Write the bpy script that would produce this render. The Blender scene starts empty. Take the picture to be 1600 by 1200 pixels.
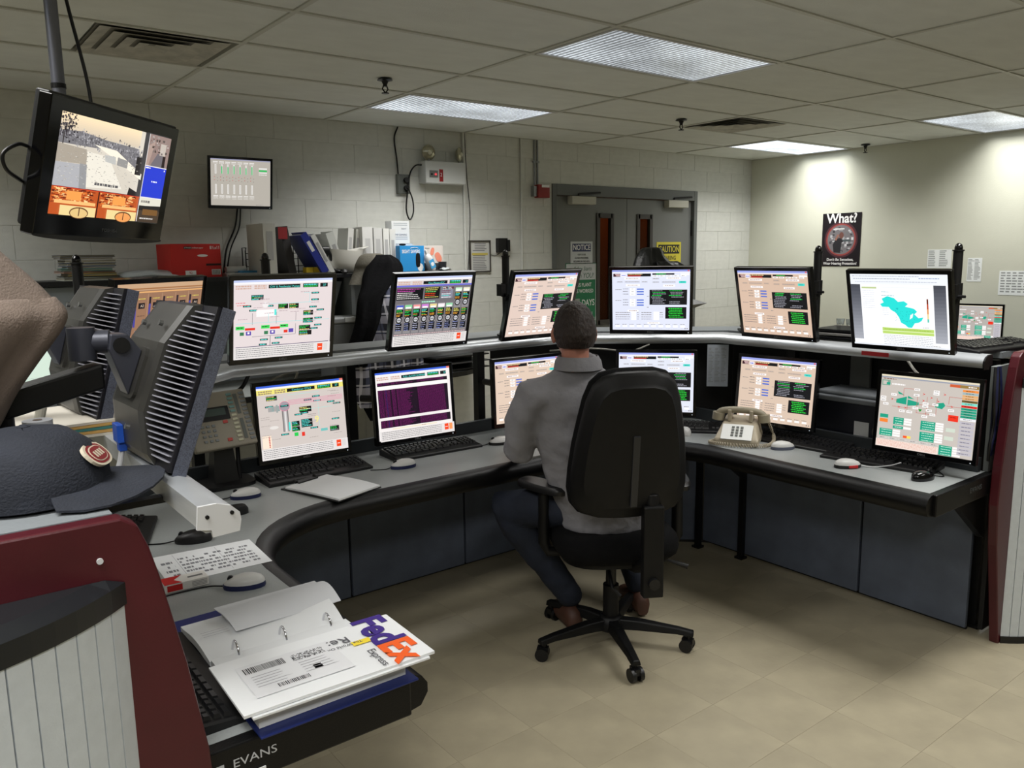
import bpy, math, random
from mathutils import Vector, Matrix, Euler
random.seed(11)
sc = bpy.context.scene
col = sc.collection
PI = math.pi

# ------------------------------------------------------------------ camera
cam_d = bpy.data.cameras.new('camera'); cam_d.sensor_width = 36.0; cam_d.lens = 36.0 * 1262 / 1600
cam = bpy.data.objects.new('camera', cam_d); col.objects.link(cam)
cam.matrix_world = Matrix(((0.79097342, 0.10828254, -0.60219261, 0.0),
                           (-0.61169561, 0.11780238, -0.78227302, 0.0),
                           (-0.01376679, 0.98711574, 0.15941451, 1.64), (0, 0, 0, 1)))
cam_d.clip_start = 0.05
sc.camera = cam
# ------------------------------------------------------------------ world and exposure
wd = bpy.data.worlds.new('world'); sc.world = wd; wd.use_nodes = True
wd.node_tree.nodes['Background'].inputs[0].default_value = (0.5, 0.52, 0.55, 1)
wd.node_tree.nodes['Background'].inputs[1].default_value = 0.02
vs = sc.view_settings
vs.view_transform = 'Standard'; vs.look = 'None'; vs.gamma = 1.0; vs.use_curve_mapping = False
vs.exposure = 0.0
sc.cycles.use_denoising = True
sc.cycles.max_bounces = 6
# troffer lamps: (x0, x1, y0, y1, lamp watts, lens glow, label)
TROFFERS = [
    (2.73, 3.98, 2.74, 3.34, 12.0, 0.8, 'dim prismatic ceiling light, largest in view, above the seated person'),
    (2.73, 3.98, 4.57, 5.18, 24.0, 1.1, 'prismatic ceiling light above the emergency light box'),
    (6.64, 7.90, 4.57, 5.18, 22.0, 2.4, 'bright prismatic ceiling light in the far room corner'),
    (6.64, 7.90, 2.72, 3.32, 20.0, 1.1, 'prismatic ceiling light along the smooth side wall, cut by the frame'),
    (2.73, 3.98, 0.90, 1.51, 26.0, 1.0, 'prismatic ceiling light over the open floor'),
    (-1.05, 0.21, 0.90, 1.51, 27.0, 1.0, 'prismatic ceiling light over the near console end'),
    (-1.05, 0.21, -0.93, -0.32, 46.0, 1.0, 'prismatic ceiling light behind the camera'),  # added out of view as fill for faces turned to the camera
    (2.73, 3.98, -0.93, -0.32, 22.0, 1.0, 'prismatic ceiling light behind the open floor'),  # added out of view for more fill and bounce
    (-1.05, 0.21, 2.74, 3.34, 24.0, 1.0, 'prismatic ceiling light beyond the hanging television'),  # added out of view to lift the dim wall by the television
    (-1.05, 0.21, 4.57, 5.18, 20.0, 1.0, 'prismatic ceiling light above the far end of the hutch'),  # added out of view, brightens the back wall and hutch
]
LAMP_COLOR = (1.0, 0.985, 0.95)

# ------------------------------------------------------------------ helpers
def lin(c):
    return tuple(((v / 255) / 12.92 if v / 255 <= 0.04045 else ((v / 255 + 0.055) / 1.055) ** 2.4) for v in c)

class G:
    """collects shapes, then becomes ONE mesh object"""
    def __init__(s): s.v = []; s.f = []; s.c = []
    def add(s, vs, fs, c=None, M=None):
        n = len(s.v)
        s.v += [tuple(M @ Vector(p)) for p in vs] if M else [tuple(p) for p in vs]
        s.f += [tuple(i + n for i in f) for f in fs]; s.c += [c] * len(fs)
        return s
    def box(s, x0, x1, y0, y1, z0, z1, c=None, M=None):
        return s.add([(x0, y0, z0), (x1, y0, z0), (x1, y1, z0), (x0, y1, z0), (x0, y0, z1), (x1, y0, z1), (x1, y1, z1), (x0, y1, z1)],
                     [(3, 2, 1, 0), (4, 5, 6, 7), (0, 1, 5, 4), (1, 2, 6, 5), (2, 3, 7, 6), (3, 0, 4, 7)], c, M)
    def loft(s, rings, cap=True, c=None, M=None, closed=True):
        n = len(rings[0]); vs = [p for r in rings for p in r]; fs = []
        for k in range(len(rings) - 1):
            for i in range(n if closed else n - 1):
                j = (i + 1) % n
                fs.append((k * n + i, k * n + j, (k + 1) * n + j, (k + 1) * n + i))
        if cap:
            fs.append(tuple(reversed(range(n)))); b = (len(rings) - 1) * n; fs.append(tuple(b + i for i in range(n)))
        return s.add(vs, fs, c, M)
    def prism(s, poly, z0, z1, c=None, M=None):
        a = sum(poly[i][0] * poly[(i + 1) % len(poly)][1] - poly[(i + 1) % len(poly)][0] * poly[i][1] for i in range(len(poly)))
        if a < 0: poly = poly[::-1]
        return s.loft([[(x, y, z0) for x, y in poly], [(x, y, z1) for x, y in poly]], True, c, M)
    def tube(s, pts, r, n=8, c=None, M=None, ends=False):
        """round tube through points; r a number or one per point; ends=True rounds the ends"""
        pts = [Vector(p) for p in pts]; rs = list(r) if hasattr(r, '__len__') else [r] * len(pts)
        d0 = (pts[1] - pts[0]).normalized()
        up = Vector((0, 0, 1)) if abs(d0.z) < 0.9 else Vector((1, 0, 0))
        u = d0.cross(up).normalized(); rings = []
        seq = []
        for i, p in enumerate(pts):
            d = (pts[min(i + 1, len(pts) - 1)] - pts[max(i - 1, 0)]).normalized()
            seq.append((p, d, rs[i]))
        if ends:
            p, d, q = seq[0]; a = [(p - d * q * math.sin(t), d, q * math.cos(t)) for t in (1.45, 1.0, 0.5)]
            p, d, q = seq[-1]; b = [(p + d * q * math.sin(t), d, q * math.cos(t)) for t in (0.5, 1.0, 1.45)]
            seq = a + seq + b
        for p, d, q in seq:
            u = (u - d * u.dot(d)).normalized(); w = d.cross(u)
            rings.append([tuple(p + (u * math.cos(2 * PI * k / n) + w * math.sin(2 * PI * k / n)) * q) for k in range(n)])
        return s.loft(rings, True, c, M)
    def cyl(s, p, q, r, n=16, c=None, M=None, r2=None):
        return s.tube([p, q], [r, r if r2 is None else r2], n, c, M)
    def lathe(s, prof, n=24, c=None, M=None):
        return s.loft([[(r * math.cos(2 * PI * k / n), r * math.sin(2 * PI * k / n), z) for k in range(n)] for r, z in prof], True, c, M)
    def pillow(s, outline, prof, c=None, M=None):
        """outline (x, z) scaled by prof [(scale, y)]: cushions, shells, mice"""
        return s.loft([[(x * k, y, z * k) for x, z in outline] for k, y in prof], True, c, M)
    def rect(s, x0, x1, z0, z1, y, c):
        return s.add([(x0, y, z0), (x1, y, z0), (x1, y, z1), (x0, y, z1)], [(0, 1, 2, 3)], c)
    def mesh(s, name, smooth=None):
        me = bpy.data.meshes.new(name); me.from_pydata(s.v, [], s.f)
        if any(c is not None for c in s.c):
            at = me.color_attributes.new('Col', 'FLOAT_COLOR', 'CORNER'); k = 0
            for p, c in zip(me.polygons, s.c):
                cc = (*lin(c or (255, 255, 255)), 1.0)
                for _ in range(p.loop_total): at.data[k].color = cc; k += 1
        if smooth is not None:
            me.polygons.foreach_set('use_smooth', [True] * len(me.polygons)); me.set_sharp_from_angle(angle=math.radians(smooth))
        me.update()
        return me
    def ob(s, name, mat, parent=None, loc=(0, 0, 0), rot=(0, 0, 0), smooth=None, bev=0, w=False):
        return place(name, s.mesh(name, smooth), mat, parent, loc, rot, bev, w)

def place(name, me, mat=None, parent=None, loc=(0, 0, 0), rot=(0, 0, 0), bev=0, w=False):
    o = bpy.data.objects.new(name, me); col.objects.link(o)
    if mat is not None and not me.materials: me.materials.append(mat)
    if parent is not None:
        o.parent = parent
        if w: loc = Vector(loc) - parent.location      # vertices given in room coordinates
    o.location = loc; o.rotation_euler = rot
    if bev:
        b = o.modifiers.new('edge', 'BEVEL'); b.width = bev; b.segments = 2; b.limit_method = 'ANGLE'; b.angle_limit = 0.6
    return o

def tag(o, label, cat, group=None, kind=None):
    o['label'] = label; o['category'] = cat
    if group: o['group'] = group
    if kind: o['kind'] = kind
    return o
def thing(name, label, cat, loc=(0, 0, 0), rz=0, group=None):
    o = bpy.data.objects.new(name, None); col.objects.link(o); o.location = loc; o.rotation_euler = (0, 0, rz); o.empty_display_size = 0.05
    return tag(o, label, cat, group)
def struct(o): o['kind'] = 'structure'; return o

MATS = {}
def mat(name, rgb, rough=0.5, metal=0.0, noise=None, bump=None, spec=0.5, emit=0, coat=0, stretch=None):
    """procedural material: base colour with noise variation (scale, amount) and bump (scale, strength)"""
    if name in MATS: return MATS[name]
    m = bpy.data.materials.new(name); m.use_nodes = True; nt = m.node_tree; N = nt.nodes; K = nt.links
    b = N['Principled BSDF']; c = (*lin(rgb), 1)
    b.inputs['Base Color'].default_value = c; b.inputs['Roughness'].default_value = rough; b.inputs['Metallic'].default_value = metal
    b.inputs['Specular IOR Level'].default_value = spec; b.inputs['Coat Weight'].default_value = coat
    if noise or bump:
        tc = N.new('ShaderNodeTexCoord'); src = tc.outputs['Object']
        if stretch:
            mp = N.new('ShaderNodeMapping'); mp.inputs['Scale'].default_value = stretch; K.new(src, mp.inputs[0]); src = mp.outputs[0]
    if noise:
        t = N.new('ShaderNodeTexNoise'); t.inputs['Scale'].default_value = noise[0]; t.inputs['Detail'].default_value = 4
        K.new(src, t.inputs['Vector'])
        r = N.new('ShaderNodeValToRGB'); a = noise[1]
        r.color_ramp.elements[0].position = 0.3; r.color_ramp.elements[1].position = 0.7
        r.color_ramp.elements[0].color = (*[v * (1 - a) for v in c[:3]], 1); r.color_ramp.elements[1].color = (*[min(1, v * (1 + a)) for v in c[:3]], 1)
        K.new(t.outputs['Fac'], r.inputs[0]); K.new(r.outputs[0], b.inputs['Base Color'])
    if bump:
        t2 = N.new('ShaderNodeTexNoise'); t2.inputs['Scale'].default_value = bump[0]; t2.inputs['Detail'].default_value = 3
        K.new(src, t2.inputs['Vector'])
        bp = N.new('ShaderNodeBump'); bp.inputs['Strength'].default_value = bump[1]; bp.inputs['Distance'].default_value = 0.01
        K.new(t2.outputs['Fac'], bp.inputs['Height']); K.new(bp.outputs[0], b.inputs['Normal'])
    if emit:
        b.inputs['Emission Color'].default_value = c; b.inputs['Emission Strength'].default_value = emit
    MATS[name] = m
    return m

def attr_mat(name, emit=None, rough=0.6):
    m = bpy.data.materials.new(name); m.use_nodes = True; nt = m.node_tree; b = nt.nodes['Principled BSDF']
    a = nt.nodes.new('ShaderNodeAttribute'); a.attribute_name = 'Col'
    if emit is None:
        nt.links.new(a.outputs['Color'], b.inputs['Base Color']); b.inputs['Roughness'].default_value = rough
    else:
        b.inputs['Base Color'].default_value = (0.01, 0.01, 0.012, 1); b.inputs['Roughness'].default_value = 0.35
        nt.links.new(a.outputs['Color'], b.inputs['Emission Color']); b.inputs['Emission Strength'].default_value = emit
    return m
SCREEN = attr_mat('lit_screen', 1.12)
PRINT = attr_mat('printed_paper')
GLOSSPRINT = attr_mat('printed_gloss', None, 0.3)

TEXTS = []
def text(s, size, m, parent, loc, rot=(PI / 2, 0, 0), name='lettering', align='CENTER', sx=1.0, shear=0.0, ext=0.0002, bold=0.0):
    cu = bpy.data.curves.new(name, 'FONT'); cu.body = s; cu.size = size; cu.align_x = align; cu.align_y = 'CENTER'
    cu.extrude = ext; cu.shear = shear; cu.offset = bold; cu.resolution_u = 3; cu.materials.append(m)
    o = bpy.data.objects.new(name, cu); col.objects.link(o); o.parent = parent; o.location = loc; o.rotation_euler = rot; o.scale = (sx, 1, 1); TEXTS.append(o)
    return o

def superellipse(a, b, e=2.5, n=28):
    out = []
    for k in range(n):
        t = 2 * PI * k / n; c, q = math.cos(t), math.sin(t)
        out.append((a * math.copysign(abs(c) ** (2 / e), c), b * math.copysign(abs(q) ** (2 / e), q)))
    return out
def spline(pts, k=8):
    """Catmull-Rom through points"""
    P = [Vector(p) for p in pts]; P = [P[0] * 2 - P[1]] + P + [P[-1] * 2 - P[-2]]; out = []
    for i in range(1, len(P) - 2):
        a, b, c, d = P[i - 1:i + 3]
        for j in range(k):
            t = j / k
            out.append(0.5 * ((2 * b) + (c - a) * t + (2 * a - 5 * b + 4 * c - d) * t * t + (3 * b - a - 3 * c + d) * t ** 3))
    out.append(P[-2]); return out
def cable(name, label, pts, r, m, group=None, k=8):
    return tag(G().tube(spline(pts, k), r, 6).ob(name, m, smooth=60), label, 'cable', group)

# shared materials
M_black = mat('black_plastic', (9, 9, 11), 0.45, noise=(60, 0.15))
M_gloss = mat('gloss_black', (8, 8, 10), 0.12)
M_dark = mat('dark_metal', (22, 22, 24), 0.4, 0.3)
M_steel = mat('steel', (150, 152, 155), 0.35, 0.9)
M_chrome = mat('chrome', (215, 215, 220), 0.12, 1.0)
M_white = mat('white_plastic', (205, 206, 208), 0.4)
M_paper = mat('white_paper', (222, 224, 226), 0.8)
M_beige = mat('beige_plastic', (168, 158, 138), 0.45)
M_alu = mat('shelf_aluminium', (186, 190, 194), 0.34, 0.45, noise=(25, 0.08), stretch=(0.3, 0.3, 4))
M_laminate = mat('grey_laminate', (150, 154, 154), 0.38, noise=(220, 0.05))
M_nose = mat('black_nosing', (9, 9, 10), 0.4, bump=(300, 0.1), spec=0.3)
M_maroon = mat('maroon_laminate', (72, 17, 26), 0.35, noise=(8, 0.12), bump=(200, 0.04))
M_navy = mat('navy_plastic', (22, 30, 74), 0.4)
M_red = mat('red_print', (190, 30, 28), 0.5)
M_ink = mat('black_ink', (16, 16, 18), 0.7)
M_whiteink = mat('white_ink', (235, 235, 235), 0.7)
M_glass = mat('clear_glass', (225, 230, 230), 0.05)
M_glass.node_tree.nodes['Principled BSDF'].inputs['Transmission Weight'].default_value = 0.9

# ================================================================== ROOM
CEIL = 2.64; WY = 5.79; WX = 7.93; DX0, DX1, DZ = 4.95, 6.99, 2.268
M_block = mat('painted_block', (208, 209, 203), 0.6, noise=(5, 0.05), bump=(90, 0.25))
M_mortar = mat('painted_mortar', (206, 207, 200), 0.7)
M_wallr = mat('painted_wall', (206, 207, 192), 0.6, noise=(3, 0.03), bump=(120, 0.08))
M_tile = mat('ceiling_tile', (216, 219, 215), 0.85, noise=(6, 0.04), bump=(160, 0.25))
M_tbar = mat('ceiling_bar', (190, 191, 182), 0.5)
M_floor = mat('floor_tile', (164, 155, 132), 0.42, noise=(5, 0.12), bump=(60, 0.05))
M_joint = mat('floor_joint', (140, 131, 110), 0.7)

fl = struct(G().box(-4, 8.1, -4, 6.0, -0.12, -0.0015).ob('floor', M_joint))
ft = G().prism([(0.0004, 0.0004), (0.3046, 0.0004), (0.3046, 0.3046), (0.0004, 0.3046)], -0.0015, 0.0).mesh('floor_tile')
def copies(o): return o
for i in range(-1, 16):
    for j in range(-3, 12):
        place('floor_tile', ft, M_floor, fl, (0.1 + i * 0.305, 0.2 + j * 0.305, 0))
far = G().box(5.285, 8.0, -4, 5.95, -0.0015, 0).box(-4, -0.205, -4, 5.95, -0.0015, 0).box(-0.205, 5.285, 3.86, 5.95, -0.0015, 0).box(-0.205, 5.285, -4, -0.715, -0.0015, 0)
far.ob('floor_covering', M_floor, fl)

# ceiling: slab, T-bar grid, tiles
ce = struct(G().box(-4, 8.1, -4, 6.0, CEIL + 0.03, CEIL + 0.15).ob('ceiling', M_tbar))
xs = [-3.57, -2.31, -1.05, 0.21, 1.47, 2.73, 3.98, 5.29, 6.64, 7.93]
ys = [WY] + [5.18 - 0.61 * k for k in range(0, 16)]
bars = G()
for x in xs: bars.box(x - 0.012, x + 0.012, -4, WY, CEIL - 0.001, CEIL + 0.03)
for y in ys: bars.box(-3.9, WX, y - 0.012, y + 0.012, CEIL - 0.0012, CEIL + 0.03)
bars.ob('ceiling_grid', M_tbar, ce)
vents = [(0.84, 1.45, 4.0, 4.57), (5.32, 5.93, 3.99, 4.58)]
unit = G().box(0.0, 1, 0.0, 1, 0.006, 0.02).mesh('ceiling_tile')
for i in range(len(xs) - 1):
    for j in range(len(ys) - 1):
        x0, x1, y1, y0 = xs[i] + 0.012, xs[i + 1] - 0.012, ys[j] - 0.012, ys[j + 1] + 0.012
        if any(abs(t[0] + 0.012 - x0) < 0.1 and abs(t[2] + 0.012 - y0) < 0.1 for t in TROFFERS): continue
        spans = [(x0, x1)]
        for v in vents:
            if v[0] >= x0 - 0.05 and v[1] <= x1 + 0.05 and abs(v[2] - y0) < 0.1: spans = [(x0, v[0]), (v[1], x1)]
        for a, b in spans:
            if b - a < 0.03 or b < -2: continue
            o = place('ceiling_tile', unit, M_tile, ce, (a, y0, CEIL)); o.scale = (b - a, y1 - y0, 1)

# walls
wb = struct(G().box(-4, DX0, WY + 0.003, WY + 0.2, 0, CEIL + 0.03).box(DX1, WX + 0.2, WY + 0.004, WY + 0.2, 0, CEIL + 0.03)
            .box(DX0, DX1, WY + 0.004, WY + 0.2, DZ, CEIL + 0.03).ob('wall_back', M_mortar))
BH, BW = 0.2095, 0.419
g = 0.002
blk = G().loft([[(0, 0.006, 0), (1, 0.006, 0), (1, 0.006, 1), (0, 0.006, 1)], [(0, 0.001, 0), (1, 0.001, 0), (1, 0.001, 1), (0, 0.001, 1)],
                [(0.005, 0, 0.01), (0.995, 0, 0.01), (0.995, 0, 0.99), (0.005, 0, 0.99)]]).mesh('block')
row = 0; z = DZ - 11 * BH
while z < CEIL:
    z0, z1 = max(z, 0) + g / 2, min(z + BH, CEIL) - g / 2
    x = -0.6 - (0.21 if row % 2 else 0)
    while x < WX:
        segs = [(x, min(x + BW, WX))]
        if z0 < DZ - 0.05:
            segs = [(a, min(b, DX0)) for a, b in segs if a < DX0] + [(max(a, DX1), b) for a, b in segs if b > DX1]
        for a, b in segs:
            if b - a > 0.03:
                o = place('block', blk, M_block, wb, (a + g / 2, WY, z0)); o.scale = (b - a - g, 1, z1 - z0)
        x += BW
    z += BH; row += 1
struct(G().box(WX, WX + 0.15, -4, WY + 0.2, 0, CEIL + 0.03).ob('wall_right', M_wallr))
struct(G().box(-4.15, -4, -4, WY + 0.2, 0, CEIL + 0.03).ob('wall_left', M_wallr))
struct(G().box(-4, WX + 0.15, -4.15, -4, 0, CEIL + 0.03).ob('wall_front', M_wallr))
struct(G().box(WX - 0.012, WX, -3.9, WY, 0, 0.1).ob('baseboard_right', M_black))
# corridor behind the doors
M_corr = mat('corridor_wall', (150, 84, 44), 0.7, noise=(3, 0.1))
struct(G().box(4.4, 7.5, 7.2, 7.3, 0, 2.6).box(4.3, 4.4, 6.0, 7.3, 0, 2.6).box(7.5, 7.6, 6.0, 7.3, 0, 2.6).box(4.3, 7.6, 6.0, 7.3, 2.6, 2.7).box(4.3, 7.6, 6.0, 7.3, -0.1, 0).ob('wall_corridor', M_corr))
ld = bpy.data.lights.new('corridor_lamp', 'AREA'); ld.size = 0.5; ld.energy = 4; ld.color = (1, 0.8, 0.55)
lo = bpy.data.objects.new('corridor_lamp', ld); col.objects.link(lo); lo.location = (7.0, 6.6, 2.55)

# double door
M_door = mat('door_paint', (112, 114, 112), 0.45, noise=(4, 0.04))
M_frame = mat('door_frame_paint', (96, 99, 98), 0.45)
fr = struct(G().box(DX0, DX0 + 0.05, WY - 0.012, WY + 0.16, 0, DZ).box(DX1 - 0.05, DX1, WY - 0.012, WY + 0.16, 0, DZ)
            .box(DX0 + 0.05, DX1 - 0.05, WY - 0.012, WY + 0.16, DZ - 0.1, DZ).ob('trim_1', M_frame, bev=0.003))
MID = 5.96
def leaf(n, x0, x1, wx0, wx1, hinge):
    y0, y1 = WY + 0.03, WY + 0.075; zt = DZ - 0.106; wz0, wz1 = 0.95, 1.995
    d = struct(G().box(x0, wx0, y0, y1, 0.01, zt).box(wx1, x1, y0, y1, 0.01, zt).box(wx0, wx1, y0, y1, 0.01, wz0).box(wx0, wx1, y0, y1, wz1, zt).ob('door_%d' % n, M_door))
    f = G()
    for a, b, c, e in ((wx0 - 0.02, wx0 + 0.022, wz0 - 0.02, wz1 + 0.02), (wx1 - 0.022, wx1 + 0.02, wz0 - 0.02, wz1 + 0.02), (wx0, wx1, wz0 - 0.02, wz0 + 0.025), (wx0, wx1, wz1 - 0.025, wz1 + 0.02)):
        f.box(a, b, y0 - 0.012, y0 + 0.03, c, e)
    f.ob('window_frame', mat('lite_frame', (58, 54, 50), 0.5), d)
    G().box(wx0, wx1, y0 + 0.018, y0 + 0.024, wz0, wz1).ob('pane', mat('door_glass', (150, 120, 90), 0.08), d)
    cx = x0 + 0.16 if n == 1 else x1 - 0.43
    c = G().box(cx, cx + 0.31, y0 - 0.07, y0, 2.09, 2.165).ob('door_closer', mat('closer_cover', (186, 184, 172), 0.4), d, bev=0.006)
    G().tube([(cx + 0.1, y0 - 0.05, 2.17), (cx + 0.1, y0 - 0.05, 2.185), (cx + 0.38, y0 - 0.05, 2.205)], 0.009, 8).ob('closer_arm', M_dark, c)
    hx = x0 - 0.005 if hinge < 0 else x1 + 0.005
    for hz in (1.8, 1.1, 0.25): G().cyl((hx, y0 - 0.008, hz), (hx, y0 - 0.008, hz + 0.16), 0.012, 10).ob('hinge', M_dark, d)
leaf(1, DX0 + 0.055, MID - 0.003, 5.56, 5.75, -1)
leaf(2, MID + 0.003, DX1 - 0.055, 6.12, 6.31, 1)
gm = MATS['door_glass'].node_tree.nodes['Principled BSDF']; gm.inputs['Transmission Weight'].default_value = 0.95; gm.inputs['IOR'].default_value = 1.05

# ceiling fixtures
def lens_mat(i, glow):
    m = bpy.data.materials.new('prismatic_lens'); m.use_nodes = True; nt = m.node_tree; N = nt.nodes; K = nt.links; b = N['Principled BSDF']
    tc = N.new('ShaderNodeTexCoord')
    w1 = N.new('ShaderNodeTexWave'); w1.inputs['Scale'].default_value = 9; w1.bands_direction = 'X'; w1.inputs['Distortion'].default_value = 0.6
    w2 = N.new('ShaderNodeTexNoise'); w2.inputs['Scale'].default_value = 70; w2.inputs['Detail'].default_value = 2
    w3 = N.new('ShaderNodeTexNoise'); w3.inputs['Scale'].default_value = 2.2
    for w in (w1, w2, w3): K.new(tc.outputs['Object'], w.inputs['Vector'])
    a = N.new('ShaderNodeMath'); a.operation = 'MULTIPLY'; K.new(w1.outputs['Fac'], a.inputs[0]); K.new(w2.outputs['Fac'], a.inputs[1])
    a2 = N.new('ShaderNodeMath'); a2.operation = 'MULTIPLY_ADD'; K.new(a.outputs[0], a2.inputs[0]); a2.inputs[1].default_value = 1.5; a2.inputs[2].default_value = 0.12
    a3 = N.new('ShaderNodeMath'); a3.operation = 'MULTIPLY'; K.new(a2.outputs[0], a3.inputs[0]); K.new(w3.outputs['Fac'], a3.inputs[1])
    a4 = N.new('ShaderNodeMath'); a4.operation = 'MULTIPLY'; K.new(a3.outputs[0], a4.inputs[0]); a4.inputs[1].default_value = glow * 2
    b.inputs['Base Color'].default_value = (0.25, 0.27, 0.3, 1); b.inputs['Roughness'].default_value = 0.25
    b.inputs['Emission Color'].default_value = (0.86, 0.93, 1.0, 1); K.new(a4.outputs[0], b.inputs['Emission Strength'])
    bp = N.new('ShaderNodeBump'); bp.inputs['Strength'].default_value = 0.5; K.new(a.outputs[0], bp.inputs['Height']); K.new(bp.outputs[0], b.inputs['Normal'])
    return m
for i, (x0, x1, y0, y1, wt, glow, lab) in enumerate(TROFFERS):
    cx, cy = (x0 + x1) / 2, (y0 + y1) / 2; hx, hy = (x1 - x0) / 2 - 0.014, (y1 - y0) / 2 - 0.014
    t = thing('ceiling_light', lab, 'ceiling light', (cx, cy, CEIL), 0, 'recessed ceiling lights')
    f = G()
    for a in ((-hx, hx, -hy, -hy + 0.018), (-hx, hx, hy - 0.018, hy), (-hx, -hx + 0.018, -hy + 0.018, hy - 0.018), (hx - 0.018, hx, -hy + 0.018, hy - 0.018)): f.box(*a, -0.004, 0.025)
    f.ob('frame', M_white, t)
    G().box(-hx + 0.018, hx - 0.018, -hy + 0.018, hy - 0.018, 0.002, 0.008).ob('lens', lens_mat(i, glow), t)
    ld = bpy.data.lights.new('tube_lamp', 'AREA'); ld.shape = 'RECTANGLE'; ld.size = 2 * hx - 0.06; ld.size_y = 2 * hy - 0.06
    ld.energy = wt; ld.color = LAMP_COLOR; ld.spread = math.radians(134 if y0 > 0 else 156)
    lo = bpy.data.objects.new('tube_lamp', ld); col.objects.link(lo); lo.parent = t; lo.location = (0, 0, -0.006)
M_vent = mat('stained_vent', (176, 174, 164), 0.7, noise=(9, 0.22))
for i, (x0, x1, y0, y1) in enumerate(vents):
    t = thing('ceiling_vent', ['square ceiling air diffuser beside the hanging television', 'dirty square ceiling air diffuser near the far bright light'][i], 'air vent', ((x0 + x1) / 2, (y0 + y1) / 2, CEIL), 0, 'ceiling air diffusers')
    for k in range(4):
        a, b = 0.285 - k * 0.07, 0.285 - k * 0.07 - 0.06; zz = 0.004
        r = lambda q, h: [(-q, -q, h), (q, -q, h), (q, q, h), (-q, q, h)]
        G().loft([r(a, zz - 0.006), r(b, zz + 0.008)], False).ob('diffuser_ring', M_vent, t)
    G().box(-0.29, 0.29, -0.275, 0.275, 0.0125, 0.0145).ob('backing', mat('vent_dark', (130, 128, 120), 0.8), t)
for x, y, lab in ((2.41, 4.29, 'fire sprinkler head between the vent and the middle ceiling light'), (5.0, 4.31, 'fire sprinkler head beside the dirty ceiling vent'), (7.71, 4.32, 'fire sprinkler head next to the smooth wall')):
    t = thing('sprinkler_head', lab, 'sprinkler', (x, y, CEIL), 0, 'ceiling sprinkler heads')
    G().lathe([(0.04, 0.0), (0.045, -0.006), (0.02, -0.012), (0.012, -0.03), (0.012, -0.04)], 16).ob('escutcheon', M_dark, t, smooth=40)
    for s in (-1, 1): G().tube([(s * 0.01, 0, -0.035), (s * 0.018, 0, -0.055), (0, 0, -0.075)], 0.004, 6).ob('frame_arm', M_dark, t)
    G().cyl((0, 0, -0.075), (0, 0, -0.079), 0.022, 14).ob('deflector', M_dark, t)

# ================================================================== CONSOLE
def arc(cx, cy, r, a0, a1, n=10):
    return [(cx + r * math.cos(math.radians(a0 + (a1 - a0) * k / n)), cy + r * math.sin(math.radians(a0 + (a1 - a0) * k / n))) for k in range(n + 1)]
def offset_path(path, d):
    """shift an open 2-D path to its right-hand side by d, mitred"""
    out = []
    for i, p in enumerate(path):
        a = Vector(path[max(i - 1, 0)]); b = Vector(path[min(i + 1, len(path) - 1)]); p = Vector(p)
        d1 = (p - a).normalized() if i else (b - p).normalized(); d2 = (b - p).normalized() if i < len(path) - 1 else d1
        n1 = Vector((d1.y, -d1.x)); n2 = Vector((d2.y, -d2.x)); m = (n1 + n2).normalized()
        out.append(tuple(p + m * (d / max(0.3, m.dot(n1)))))
    return out
def sweep(path, prof, z):
    """prof: (outward, dz) carried along an open path"""
    rings = []
    offs = [offset_path(path, o) for o, _ in prof]
    for i in range(len(path)):
        rings.append([(offs[k][i][0], offs[k][i][1], z + prof[k][1]) for k in range(len(prof))])
    return rings

DT = 0.74                                     # worktop height
inner = [(0.80, 1.43), (0.80, 2.23)] + arc(1.30, 2.23, 0.5, 180, 90, 12)[1:] + arc(2.56, 2.31, 0.42, 90, 0, 12) + [(2.98, 1.33)]
outer = [(3.46, 1.33), (3.46, 2.86), (2.96, 3.36), (0.78, 3.36), (0.26, 2.86), (0.26, 1.43)]
desk = thing('console_worktop', 'U-shaped grey laminate console worktop with thick black rounded edge', 'desk', (1.89, 2.4, DT))
G().prism(inner + outer, DT - 0.035, DT).ob('worktop', M_laminate, desk, w=True)
nprof = [(-0.004, 0.001), (0.018, 0.0), (0.04, -0.01), (0.054, -0.03), (0.054, -0.052), (0.036, -0.078), (0.0, -0.084), (-0.004, -0.06)]
G().loft(sweep(inner, nprof, DT), True).ob('edge_nosing', M_nose, desk, smooth=50, w=True)
for a, b, y, s in ((0.27, 0.805, 1.43, -1), (2.975, 3.46, 1.33, -1)):
    G().box(a, b, y - 0.014, y + 0.02, DT - 0.084, DT + 0.001).ob('end_edge', M_nose, desk, bev=0.004, w=True)
M_logo = mat('silver_logo', (190, 192, 196), 0.5)
text('EVANS', 0.024, M_logo, desk, Vector((0.462, 1.4155, DT - 0.036)) - desk.location, sx=1.2)
G().box(0.388, 0.403, 1.4145, 1.4165, DT - 0.043, DT - 0.029).ob('logo_mark', M_logo, desk, w=True)
text('EVANS', 0.028, mat('dull_logo', (70, 72, 74), 0.5), desk, Vector((3.3, 1.3155, DT - 0.036)) - desk.location, sx=1.25)
tag(G().box(0.40, 0.48, 1.412, 1.4148, DT - 0.13, DT - 0.062).ob('white_card', M_paper), 'small white card stuck under the logo on the desk end', 'card')

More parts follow.
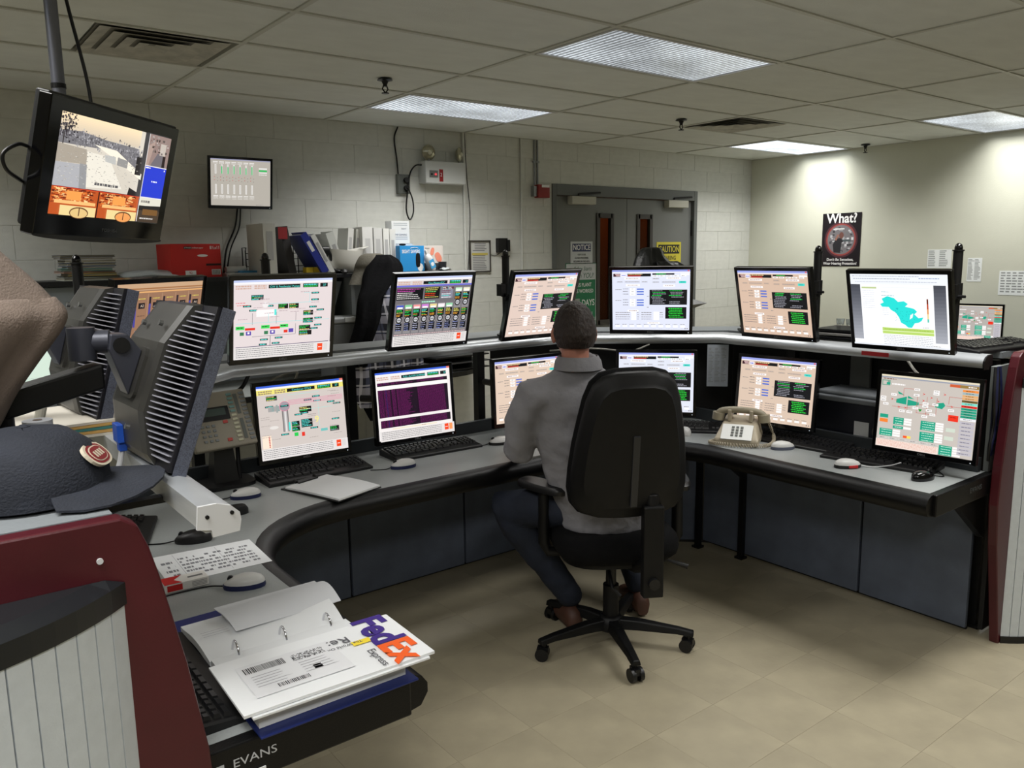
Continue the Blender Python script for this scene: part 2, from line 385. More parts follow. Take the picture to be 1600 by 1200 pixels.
# back rail of the worktop
M_rail = mat('rail_grey', (62, 66, 70), 0.4, 0.4)
rail = [(3.44, 1.36), (3.44, 2.84), (2.95, 3.33), (0.79, 3.33), (0.28, 2.84), (0.28, 1.45)]
tag(G().loft([[(o[0], o[1], DT + h) for o, h in zip((offset_path(rail, -0.025)[i], rail[i], rail[i], offset_path(rail, -0.025)[i]), (0.001, 0.001, 0.06, 0.06))] for i in range(len(rail))]).ob('desk_rail', M_rail), 'dark grey metal rail along the rear edge of the console worktop', 'rail')

# modesty panels
M_panel = mat('blue_grey_panel', (94, 102, 118), 0.75, noise=(7, 0.14), bump=(180, 0.12))
pn = [((0.95, 3.40), (1.622, 3.40), 'first blue-grey panel under the curved desk corner'), ((1.634, 3.40), (2.284, 3.40), 'blue-grey panel under the desk between two seams, behind the clipboard'),
      ((2.296, 3.40), (2.92, 3.40), 'blue-grey panel behind the seated person\'s knee'), ((2.94, 3.38), (3.20, 3.14), 'blue-grey diagonal panel behind the chair back'), ((3.24, 3.10), (3.50, 2.86), 'narrow blue-grey panel between two black uprights'),
      ((3.535, 2.56), (3.535, 1.905), 'blue-grey panel under the desk below the beige telephone'), ((3.535, 1.893), (3.535, 1.41), 'blue-grey panel at the console end, below the red-striped mouse'),
      ((0.27, 2.86), (0.93, 3.38), 'blue-grey corner panel beneath the black keyboard'), ((0.27, 1.45), (0.27, 2.84), 'blue-grey panel under the near console arm'), ((3.535, 2.84), (3.535, 2.575), 'short blue-grey panel left of the triangular bracket')]
for (a, b, lab) in pn:
    v = Vector((b[0] - a[0], b[1] - a[1], 0)); L_ = v.length; ang = math.atan2(v.y, v.x)
    o = G().box(0, L_, 0, 0.022, 0, 0.655).ob('modesty_panel', M_panel, None, (a[0], a[1], 0.015), (0, 0, ang), bev=0.003)
    tag(o, lab, 'panel', 'panels under the console')
tag(G().box(0.95, 2.93, 3.424, 3.44, 0.0, 0.66).ob('seam_blocker', M_black), 'black backing board behind the long row of desk panels', 'board')  # boards added to block light through the panel seams
tag(G().box(0, 0.95, 0.0, 0.016, 0, 0.66).ob('seam_blocker', M_black, None, (2.925, 3.45, 0), (0, 0, -0.794)), 'black backing board behind the diagonal desk panels', 'board')
tag(G().box(3.515, 3.531, 1.415, 2.85, 0.0, 0.66).ob('seam_blocker', M_black, None, (0.045, 0, 0)), 'black backing board behind the panels of the far desk arm', 'board')
# frame uprights and brackets
M_fr = mat('frame_black', (16, 17, 19), 0.45, 0.2)
def upright(x, y, z0, z1, lab, s=0.022):
    t = thing('frame_upright', lab, 'upright', (x, y, z0), 0, 'black frame uprights of the console')
    G().box(-s, s, -s, s, 0, z1 - z0).ob('post', M_fr, t)
    G().box(-s * 1.7, s * 1.7, -s * 1.7, s * 1.7, 0, 0.012).ob('foot_plate', M_fr, t)
for x, y, lab in ((0.98, 3.42, 'black upright behind the multi-line phone'), (1.70, 3.42, 'black upright behind the alarm list monitor'), (2.45, 3.42, 'black upright beside the peach lower monitor'),
                  (3.60, 2.36, 'black upright behind the lower peach monitor'), (3.60, 1.42, 'black upright behind the lower plant overview monitor')):
    upright(x + (0.03 if x > 3 else 0), y + (0.05 if x < 3 else 0), 0.0, 1.175, lab)
for x, y, lab in ((3.455, 2.80, 'thin black leg under the diagonal desk corner'), (3.50, 2.545, 'black leg with a triangular bracket under the desk')):
    upright(x, y, 0.0, DT - 0.04, lab, 0.014)
def bracket(x, y0, lab):
    o = G().add([(x, y0, DT - 0.037), (x - 0.36, y0, DT - 0.037), (x, y0, DT - 0.30), (x, y0 + 0.03, DT - 0.037), (x - 0.36, y0 + 0.03, DT - 0.037), (x, y0 + 0.03, DT - 0.30)],
                [(0, 2, 1), (3, 4, 5), (0, 1, 4, 3), (1, 2, 5, 4), (2, 0, 3, 5)]).ob('desk_bracket', M_fr)
    tag(o, lab, 'bracket', 'triangular desk brackets')
bracket(3.50, 2.53, 'black triangular bracket under the desk near the telephone'); bracket(3.52, 1.36, 'black triangular bracket at the desk end')

# monitor shelf
ST = 1.225
spath = [(0.42, 1.37), (0.42, 2.59), (1.04, 3.17), (2.72, 3.17), (3.36, 2.61), (3.36, 1.34)]
shelf = thing('monitor_shelf', 'raised grey shelf with silver rounded front edge carrying the monitor posts', 'shelf', (1.89, 3.3, ST))
spb = [(0.42, 1.435)] + spath[1:-1] + [(3.36, 1.345)]
sin = offset_path(spb, -0.16); sout = offset_path(spb, -0.40)
G().prism(list(sin) + list(reversed(sout)), ST - 0.028, ST - 0.003).ob('shelf_board', mat('shelf_top', (128, 133, 137), 0.4, noise=(150, 0.05)), shelf, w=True)
G().prism(list(offset_path(spath, -0.036)) + list(reversed(offset_path(spath, -0.158))), ST - 0.046, ST - 0.04).ob('cable_gap_rail', M_dark, shelf, w=True) if False else None
for (x, y), (dx, dy) in (((0.42, 1.6), (-1, 0)), ((0.42, 2.5), (-1, 0)), ((1.2, 3.17), (0, 1)), ((1.95, 3.17), (0, 1)), ((2.6, 3.17), (0, 1)), ((3.36, 2.5), (1, 0)), ((3.36, 1.9), (1, 0)), ((3.36, 1.42), (1, 0))):
    G().box(min(x, x + dx * 0.2) - 0.012 * abs(dy), max(x, x + dx * 0.2) + 0.012 * abs(dy), min(y, y + dy * 0.2) - 0.012 * abs(dx), max(y, y + dy * 0.2) + 0.012 * abs(dx), ST - 0.046, ST - 0.034).ob('support_bracket', M_dark, shelf, w=True)
sprof = [(-0.042, 0.0), (-0.01, 0.0), (0.014, -0.008), (0.028, -0.022), (0.030, -0.036), (0.02, -0.05), (-0.03, -0.05), (-0.042, -0.04)]
G().loft(sweep(spath, sprof, ST), True).ob('front_edge', M_alu, shelf, smooth=50, w=True)
for (x, y, s, m) in ((0.42, 1.37, 1, M_white), (3.36, 1.34, -1, M_dark)):
    e = G().prism([(x + s * a, ST + b) for a, b in sprof[:5] + [(0.026, -0.056), (-0.02, -0.058), (-0.022, -0.045), (-0.046, -0.04)]], y - 0.006, y, M=Matrix(((1, 0, 0, 0), (0, 0, 1, 0), (0, 1, 0, 0), (0, 0, 0, 1)))).ob('end_cap', m, shelf, w=True)
    for q in (-0.026, 0.016): G().cyl((x + s * q, y - 0.009, ST - 0.02), (x + s * q, y - 0.005, ST - 0.02), 0.0035, 10).ob('screw', M_dark, e, tuple(-shelf.location), w=False) if False else None
cap_scr = [c for c in shelf.children if c.name.startswith('end_cap')][0]
for q in (-0.028, 0.014): G().cyl((0.42 + q, 1.361, ST - 0.02), (0.42 + q, 1.366, ST - 0.02), 0.0035, 10).ob('screw', M_dark, cap_scr)
tag(G().box(3.325, 3.327, 1.71, 1.83, ST - 0.04, ST - 0.022).ob('red_label', mat('red_label', (160, 28, 34), 0.5)), 'small red adhesive label on the shelf edge below the map monitor', 'label')

# dark equipment bays behind the right arm and the diagonal
M_bay = mat('bay_black', (12, 12, 14), 0.6)
def bay(a, b, z0, z1, lab, m=M_bay):
    v = Vector((b[0] - a[0], b[1] - a[1], 0)); ang = math.atan2(v.y, v.x)
    tag(G().box(0, v.length, 0, 0.02, 0, z1 - z0).ob('bay_panel', m, None, (a[0], a[1], z0), (0, 0, ang), bev=0.002), lab, 'panel', 'rear panels of the console bay')
bay((2.62, 3.60), (3.72, 2.80), DT, 1.17, 'black rear panel below the shelf behind the diagonal monitor')
bay((3.735, 2.84), (3.735, 2.06), DT, 1.17, 'black rear panel below the shelf behind the peach monitor')
bay((3.735, 2.02), (3.735, 1.40), DT, 1.17, 'black rear panel below the shelf behind the plant overview monitor')
bay((3.70, 2.09), (3.70, 1.99), DT, 1.17, 'narrow grey rear strip between black bay panels', mat('bay_grey', (112, 114, 112), 0.6))
bay((3.80, 1.37), (3.56, 1.37), 0.02, DT, 'black side panel below the desk end beside the maroon gable')  # added black sheet stands in for the dark rack interior
bay((3.60, 1.36), (3.46, 1.36), DT, 1.17, 'grey side panel at the console end beside the hanging cables', mat('bay_side', (128, 132, 130), 0.5))

# end gables with ribbed columns
M_rib = mat('ribbed_aluminium', (204, 211, 216), 0.42, 0.12, noise=(40, 0.04), bump=(300, 0.08))
def gable(sx, y, lab):
    X = (lambda a: a) if sx > 0 else (lambda a: 3.785 - a)
    cx = X(-0.05)
    t = thing('console_gable', lab, 'end panel', (cx, y, 0), 0, 'console end gables')
    prof = [(0.26, 0.0), (0.30, 0.2), (0.355, 0.45), (0.378, 0.62), (0.37, 0.78), (0.345, 0.95), (0.312, 1.12), (0.30, 1.17), (0.285, 1.212), (0.262, 1.228), (0.10, 1.228), (-0.48, 1.228), (-0.50, 1.205), (-0.50, 0.0)]
    MX = Matrix(((1, 0, 0, 0), (0, 0, 1, 0), (0, 1, 0, 0), (0, 0, 0, 1)))
    G().prism([(X(a) - cx, b) for a, b in prof], 0, 0.036, M=MX).ob('gable_board', M_maroon, t, bev=0.004)
    # column: circular arc bulging towards -Y
    x0, x1, bul = (-0.46, 0.255, 0.155) if sx > 0 else (-0.46, 0.245, 0.155)
    ch = x1 - x0; Rr = (ch * ch / 4 + bul * bul) / (2 * bul); a = math.asin(ch / 2 / Rr); mx = (x0 + x1) / 2; yc = Rr - bul
    n = 22
    pt = lambda k, rr: (X(mx + rr * math.sin(-a + 2 * a * k)) - cx, yc - rr * math.cos(-a + 2 * a * k))
    colm = G(); poly = [pt(k / n, Rr - 0.006) for k in range(n + 1)]
    colm.prism([(p[0], min(p[1], 0.0)) for p in poly], 0.03, 1.085).ob('column_core', mat('rib_groove', (150, 158, 168), 0.5, 0.3), t)
    for k in range(n):
        p, q = pt((k + 0.035) / n, Rr), pt((k + 0.965) / n, Rr); p2, q2 = pt((k + 0.965) / n, Rr - 0.0065), pt((k + 0.035) / n, Rr - 0.0065)
        G().prism([p, q, p2, q2], 0.03, 1.085).ob('rib', M_rib, t)
    lens = [pt(k / n, Rr + 0.004) for k in range(n + 1)]; lens2 = [pt(k / n, Rr - 0.035) for k in range(n + 1)]
    ring = lambda P_, h: [(p[0], min(p[1], -0.001), h) for p in P_]
    G().loft([ring(lens, 1.085), ring(lens, 1.122), ring(lens2, 1.132)]).ob('column_cap', mat('cap_black', (24, 27, 30), 0.3), t)
    G().prism([(p[0], min(p[1], -0.001)) for p in lens], 0.0, 0.03).ob('column_plinth', M_black, t)
    return t
gable(1, 1.376, 'maroon end gable with pale ribbed column in the near corner')
gable(-1, 1.272, 'maroon end gable with ribbed column at the far end of the console')
tag(G().cyl((0.225, 1.373, 1.165), (0.225, 1.376, 1.165), 0.005, 12).ob('screw_cover', M_white), 'small white screw cover near the gable corner', 'cover')

# posts that carry the upper monitors
def post(x, y, lab):
    t = thing('monitor_post', lab, 'post', (x, y, ST - 0.003), 0, 'black monitor posts on the shelf')
    G().cyl((0, 0, 0.0), (0, 0, 0.405), 0.019, 20).ob('tube', M_black, t, smooth=40)
    G().cyl((0, 0, 0.403), (0, 0, 0.408), 0.023, 20).ob('rim', M_black, t)
    G().lathe([(0.016, 0.408), (0.016, 0.418), (0.012, 0.43), (0.004, 0.436)], 16).ob('cap', M_gloss, t, smooth=60)
    c = G().lathe([(0.026, 0.2), (0.026, 0.27)], 16).box(-0.045, 0, -0.02, 0.02, 0.205, 0.265).ob('clamp', M_black, t)
    G().cyl((-0.02, -0.05, 0.215), (-0.02, -0.02, 0.215), 0.006, 8).ob('clamp_screw', M_dark, c)
    G().lathe([(0.05, 0.0), (0.05, 0.008), (0.03, 0.015)], 20).ob('base_flange', M_black, t)
    return t
post(0.566, 3.33, 'black monitor post in front of the magazine pile'); post(2.525, 3.32, 'black monitor post next to the framed notice')
post(3.57, 2.21, 'black monitor post beside the round wall poster'); post(3.57, 1.565, 'black monitor post behind the map monitor')
post(2.00, 3.42, 'black monitor post in front of the standing white binder') if False else None
post(1.31, 3.43, 'black monitor post in front of the large standing white binder')

# ================================================================== SCREEN CONTENT  (grid 100 wide, 80 high, y down)
class Scr:
    def __init__(s, w, h, bg, uw=100.0, uh=80.0):
        s.w, s.h, s.uw, s.uh = w, h, uw, uh; s.g = G(); s.n = 0; s.texts = []
        s.r(0, 0, uw, uh, bg)
    def X(s, x): return (x / s.uw - 0.5) * s.w
    def Z(s, y): return (0.5 - y / s.uh) * s.h
    def r(s, x, y, w, h, c):
        s.g.rect(s.X(x), s.X(x + w), s.Z(y + h), s.Z(y), -0.0004 - 0.000012 * s.n, c); s.n += 1; return s
    def poly(s, pts, c):
        s.g.add([(s.X(x), -0.0004 - 0.000012 * s.n, s.Z(y)) for x, y in pts][::-1], [tuple(range(len(pts)))], c); s.n += 1
    def circ(s, x, y, r, c, ry=None): s.poly([(x + r * math.cos(2 * PI * k / 20), y + (ry or r) * math.sin(2 * PI * k / 20)) for k in range(20)], c)
    def words(s, x, y, w, c, h=0.7):
        e = x + w
        while x < e:
            q = random.uniform(0.8, 3.2); s.r(x, y, min(q, e - x), h, c); x += q + 0.5
    def block(s, x, y, w, h, bg, cs, lh=1.6):
        s.r(x, y, w, h, bg); yy = y + 0.7
        while yy < y + h - 0.6:
            s.words(x + 0.6, yy, (w - 1.2) * random.uniform(0.6, 1), random.choice(cs)); yy += lh
    def t(s, x, y, st, size, c): s.texts.append((s.X(x), s.Z(y), st, size * s.h / s.uh, c))

GREEN, CYAN, BLK, WHT, RED, ORG = (40, 200, 80), (90, 225, 215), (12, 14, 18), (245, 242, 240), (225, 50, 35), (240, 80, 30)
DIM = (130, 125, 125)
def footer(s, y=68, red2=False):
    s.r(0, y, 100, 12, (225, 220, 218))
    for k in range(5): s.words(2, y + 1.2 + k * 2, 80, (110, 108, 110), 0.6)
    s.r(86, y + 1, 5.5, 7.5, (238, 72, 30)); s.r(92.5, y + 1, 4.5, 7.5, (250, 150, 90) if red2 else (215, 210, 208)); s.words(87, y + 4.5, 3.5, WHT)
def header(s, title, tint=(205, 170, 155), blue=True):
    s.r(0, 0, 100, 2.2, (60, 100, 215) if blue else (190, 200, 235)); s.r(96, 0, 4, 2.2, (225, 120, 110)) if blue else None
    s.r(0, 2.2, 100, 2, (240, 238, 240))
    for x, w in ((2, 15), (20, 12)):
        for yy in (5.4, 7.6): s.words(x, yy, w, tint, 1.4)
    s.r(34, 5.2, 32, 3.6, BLK); s.r(69, 5, 16, 4, BLK); s.words(70, 5.7, 14, CYAN, 1); s.words(70, 7.4, 14, GREEN, 1); s.r(87, 5, 8, 4, BLK)
    s.t(50, 7.0, title, 3.0, CYAN); s.t(91, 7, '37', 3.4, CYAN)
W5, H5 = 0.376, 0.301
def scr_pumps():
    s = Scr(W5, H5, (224, 212, 212)); header(s, 'CW & Feedwater Pumps', blue=False)
    for x, y, w in ((17, 15, 12), (44, 25, 10), (55, 25, 10), (70, 33, 10.5), (70, 41, 10.5), (66, 48.5, 12), (66, 54, 13.5)): s.block(x, y, w, 5, BLK, [CYAN, GREEN, (230, 220, 120)])
    for x, y in ((78, 14), (78, 21), (9, 25), (15, 29.5), (31, 25.5), (76, 28.5), (84, 32), (82, 40.5), (82, 48), (78, 51.5), (26, 60), (41, 59), (25, 65), (38, 64.5), (22, 35)):
        s.r(x, y, 8, 1.8, BLK); s.words(x + 1, y + 0.5, 6, CYAN, 0.8)
    for x in (2, 27, 46): s.r(x, 46, 8.5, 3.4, (60, 215, 90)); s.words(x + 1, 47, 6, BLK, 0.9)
    for x in (11, 36): s.r(x, 48, 10, 2.4, RED)
    for x in (6, 30): s.r(x, 52, 4, 3.4, (50, 120, 80)); s.r(x + 6, 51.5, 5, 4, (90, 70, 170)); s.r(x + 7.5, 52.2, 2, 2, WHT)
    s.r(50, 52, 4, 3, RED); s.r(55, 51, 5, 4, (90, 70, 170))
    s.r(22, 30, 20, 7, (245, 240, 240)); s.r(40, 30, 2, 6, CYAN); s.circ(31, 25, 3, (235, 230, 230))
    for x, y, w, h in ((18, 33, 0.3, 12), (42, 33, 0.3, 12), (62, 33, 0.3, 10), (18, 57, 44, 0.3), (36, 57, 0.5, 11), (62, 46, 0.3, 11)): s.r(x, y, w, h, (70, 66, 80))
    for x, y, w, h in ((34, 24, 44, 0.3), (76, 15, 0.3, 9), (2, 43, 96, 0.3), (34, 34, 0.3, 9), (70, 14, 8, 0.3)): s.r(x, y, w, h, (110, 225, 225))
    for k in range(14): s.words(random.uniform(2, 88), random.uniform(12, 44), 9, (190, 170, 175))
    s.words(2, 22, 9, (225, 110, 120)); s.words(3, 24.5, 12, RED, 0.5)
    s.r(2, 67, 96, 0.6, (40, 40, 90)); footer(s)
    return s
def scr_condenser():
    s = Scr(W5, H5, (206, 196, 190)); s.r(0, 3, 100, 6.5, (235, 225, 120)); header(s, 'Condenser GT6.8', (150, 125, 110))
    s.block(10, 11.5, 12, 5, BLK, [(230, 220, 120), GREEN]); s.block(46, 27, 14, 6, BLK, [GREEN, (230, 220, 120)]); s.block(36, 42, 9, 5.5, BLK, [GREEN, CYAN]); s.block(36, 48, 9, 5, BLK, [GREEN, CYAN])
    s.block(47, 41, 13, 9, BLK, [CYAN]); s.block(80, 53, 11, 5.5, BLK, [GREEN, CYAN])
    for x, y in ((62, 16), (52, 19), (63, 21), (8, 22), (40, 34), (47, 33), (79, 24), (86, 26.5), (57, 51), (23, 54), (83, 44)): s.r(x, y, 9, 1.8, BLK); s.words(x + 1, y + 0.5, 7, CYAN, 0.8)
    for k in range(4): s.r(34, 18 + k * 1.5, 64, 0.35, (225, 90, 150))
    for x, y, w, h in ((30, 15, 0.3, 10), (68, 14, 0.3, 38), (45, 30, 40, 0.3), (34, 12, 36, 0.3)): s.r(x, y, w, h, (150, 225, 215))
    for k in range(6): s.r(11 + k * 2.2, 23 + (k == 4) * -1.5, 2.2, 5.5 + (k == 4) * 3, (165 - 12 * (k % 3), 160, 158))
    s.r(23, 24, 8, 3.4, (170, 165, 165))
    for k in range(7): s.r(26 + k, 28, 1.05, 24, [(120,116,115), (150, 146, 145), (190, 186, 185), (225, 222, 220), (200, 196, 195), (160, 156, 155), (120, 116, 115)][k])
    s.r(32.5, 42, 2, 9, CYAN); s.circ(29.5, 24, 6, (215, 120, 150), 5.5); s.circ(29.5, 24, 5.4, (160, 150, 158), 5); s.r(25, 22.6, 9, 2, BLK); s.words(26, 23.1, 7, CYAN, 0.8)
    s.t(65, 43, '9', 10, (245, 235, 130)); s.circ(16, 46, 5, (225, 220, 215), 1.8)
    s.r(38, 54.5, 4.5, 4, GREEN); s.r(46.5, 55, 3.5, 4.5, RED); s.r(69, 54, 8, 3, (110, 190, 185))
    s.r(2, 54, 10, 14, (245, 225, 205)); [s.r(9, 55 + k * 1.8, 1.4, 1.2, (190, 30, 30)) for k in range(7)]
    for k in range(22): s.words(random.choice((2, 12, 55, 80, 84)), random.uniform(12, 64), 10, (165, 155, 150), 0.5)
    footer(s, 68.5)
    return s
def scr_master():
    s = Scr(W5, H5, (112, 108, 112)); s.r(0, 0, 100, 9.5, (216, 205, 205)); header(s, 'Flow Master-PDC', blue=False); s.r(0, 9.6, 100, 1.8, (110, 110, 210))
    s.block(1, 13, 34, 13.5, BLK, [WHT, CYAN, RED, (220, 90, 190)], 2.1); s.block(37, 12.5, 20, 13.5, BLK, [(230, 220, 120), ORG, (120, 220, 120), WHT], 2.1); s.block(59, 12, 16, 14, (135, 135, 150), [CYAN, WHT, (120, 30, 40)], 2)
    s.block(60, 12.5, 7, 3, (80, 20, 30), [WHT]); s.block(68, 12.5, 7, 3, (80, 20, 30), [WHT]); s.words(34, 28.5, 18, (170, 235, 205), 1.6)
    cs = [(70, 90, 190), (130, 210, 150), (240, 150, 150), (200, 120, 210), (235, 215, 150), (240, 230, 235), (150, 215, 170), (200, 235, 205), (235, 232, 205)]
    for k in range(9):
        x = 2 + k * 10.8; y0 = 31 if k < 7 else 13
        s.r(x, y0, 9.2, 34.5 if k < 7 else 52, (140, 136, 138)); s.r(x, y0 + 1, 9, 4, cs[k]); s.r(x + 1, y0 + 3.2, 7, 2, WHT)
        for q in range(1 if k < 7 else 2):
            y = y0 + 6 + q * 19
            s.block(x, y, 9, 5, BLK, [GREEN, CYAN, (230, 220, 110)], 1.4); s.block(x, y + 5, 9, 4, BLK, [(240, 170, 60), GREEN], 1.4)
            s.circ(x + 4.5, y + 12.3, 4, BLK); s.circ(x + 4.5, y + 12.3, 2.7, (190, 190, 195)); s.words(x + 2.6, y + 12, 4, BLK, 0.8)
        s.block(x + 0.5, y0 + 22 if k < 7 else 54, 8, 9, BLK, [(190, 190, 215), (150, 160, 220)], 2.4)
    s.words(1, 66, 96, (220, 190, 190), 1); footer(s)
    return s
def scr_alarm():
    s = Scr(W5, H5, (238, 232, 230)); header(s, 'FULL ALARM SUMMARY')
    def rows(y0, y1):
        s.r(2, y0, 94, y1 - y0, (26, 8, 28)); y = y0 + 0.5
        while y < y1 - 0.8:
            for x, w in ((2.5, 6), (9.5, 8), (19.5, 5), (26, 4), (30.5, random.uniform(8, 18)), (54, 37)): s.words(x, y, w, (104, 22, 88), 0.7)
            s.r(12, y, 0.8, 0.7, (40, 40, 120)); y += 1.35
    rows(12, 16); s.r(2, 16.2, 94, 4, (250, 246, 240)); rows(20.5, 53); rows(56, 65)
    s.r(16, 66, 60, 1.6, (235, 225, 200)); s.words(55, 66.3, 6, (150, 120, 120)); footer(s, 68.5, True)
    return s
def scr_turbine(bg, bright=1.0):
    B = lambda c: tuple(min(255, int(v * bright)) for v in c)
    s = Scr(W5, H5, bg); w2 = B((248, 244, 242)); g2 = tuple(int(v * 0.93) for v in bg)
    s.r(0, 0, 100, 2.6, (150, 160, 225)); s.r(96.5, 0.4, 2.5, 1.8, (215, 110, 110)); s.r(0, 2.6, 100, 1.2, B((235, 232, 240)))
    s.r(1.5, 4.8, 9, 4, (60, 30, 40)); s.r(4, 5.3, 6, 1, (225, 190, 190)); s.r(5, 7, 5.5, 1, (225, 190, 190)); s.r(12, 5, 6, 4, B((235, 230, 245))); s.words(12.5, 6.5, 5, (90, 110, 200), 1.2)
    s.r(20, 4.8, 30, 3.8, BLK); s.words(21, 5.1, 18, (235, 200, 140), 1); s.r(20, 7, 17, 1.4, (190, 50, 40)); s.r(52, 4.6, 28, 2, BLK); s.words(57, 5, 12, GREEN, 1)
    for k in range(5): s.r(52 + k * 9, 7, 7, 1.8, w2); s.words(53 + k * 9, 7.6, 4, DIM)
    s.r(88, 4.8, 11, 2, w2)
    for x, y, w in ((16, 10, 20), (70, 9.8, 18), (18, 19, 18), (66, 19.5, 15), (20, 53, 14), (46, 69.5, 16)): s.r(x, y, w, 2.4, w2); s.words(x + 2, y + 0.8, w - 4, (150, 110, 110))
    for x, y, w in ((6, 14.5, 8), (16, 14.5, 20), (38, 14.5, 8), (52, 10.5, 9), (52, 15, 9), (64, 15, 18)): s.r(x, y, w, 2.2, g2); s.words(x + 1, y + 0.7, w - 2, (160, 152, 152))
    s.r(86, 14.6, 9, 3, (70, 215, 200)); s.words(88, 15.8, 5, (40, 120, 130))
    for y0 in (24.5, 39):
        s.words(4, y0 + 1, 8, DIM)
        for k in range(3): s.words(14, y0 + k * 3.4, 7, (100, 96, 100)); s.r(23, y0 - 0.4 + k * 3.4, 7, 2.6, w2); s.words(25, y0 + 0.4 + k * 3.4, 3, DIM, 0.6); s.r(32, y0 + k * 3.4, 9, 1.5, (60, 100, 205))
        s.words(45, y0 + 10, 3, DIM)
    s.r(48.5, 26, 48, 20, BLK)
    for x in (52, 75):
        for k in range(9):
            if (x == 75 and k in (5, 6)): continue
            s.words(x + random.uniform(-2, 2), 27 + k * 2.05, random.uniform(12, 17), GREEN if k in (0, 3, 1) and random.random() < 0.7 else (150, 150, 160), 0.9)
    s.r(69, 49, 27, 15.5, BLK)
    for k in range(6): s.words(73 + (k % 2), 50.3 + k * 2.3, random.uniform(15, 19), (40, 205, 60), 1.2)
    for k in range(4):
        s.words(4, 56 + k * 2.9, 19, (120, 112, 112)); s.r(25, 55.3 + k * 2.9, 6, 2.4, w2); s.words(32.5, 56 + k * 2.9, 2.4, DIM)
        s.words(38, 56 + k * 2.9, 13, (120, 112, 112)); s.r(54, 55.3 + k * 2.9, 7, 2.4, w2)
        if k < 3: s.words(62, 56 + k * 2.9, 4, DIM)
    for k in range(10): s.words(3.5 + k * 9.4, 72, 6, DIM); s.r(4 + k * 9.4, 73.6, 6, 2.4, w2); s.words(4.5 + k * 9.4, 77.4, 5, g2)
    s.r(94, 77, 1.6, 1.4, DIM); s.r(96.6, 77, 1.6, 1.4, DIM)
    return s
def scr_map():
    s = Scr(W5, H5, (248, 250, 252))
    s.r(0, 0, 100, 11.5, (236, 240, 246)); s.words(2, 2, 70, (170, 175, 190)); s.words(3, 4.8, 60, (160, 165, 180)); s.words(5, 8, 85, (190, 195, 205)); s.words(72, 4, 20, (130, 150, 190))
    for x0 in (0, 86):
        for k in range(16): v = 70 + k * 6.5; s.r(x0, 11.5 + k * 3.9, 10.5 if x0 == 0 else 12, 4, (v, v + 3, v + 12))
    s.r(12, 14, 16, 2, (190, 205, 150)); [s.words(12.5, 18 + k * 2.4, 13, (200, 205, 215), 0.5) for k in range(9)]; s.r(33, 14, 50, 1, (235, 238, 240))
    s.words(33, 19, 8, (140, 180, 190), 0.6); s.words(33, 23, 14, (140, 180, 190), 0.6); [s.words(33, 30 + k * 2.4, 7, (205, 208, 215), 0.5) for k in range(7)]; s.r(32, 26, 52, 0.2, (215, 218, 222))
    out = [(33, 27), (39, 24), (46, 26), (50, 30), (56, 29), (60, 32), (57, 35), (62, 36), (66, 37), (69, 40), (66, 43), (70, 47), (75, 46), (73, 50), (70, 52), (66, 53), (63, 58), (59, 58), (56, 55), (52, 53), (50, 47), (47, 42), (42, 39), (40, 36), (33, 36), (31, 33), (35, 31)]
    s.poly(out, (40, 222, 214)); s.poly([(62, 44), (65, 42), (64, 47), (61, 49)], (248, 250, 252)); s.poly([(47, 37), (50, 36.5), (49, 39)], (20, 190, 190))
    for k in range(40): s.r(random.uniform(46, 66), random.uniform(38, 52), 0.5, 0.4, (20, 120, 130))
    for k in range(14): s.r(79, 26 + k * 1.8, 1.6, 1.8, [(110, 40, 20), (190, 70, 40), (225, 150, 90), (235, 210, 150), (90, 200, 180), (30, 60, 130)][min(5, k // 3)])
    s.words(74, 57, 6, DIM, 0.5); s.words(75, 61, 8, (200, 205, 205), 0.5)
    s.r(32, 59, 53, 7, (185, 215, 110)); s.r(32, 62.5, 53, 0.6, (235, 245, 210)); s.words(34, 60.5, 48, (140, 180, 70), 0.6)
    for k in range(6): s.words(33, 67.5 + k * 1.9, 51, (185, 188, 195), 0.7)
    s.r(0, 78, 100, 2, (228, 232, 238)); s.words(84, 76.8, 8, DIM, 0.6)
    return s
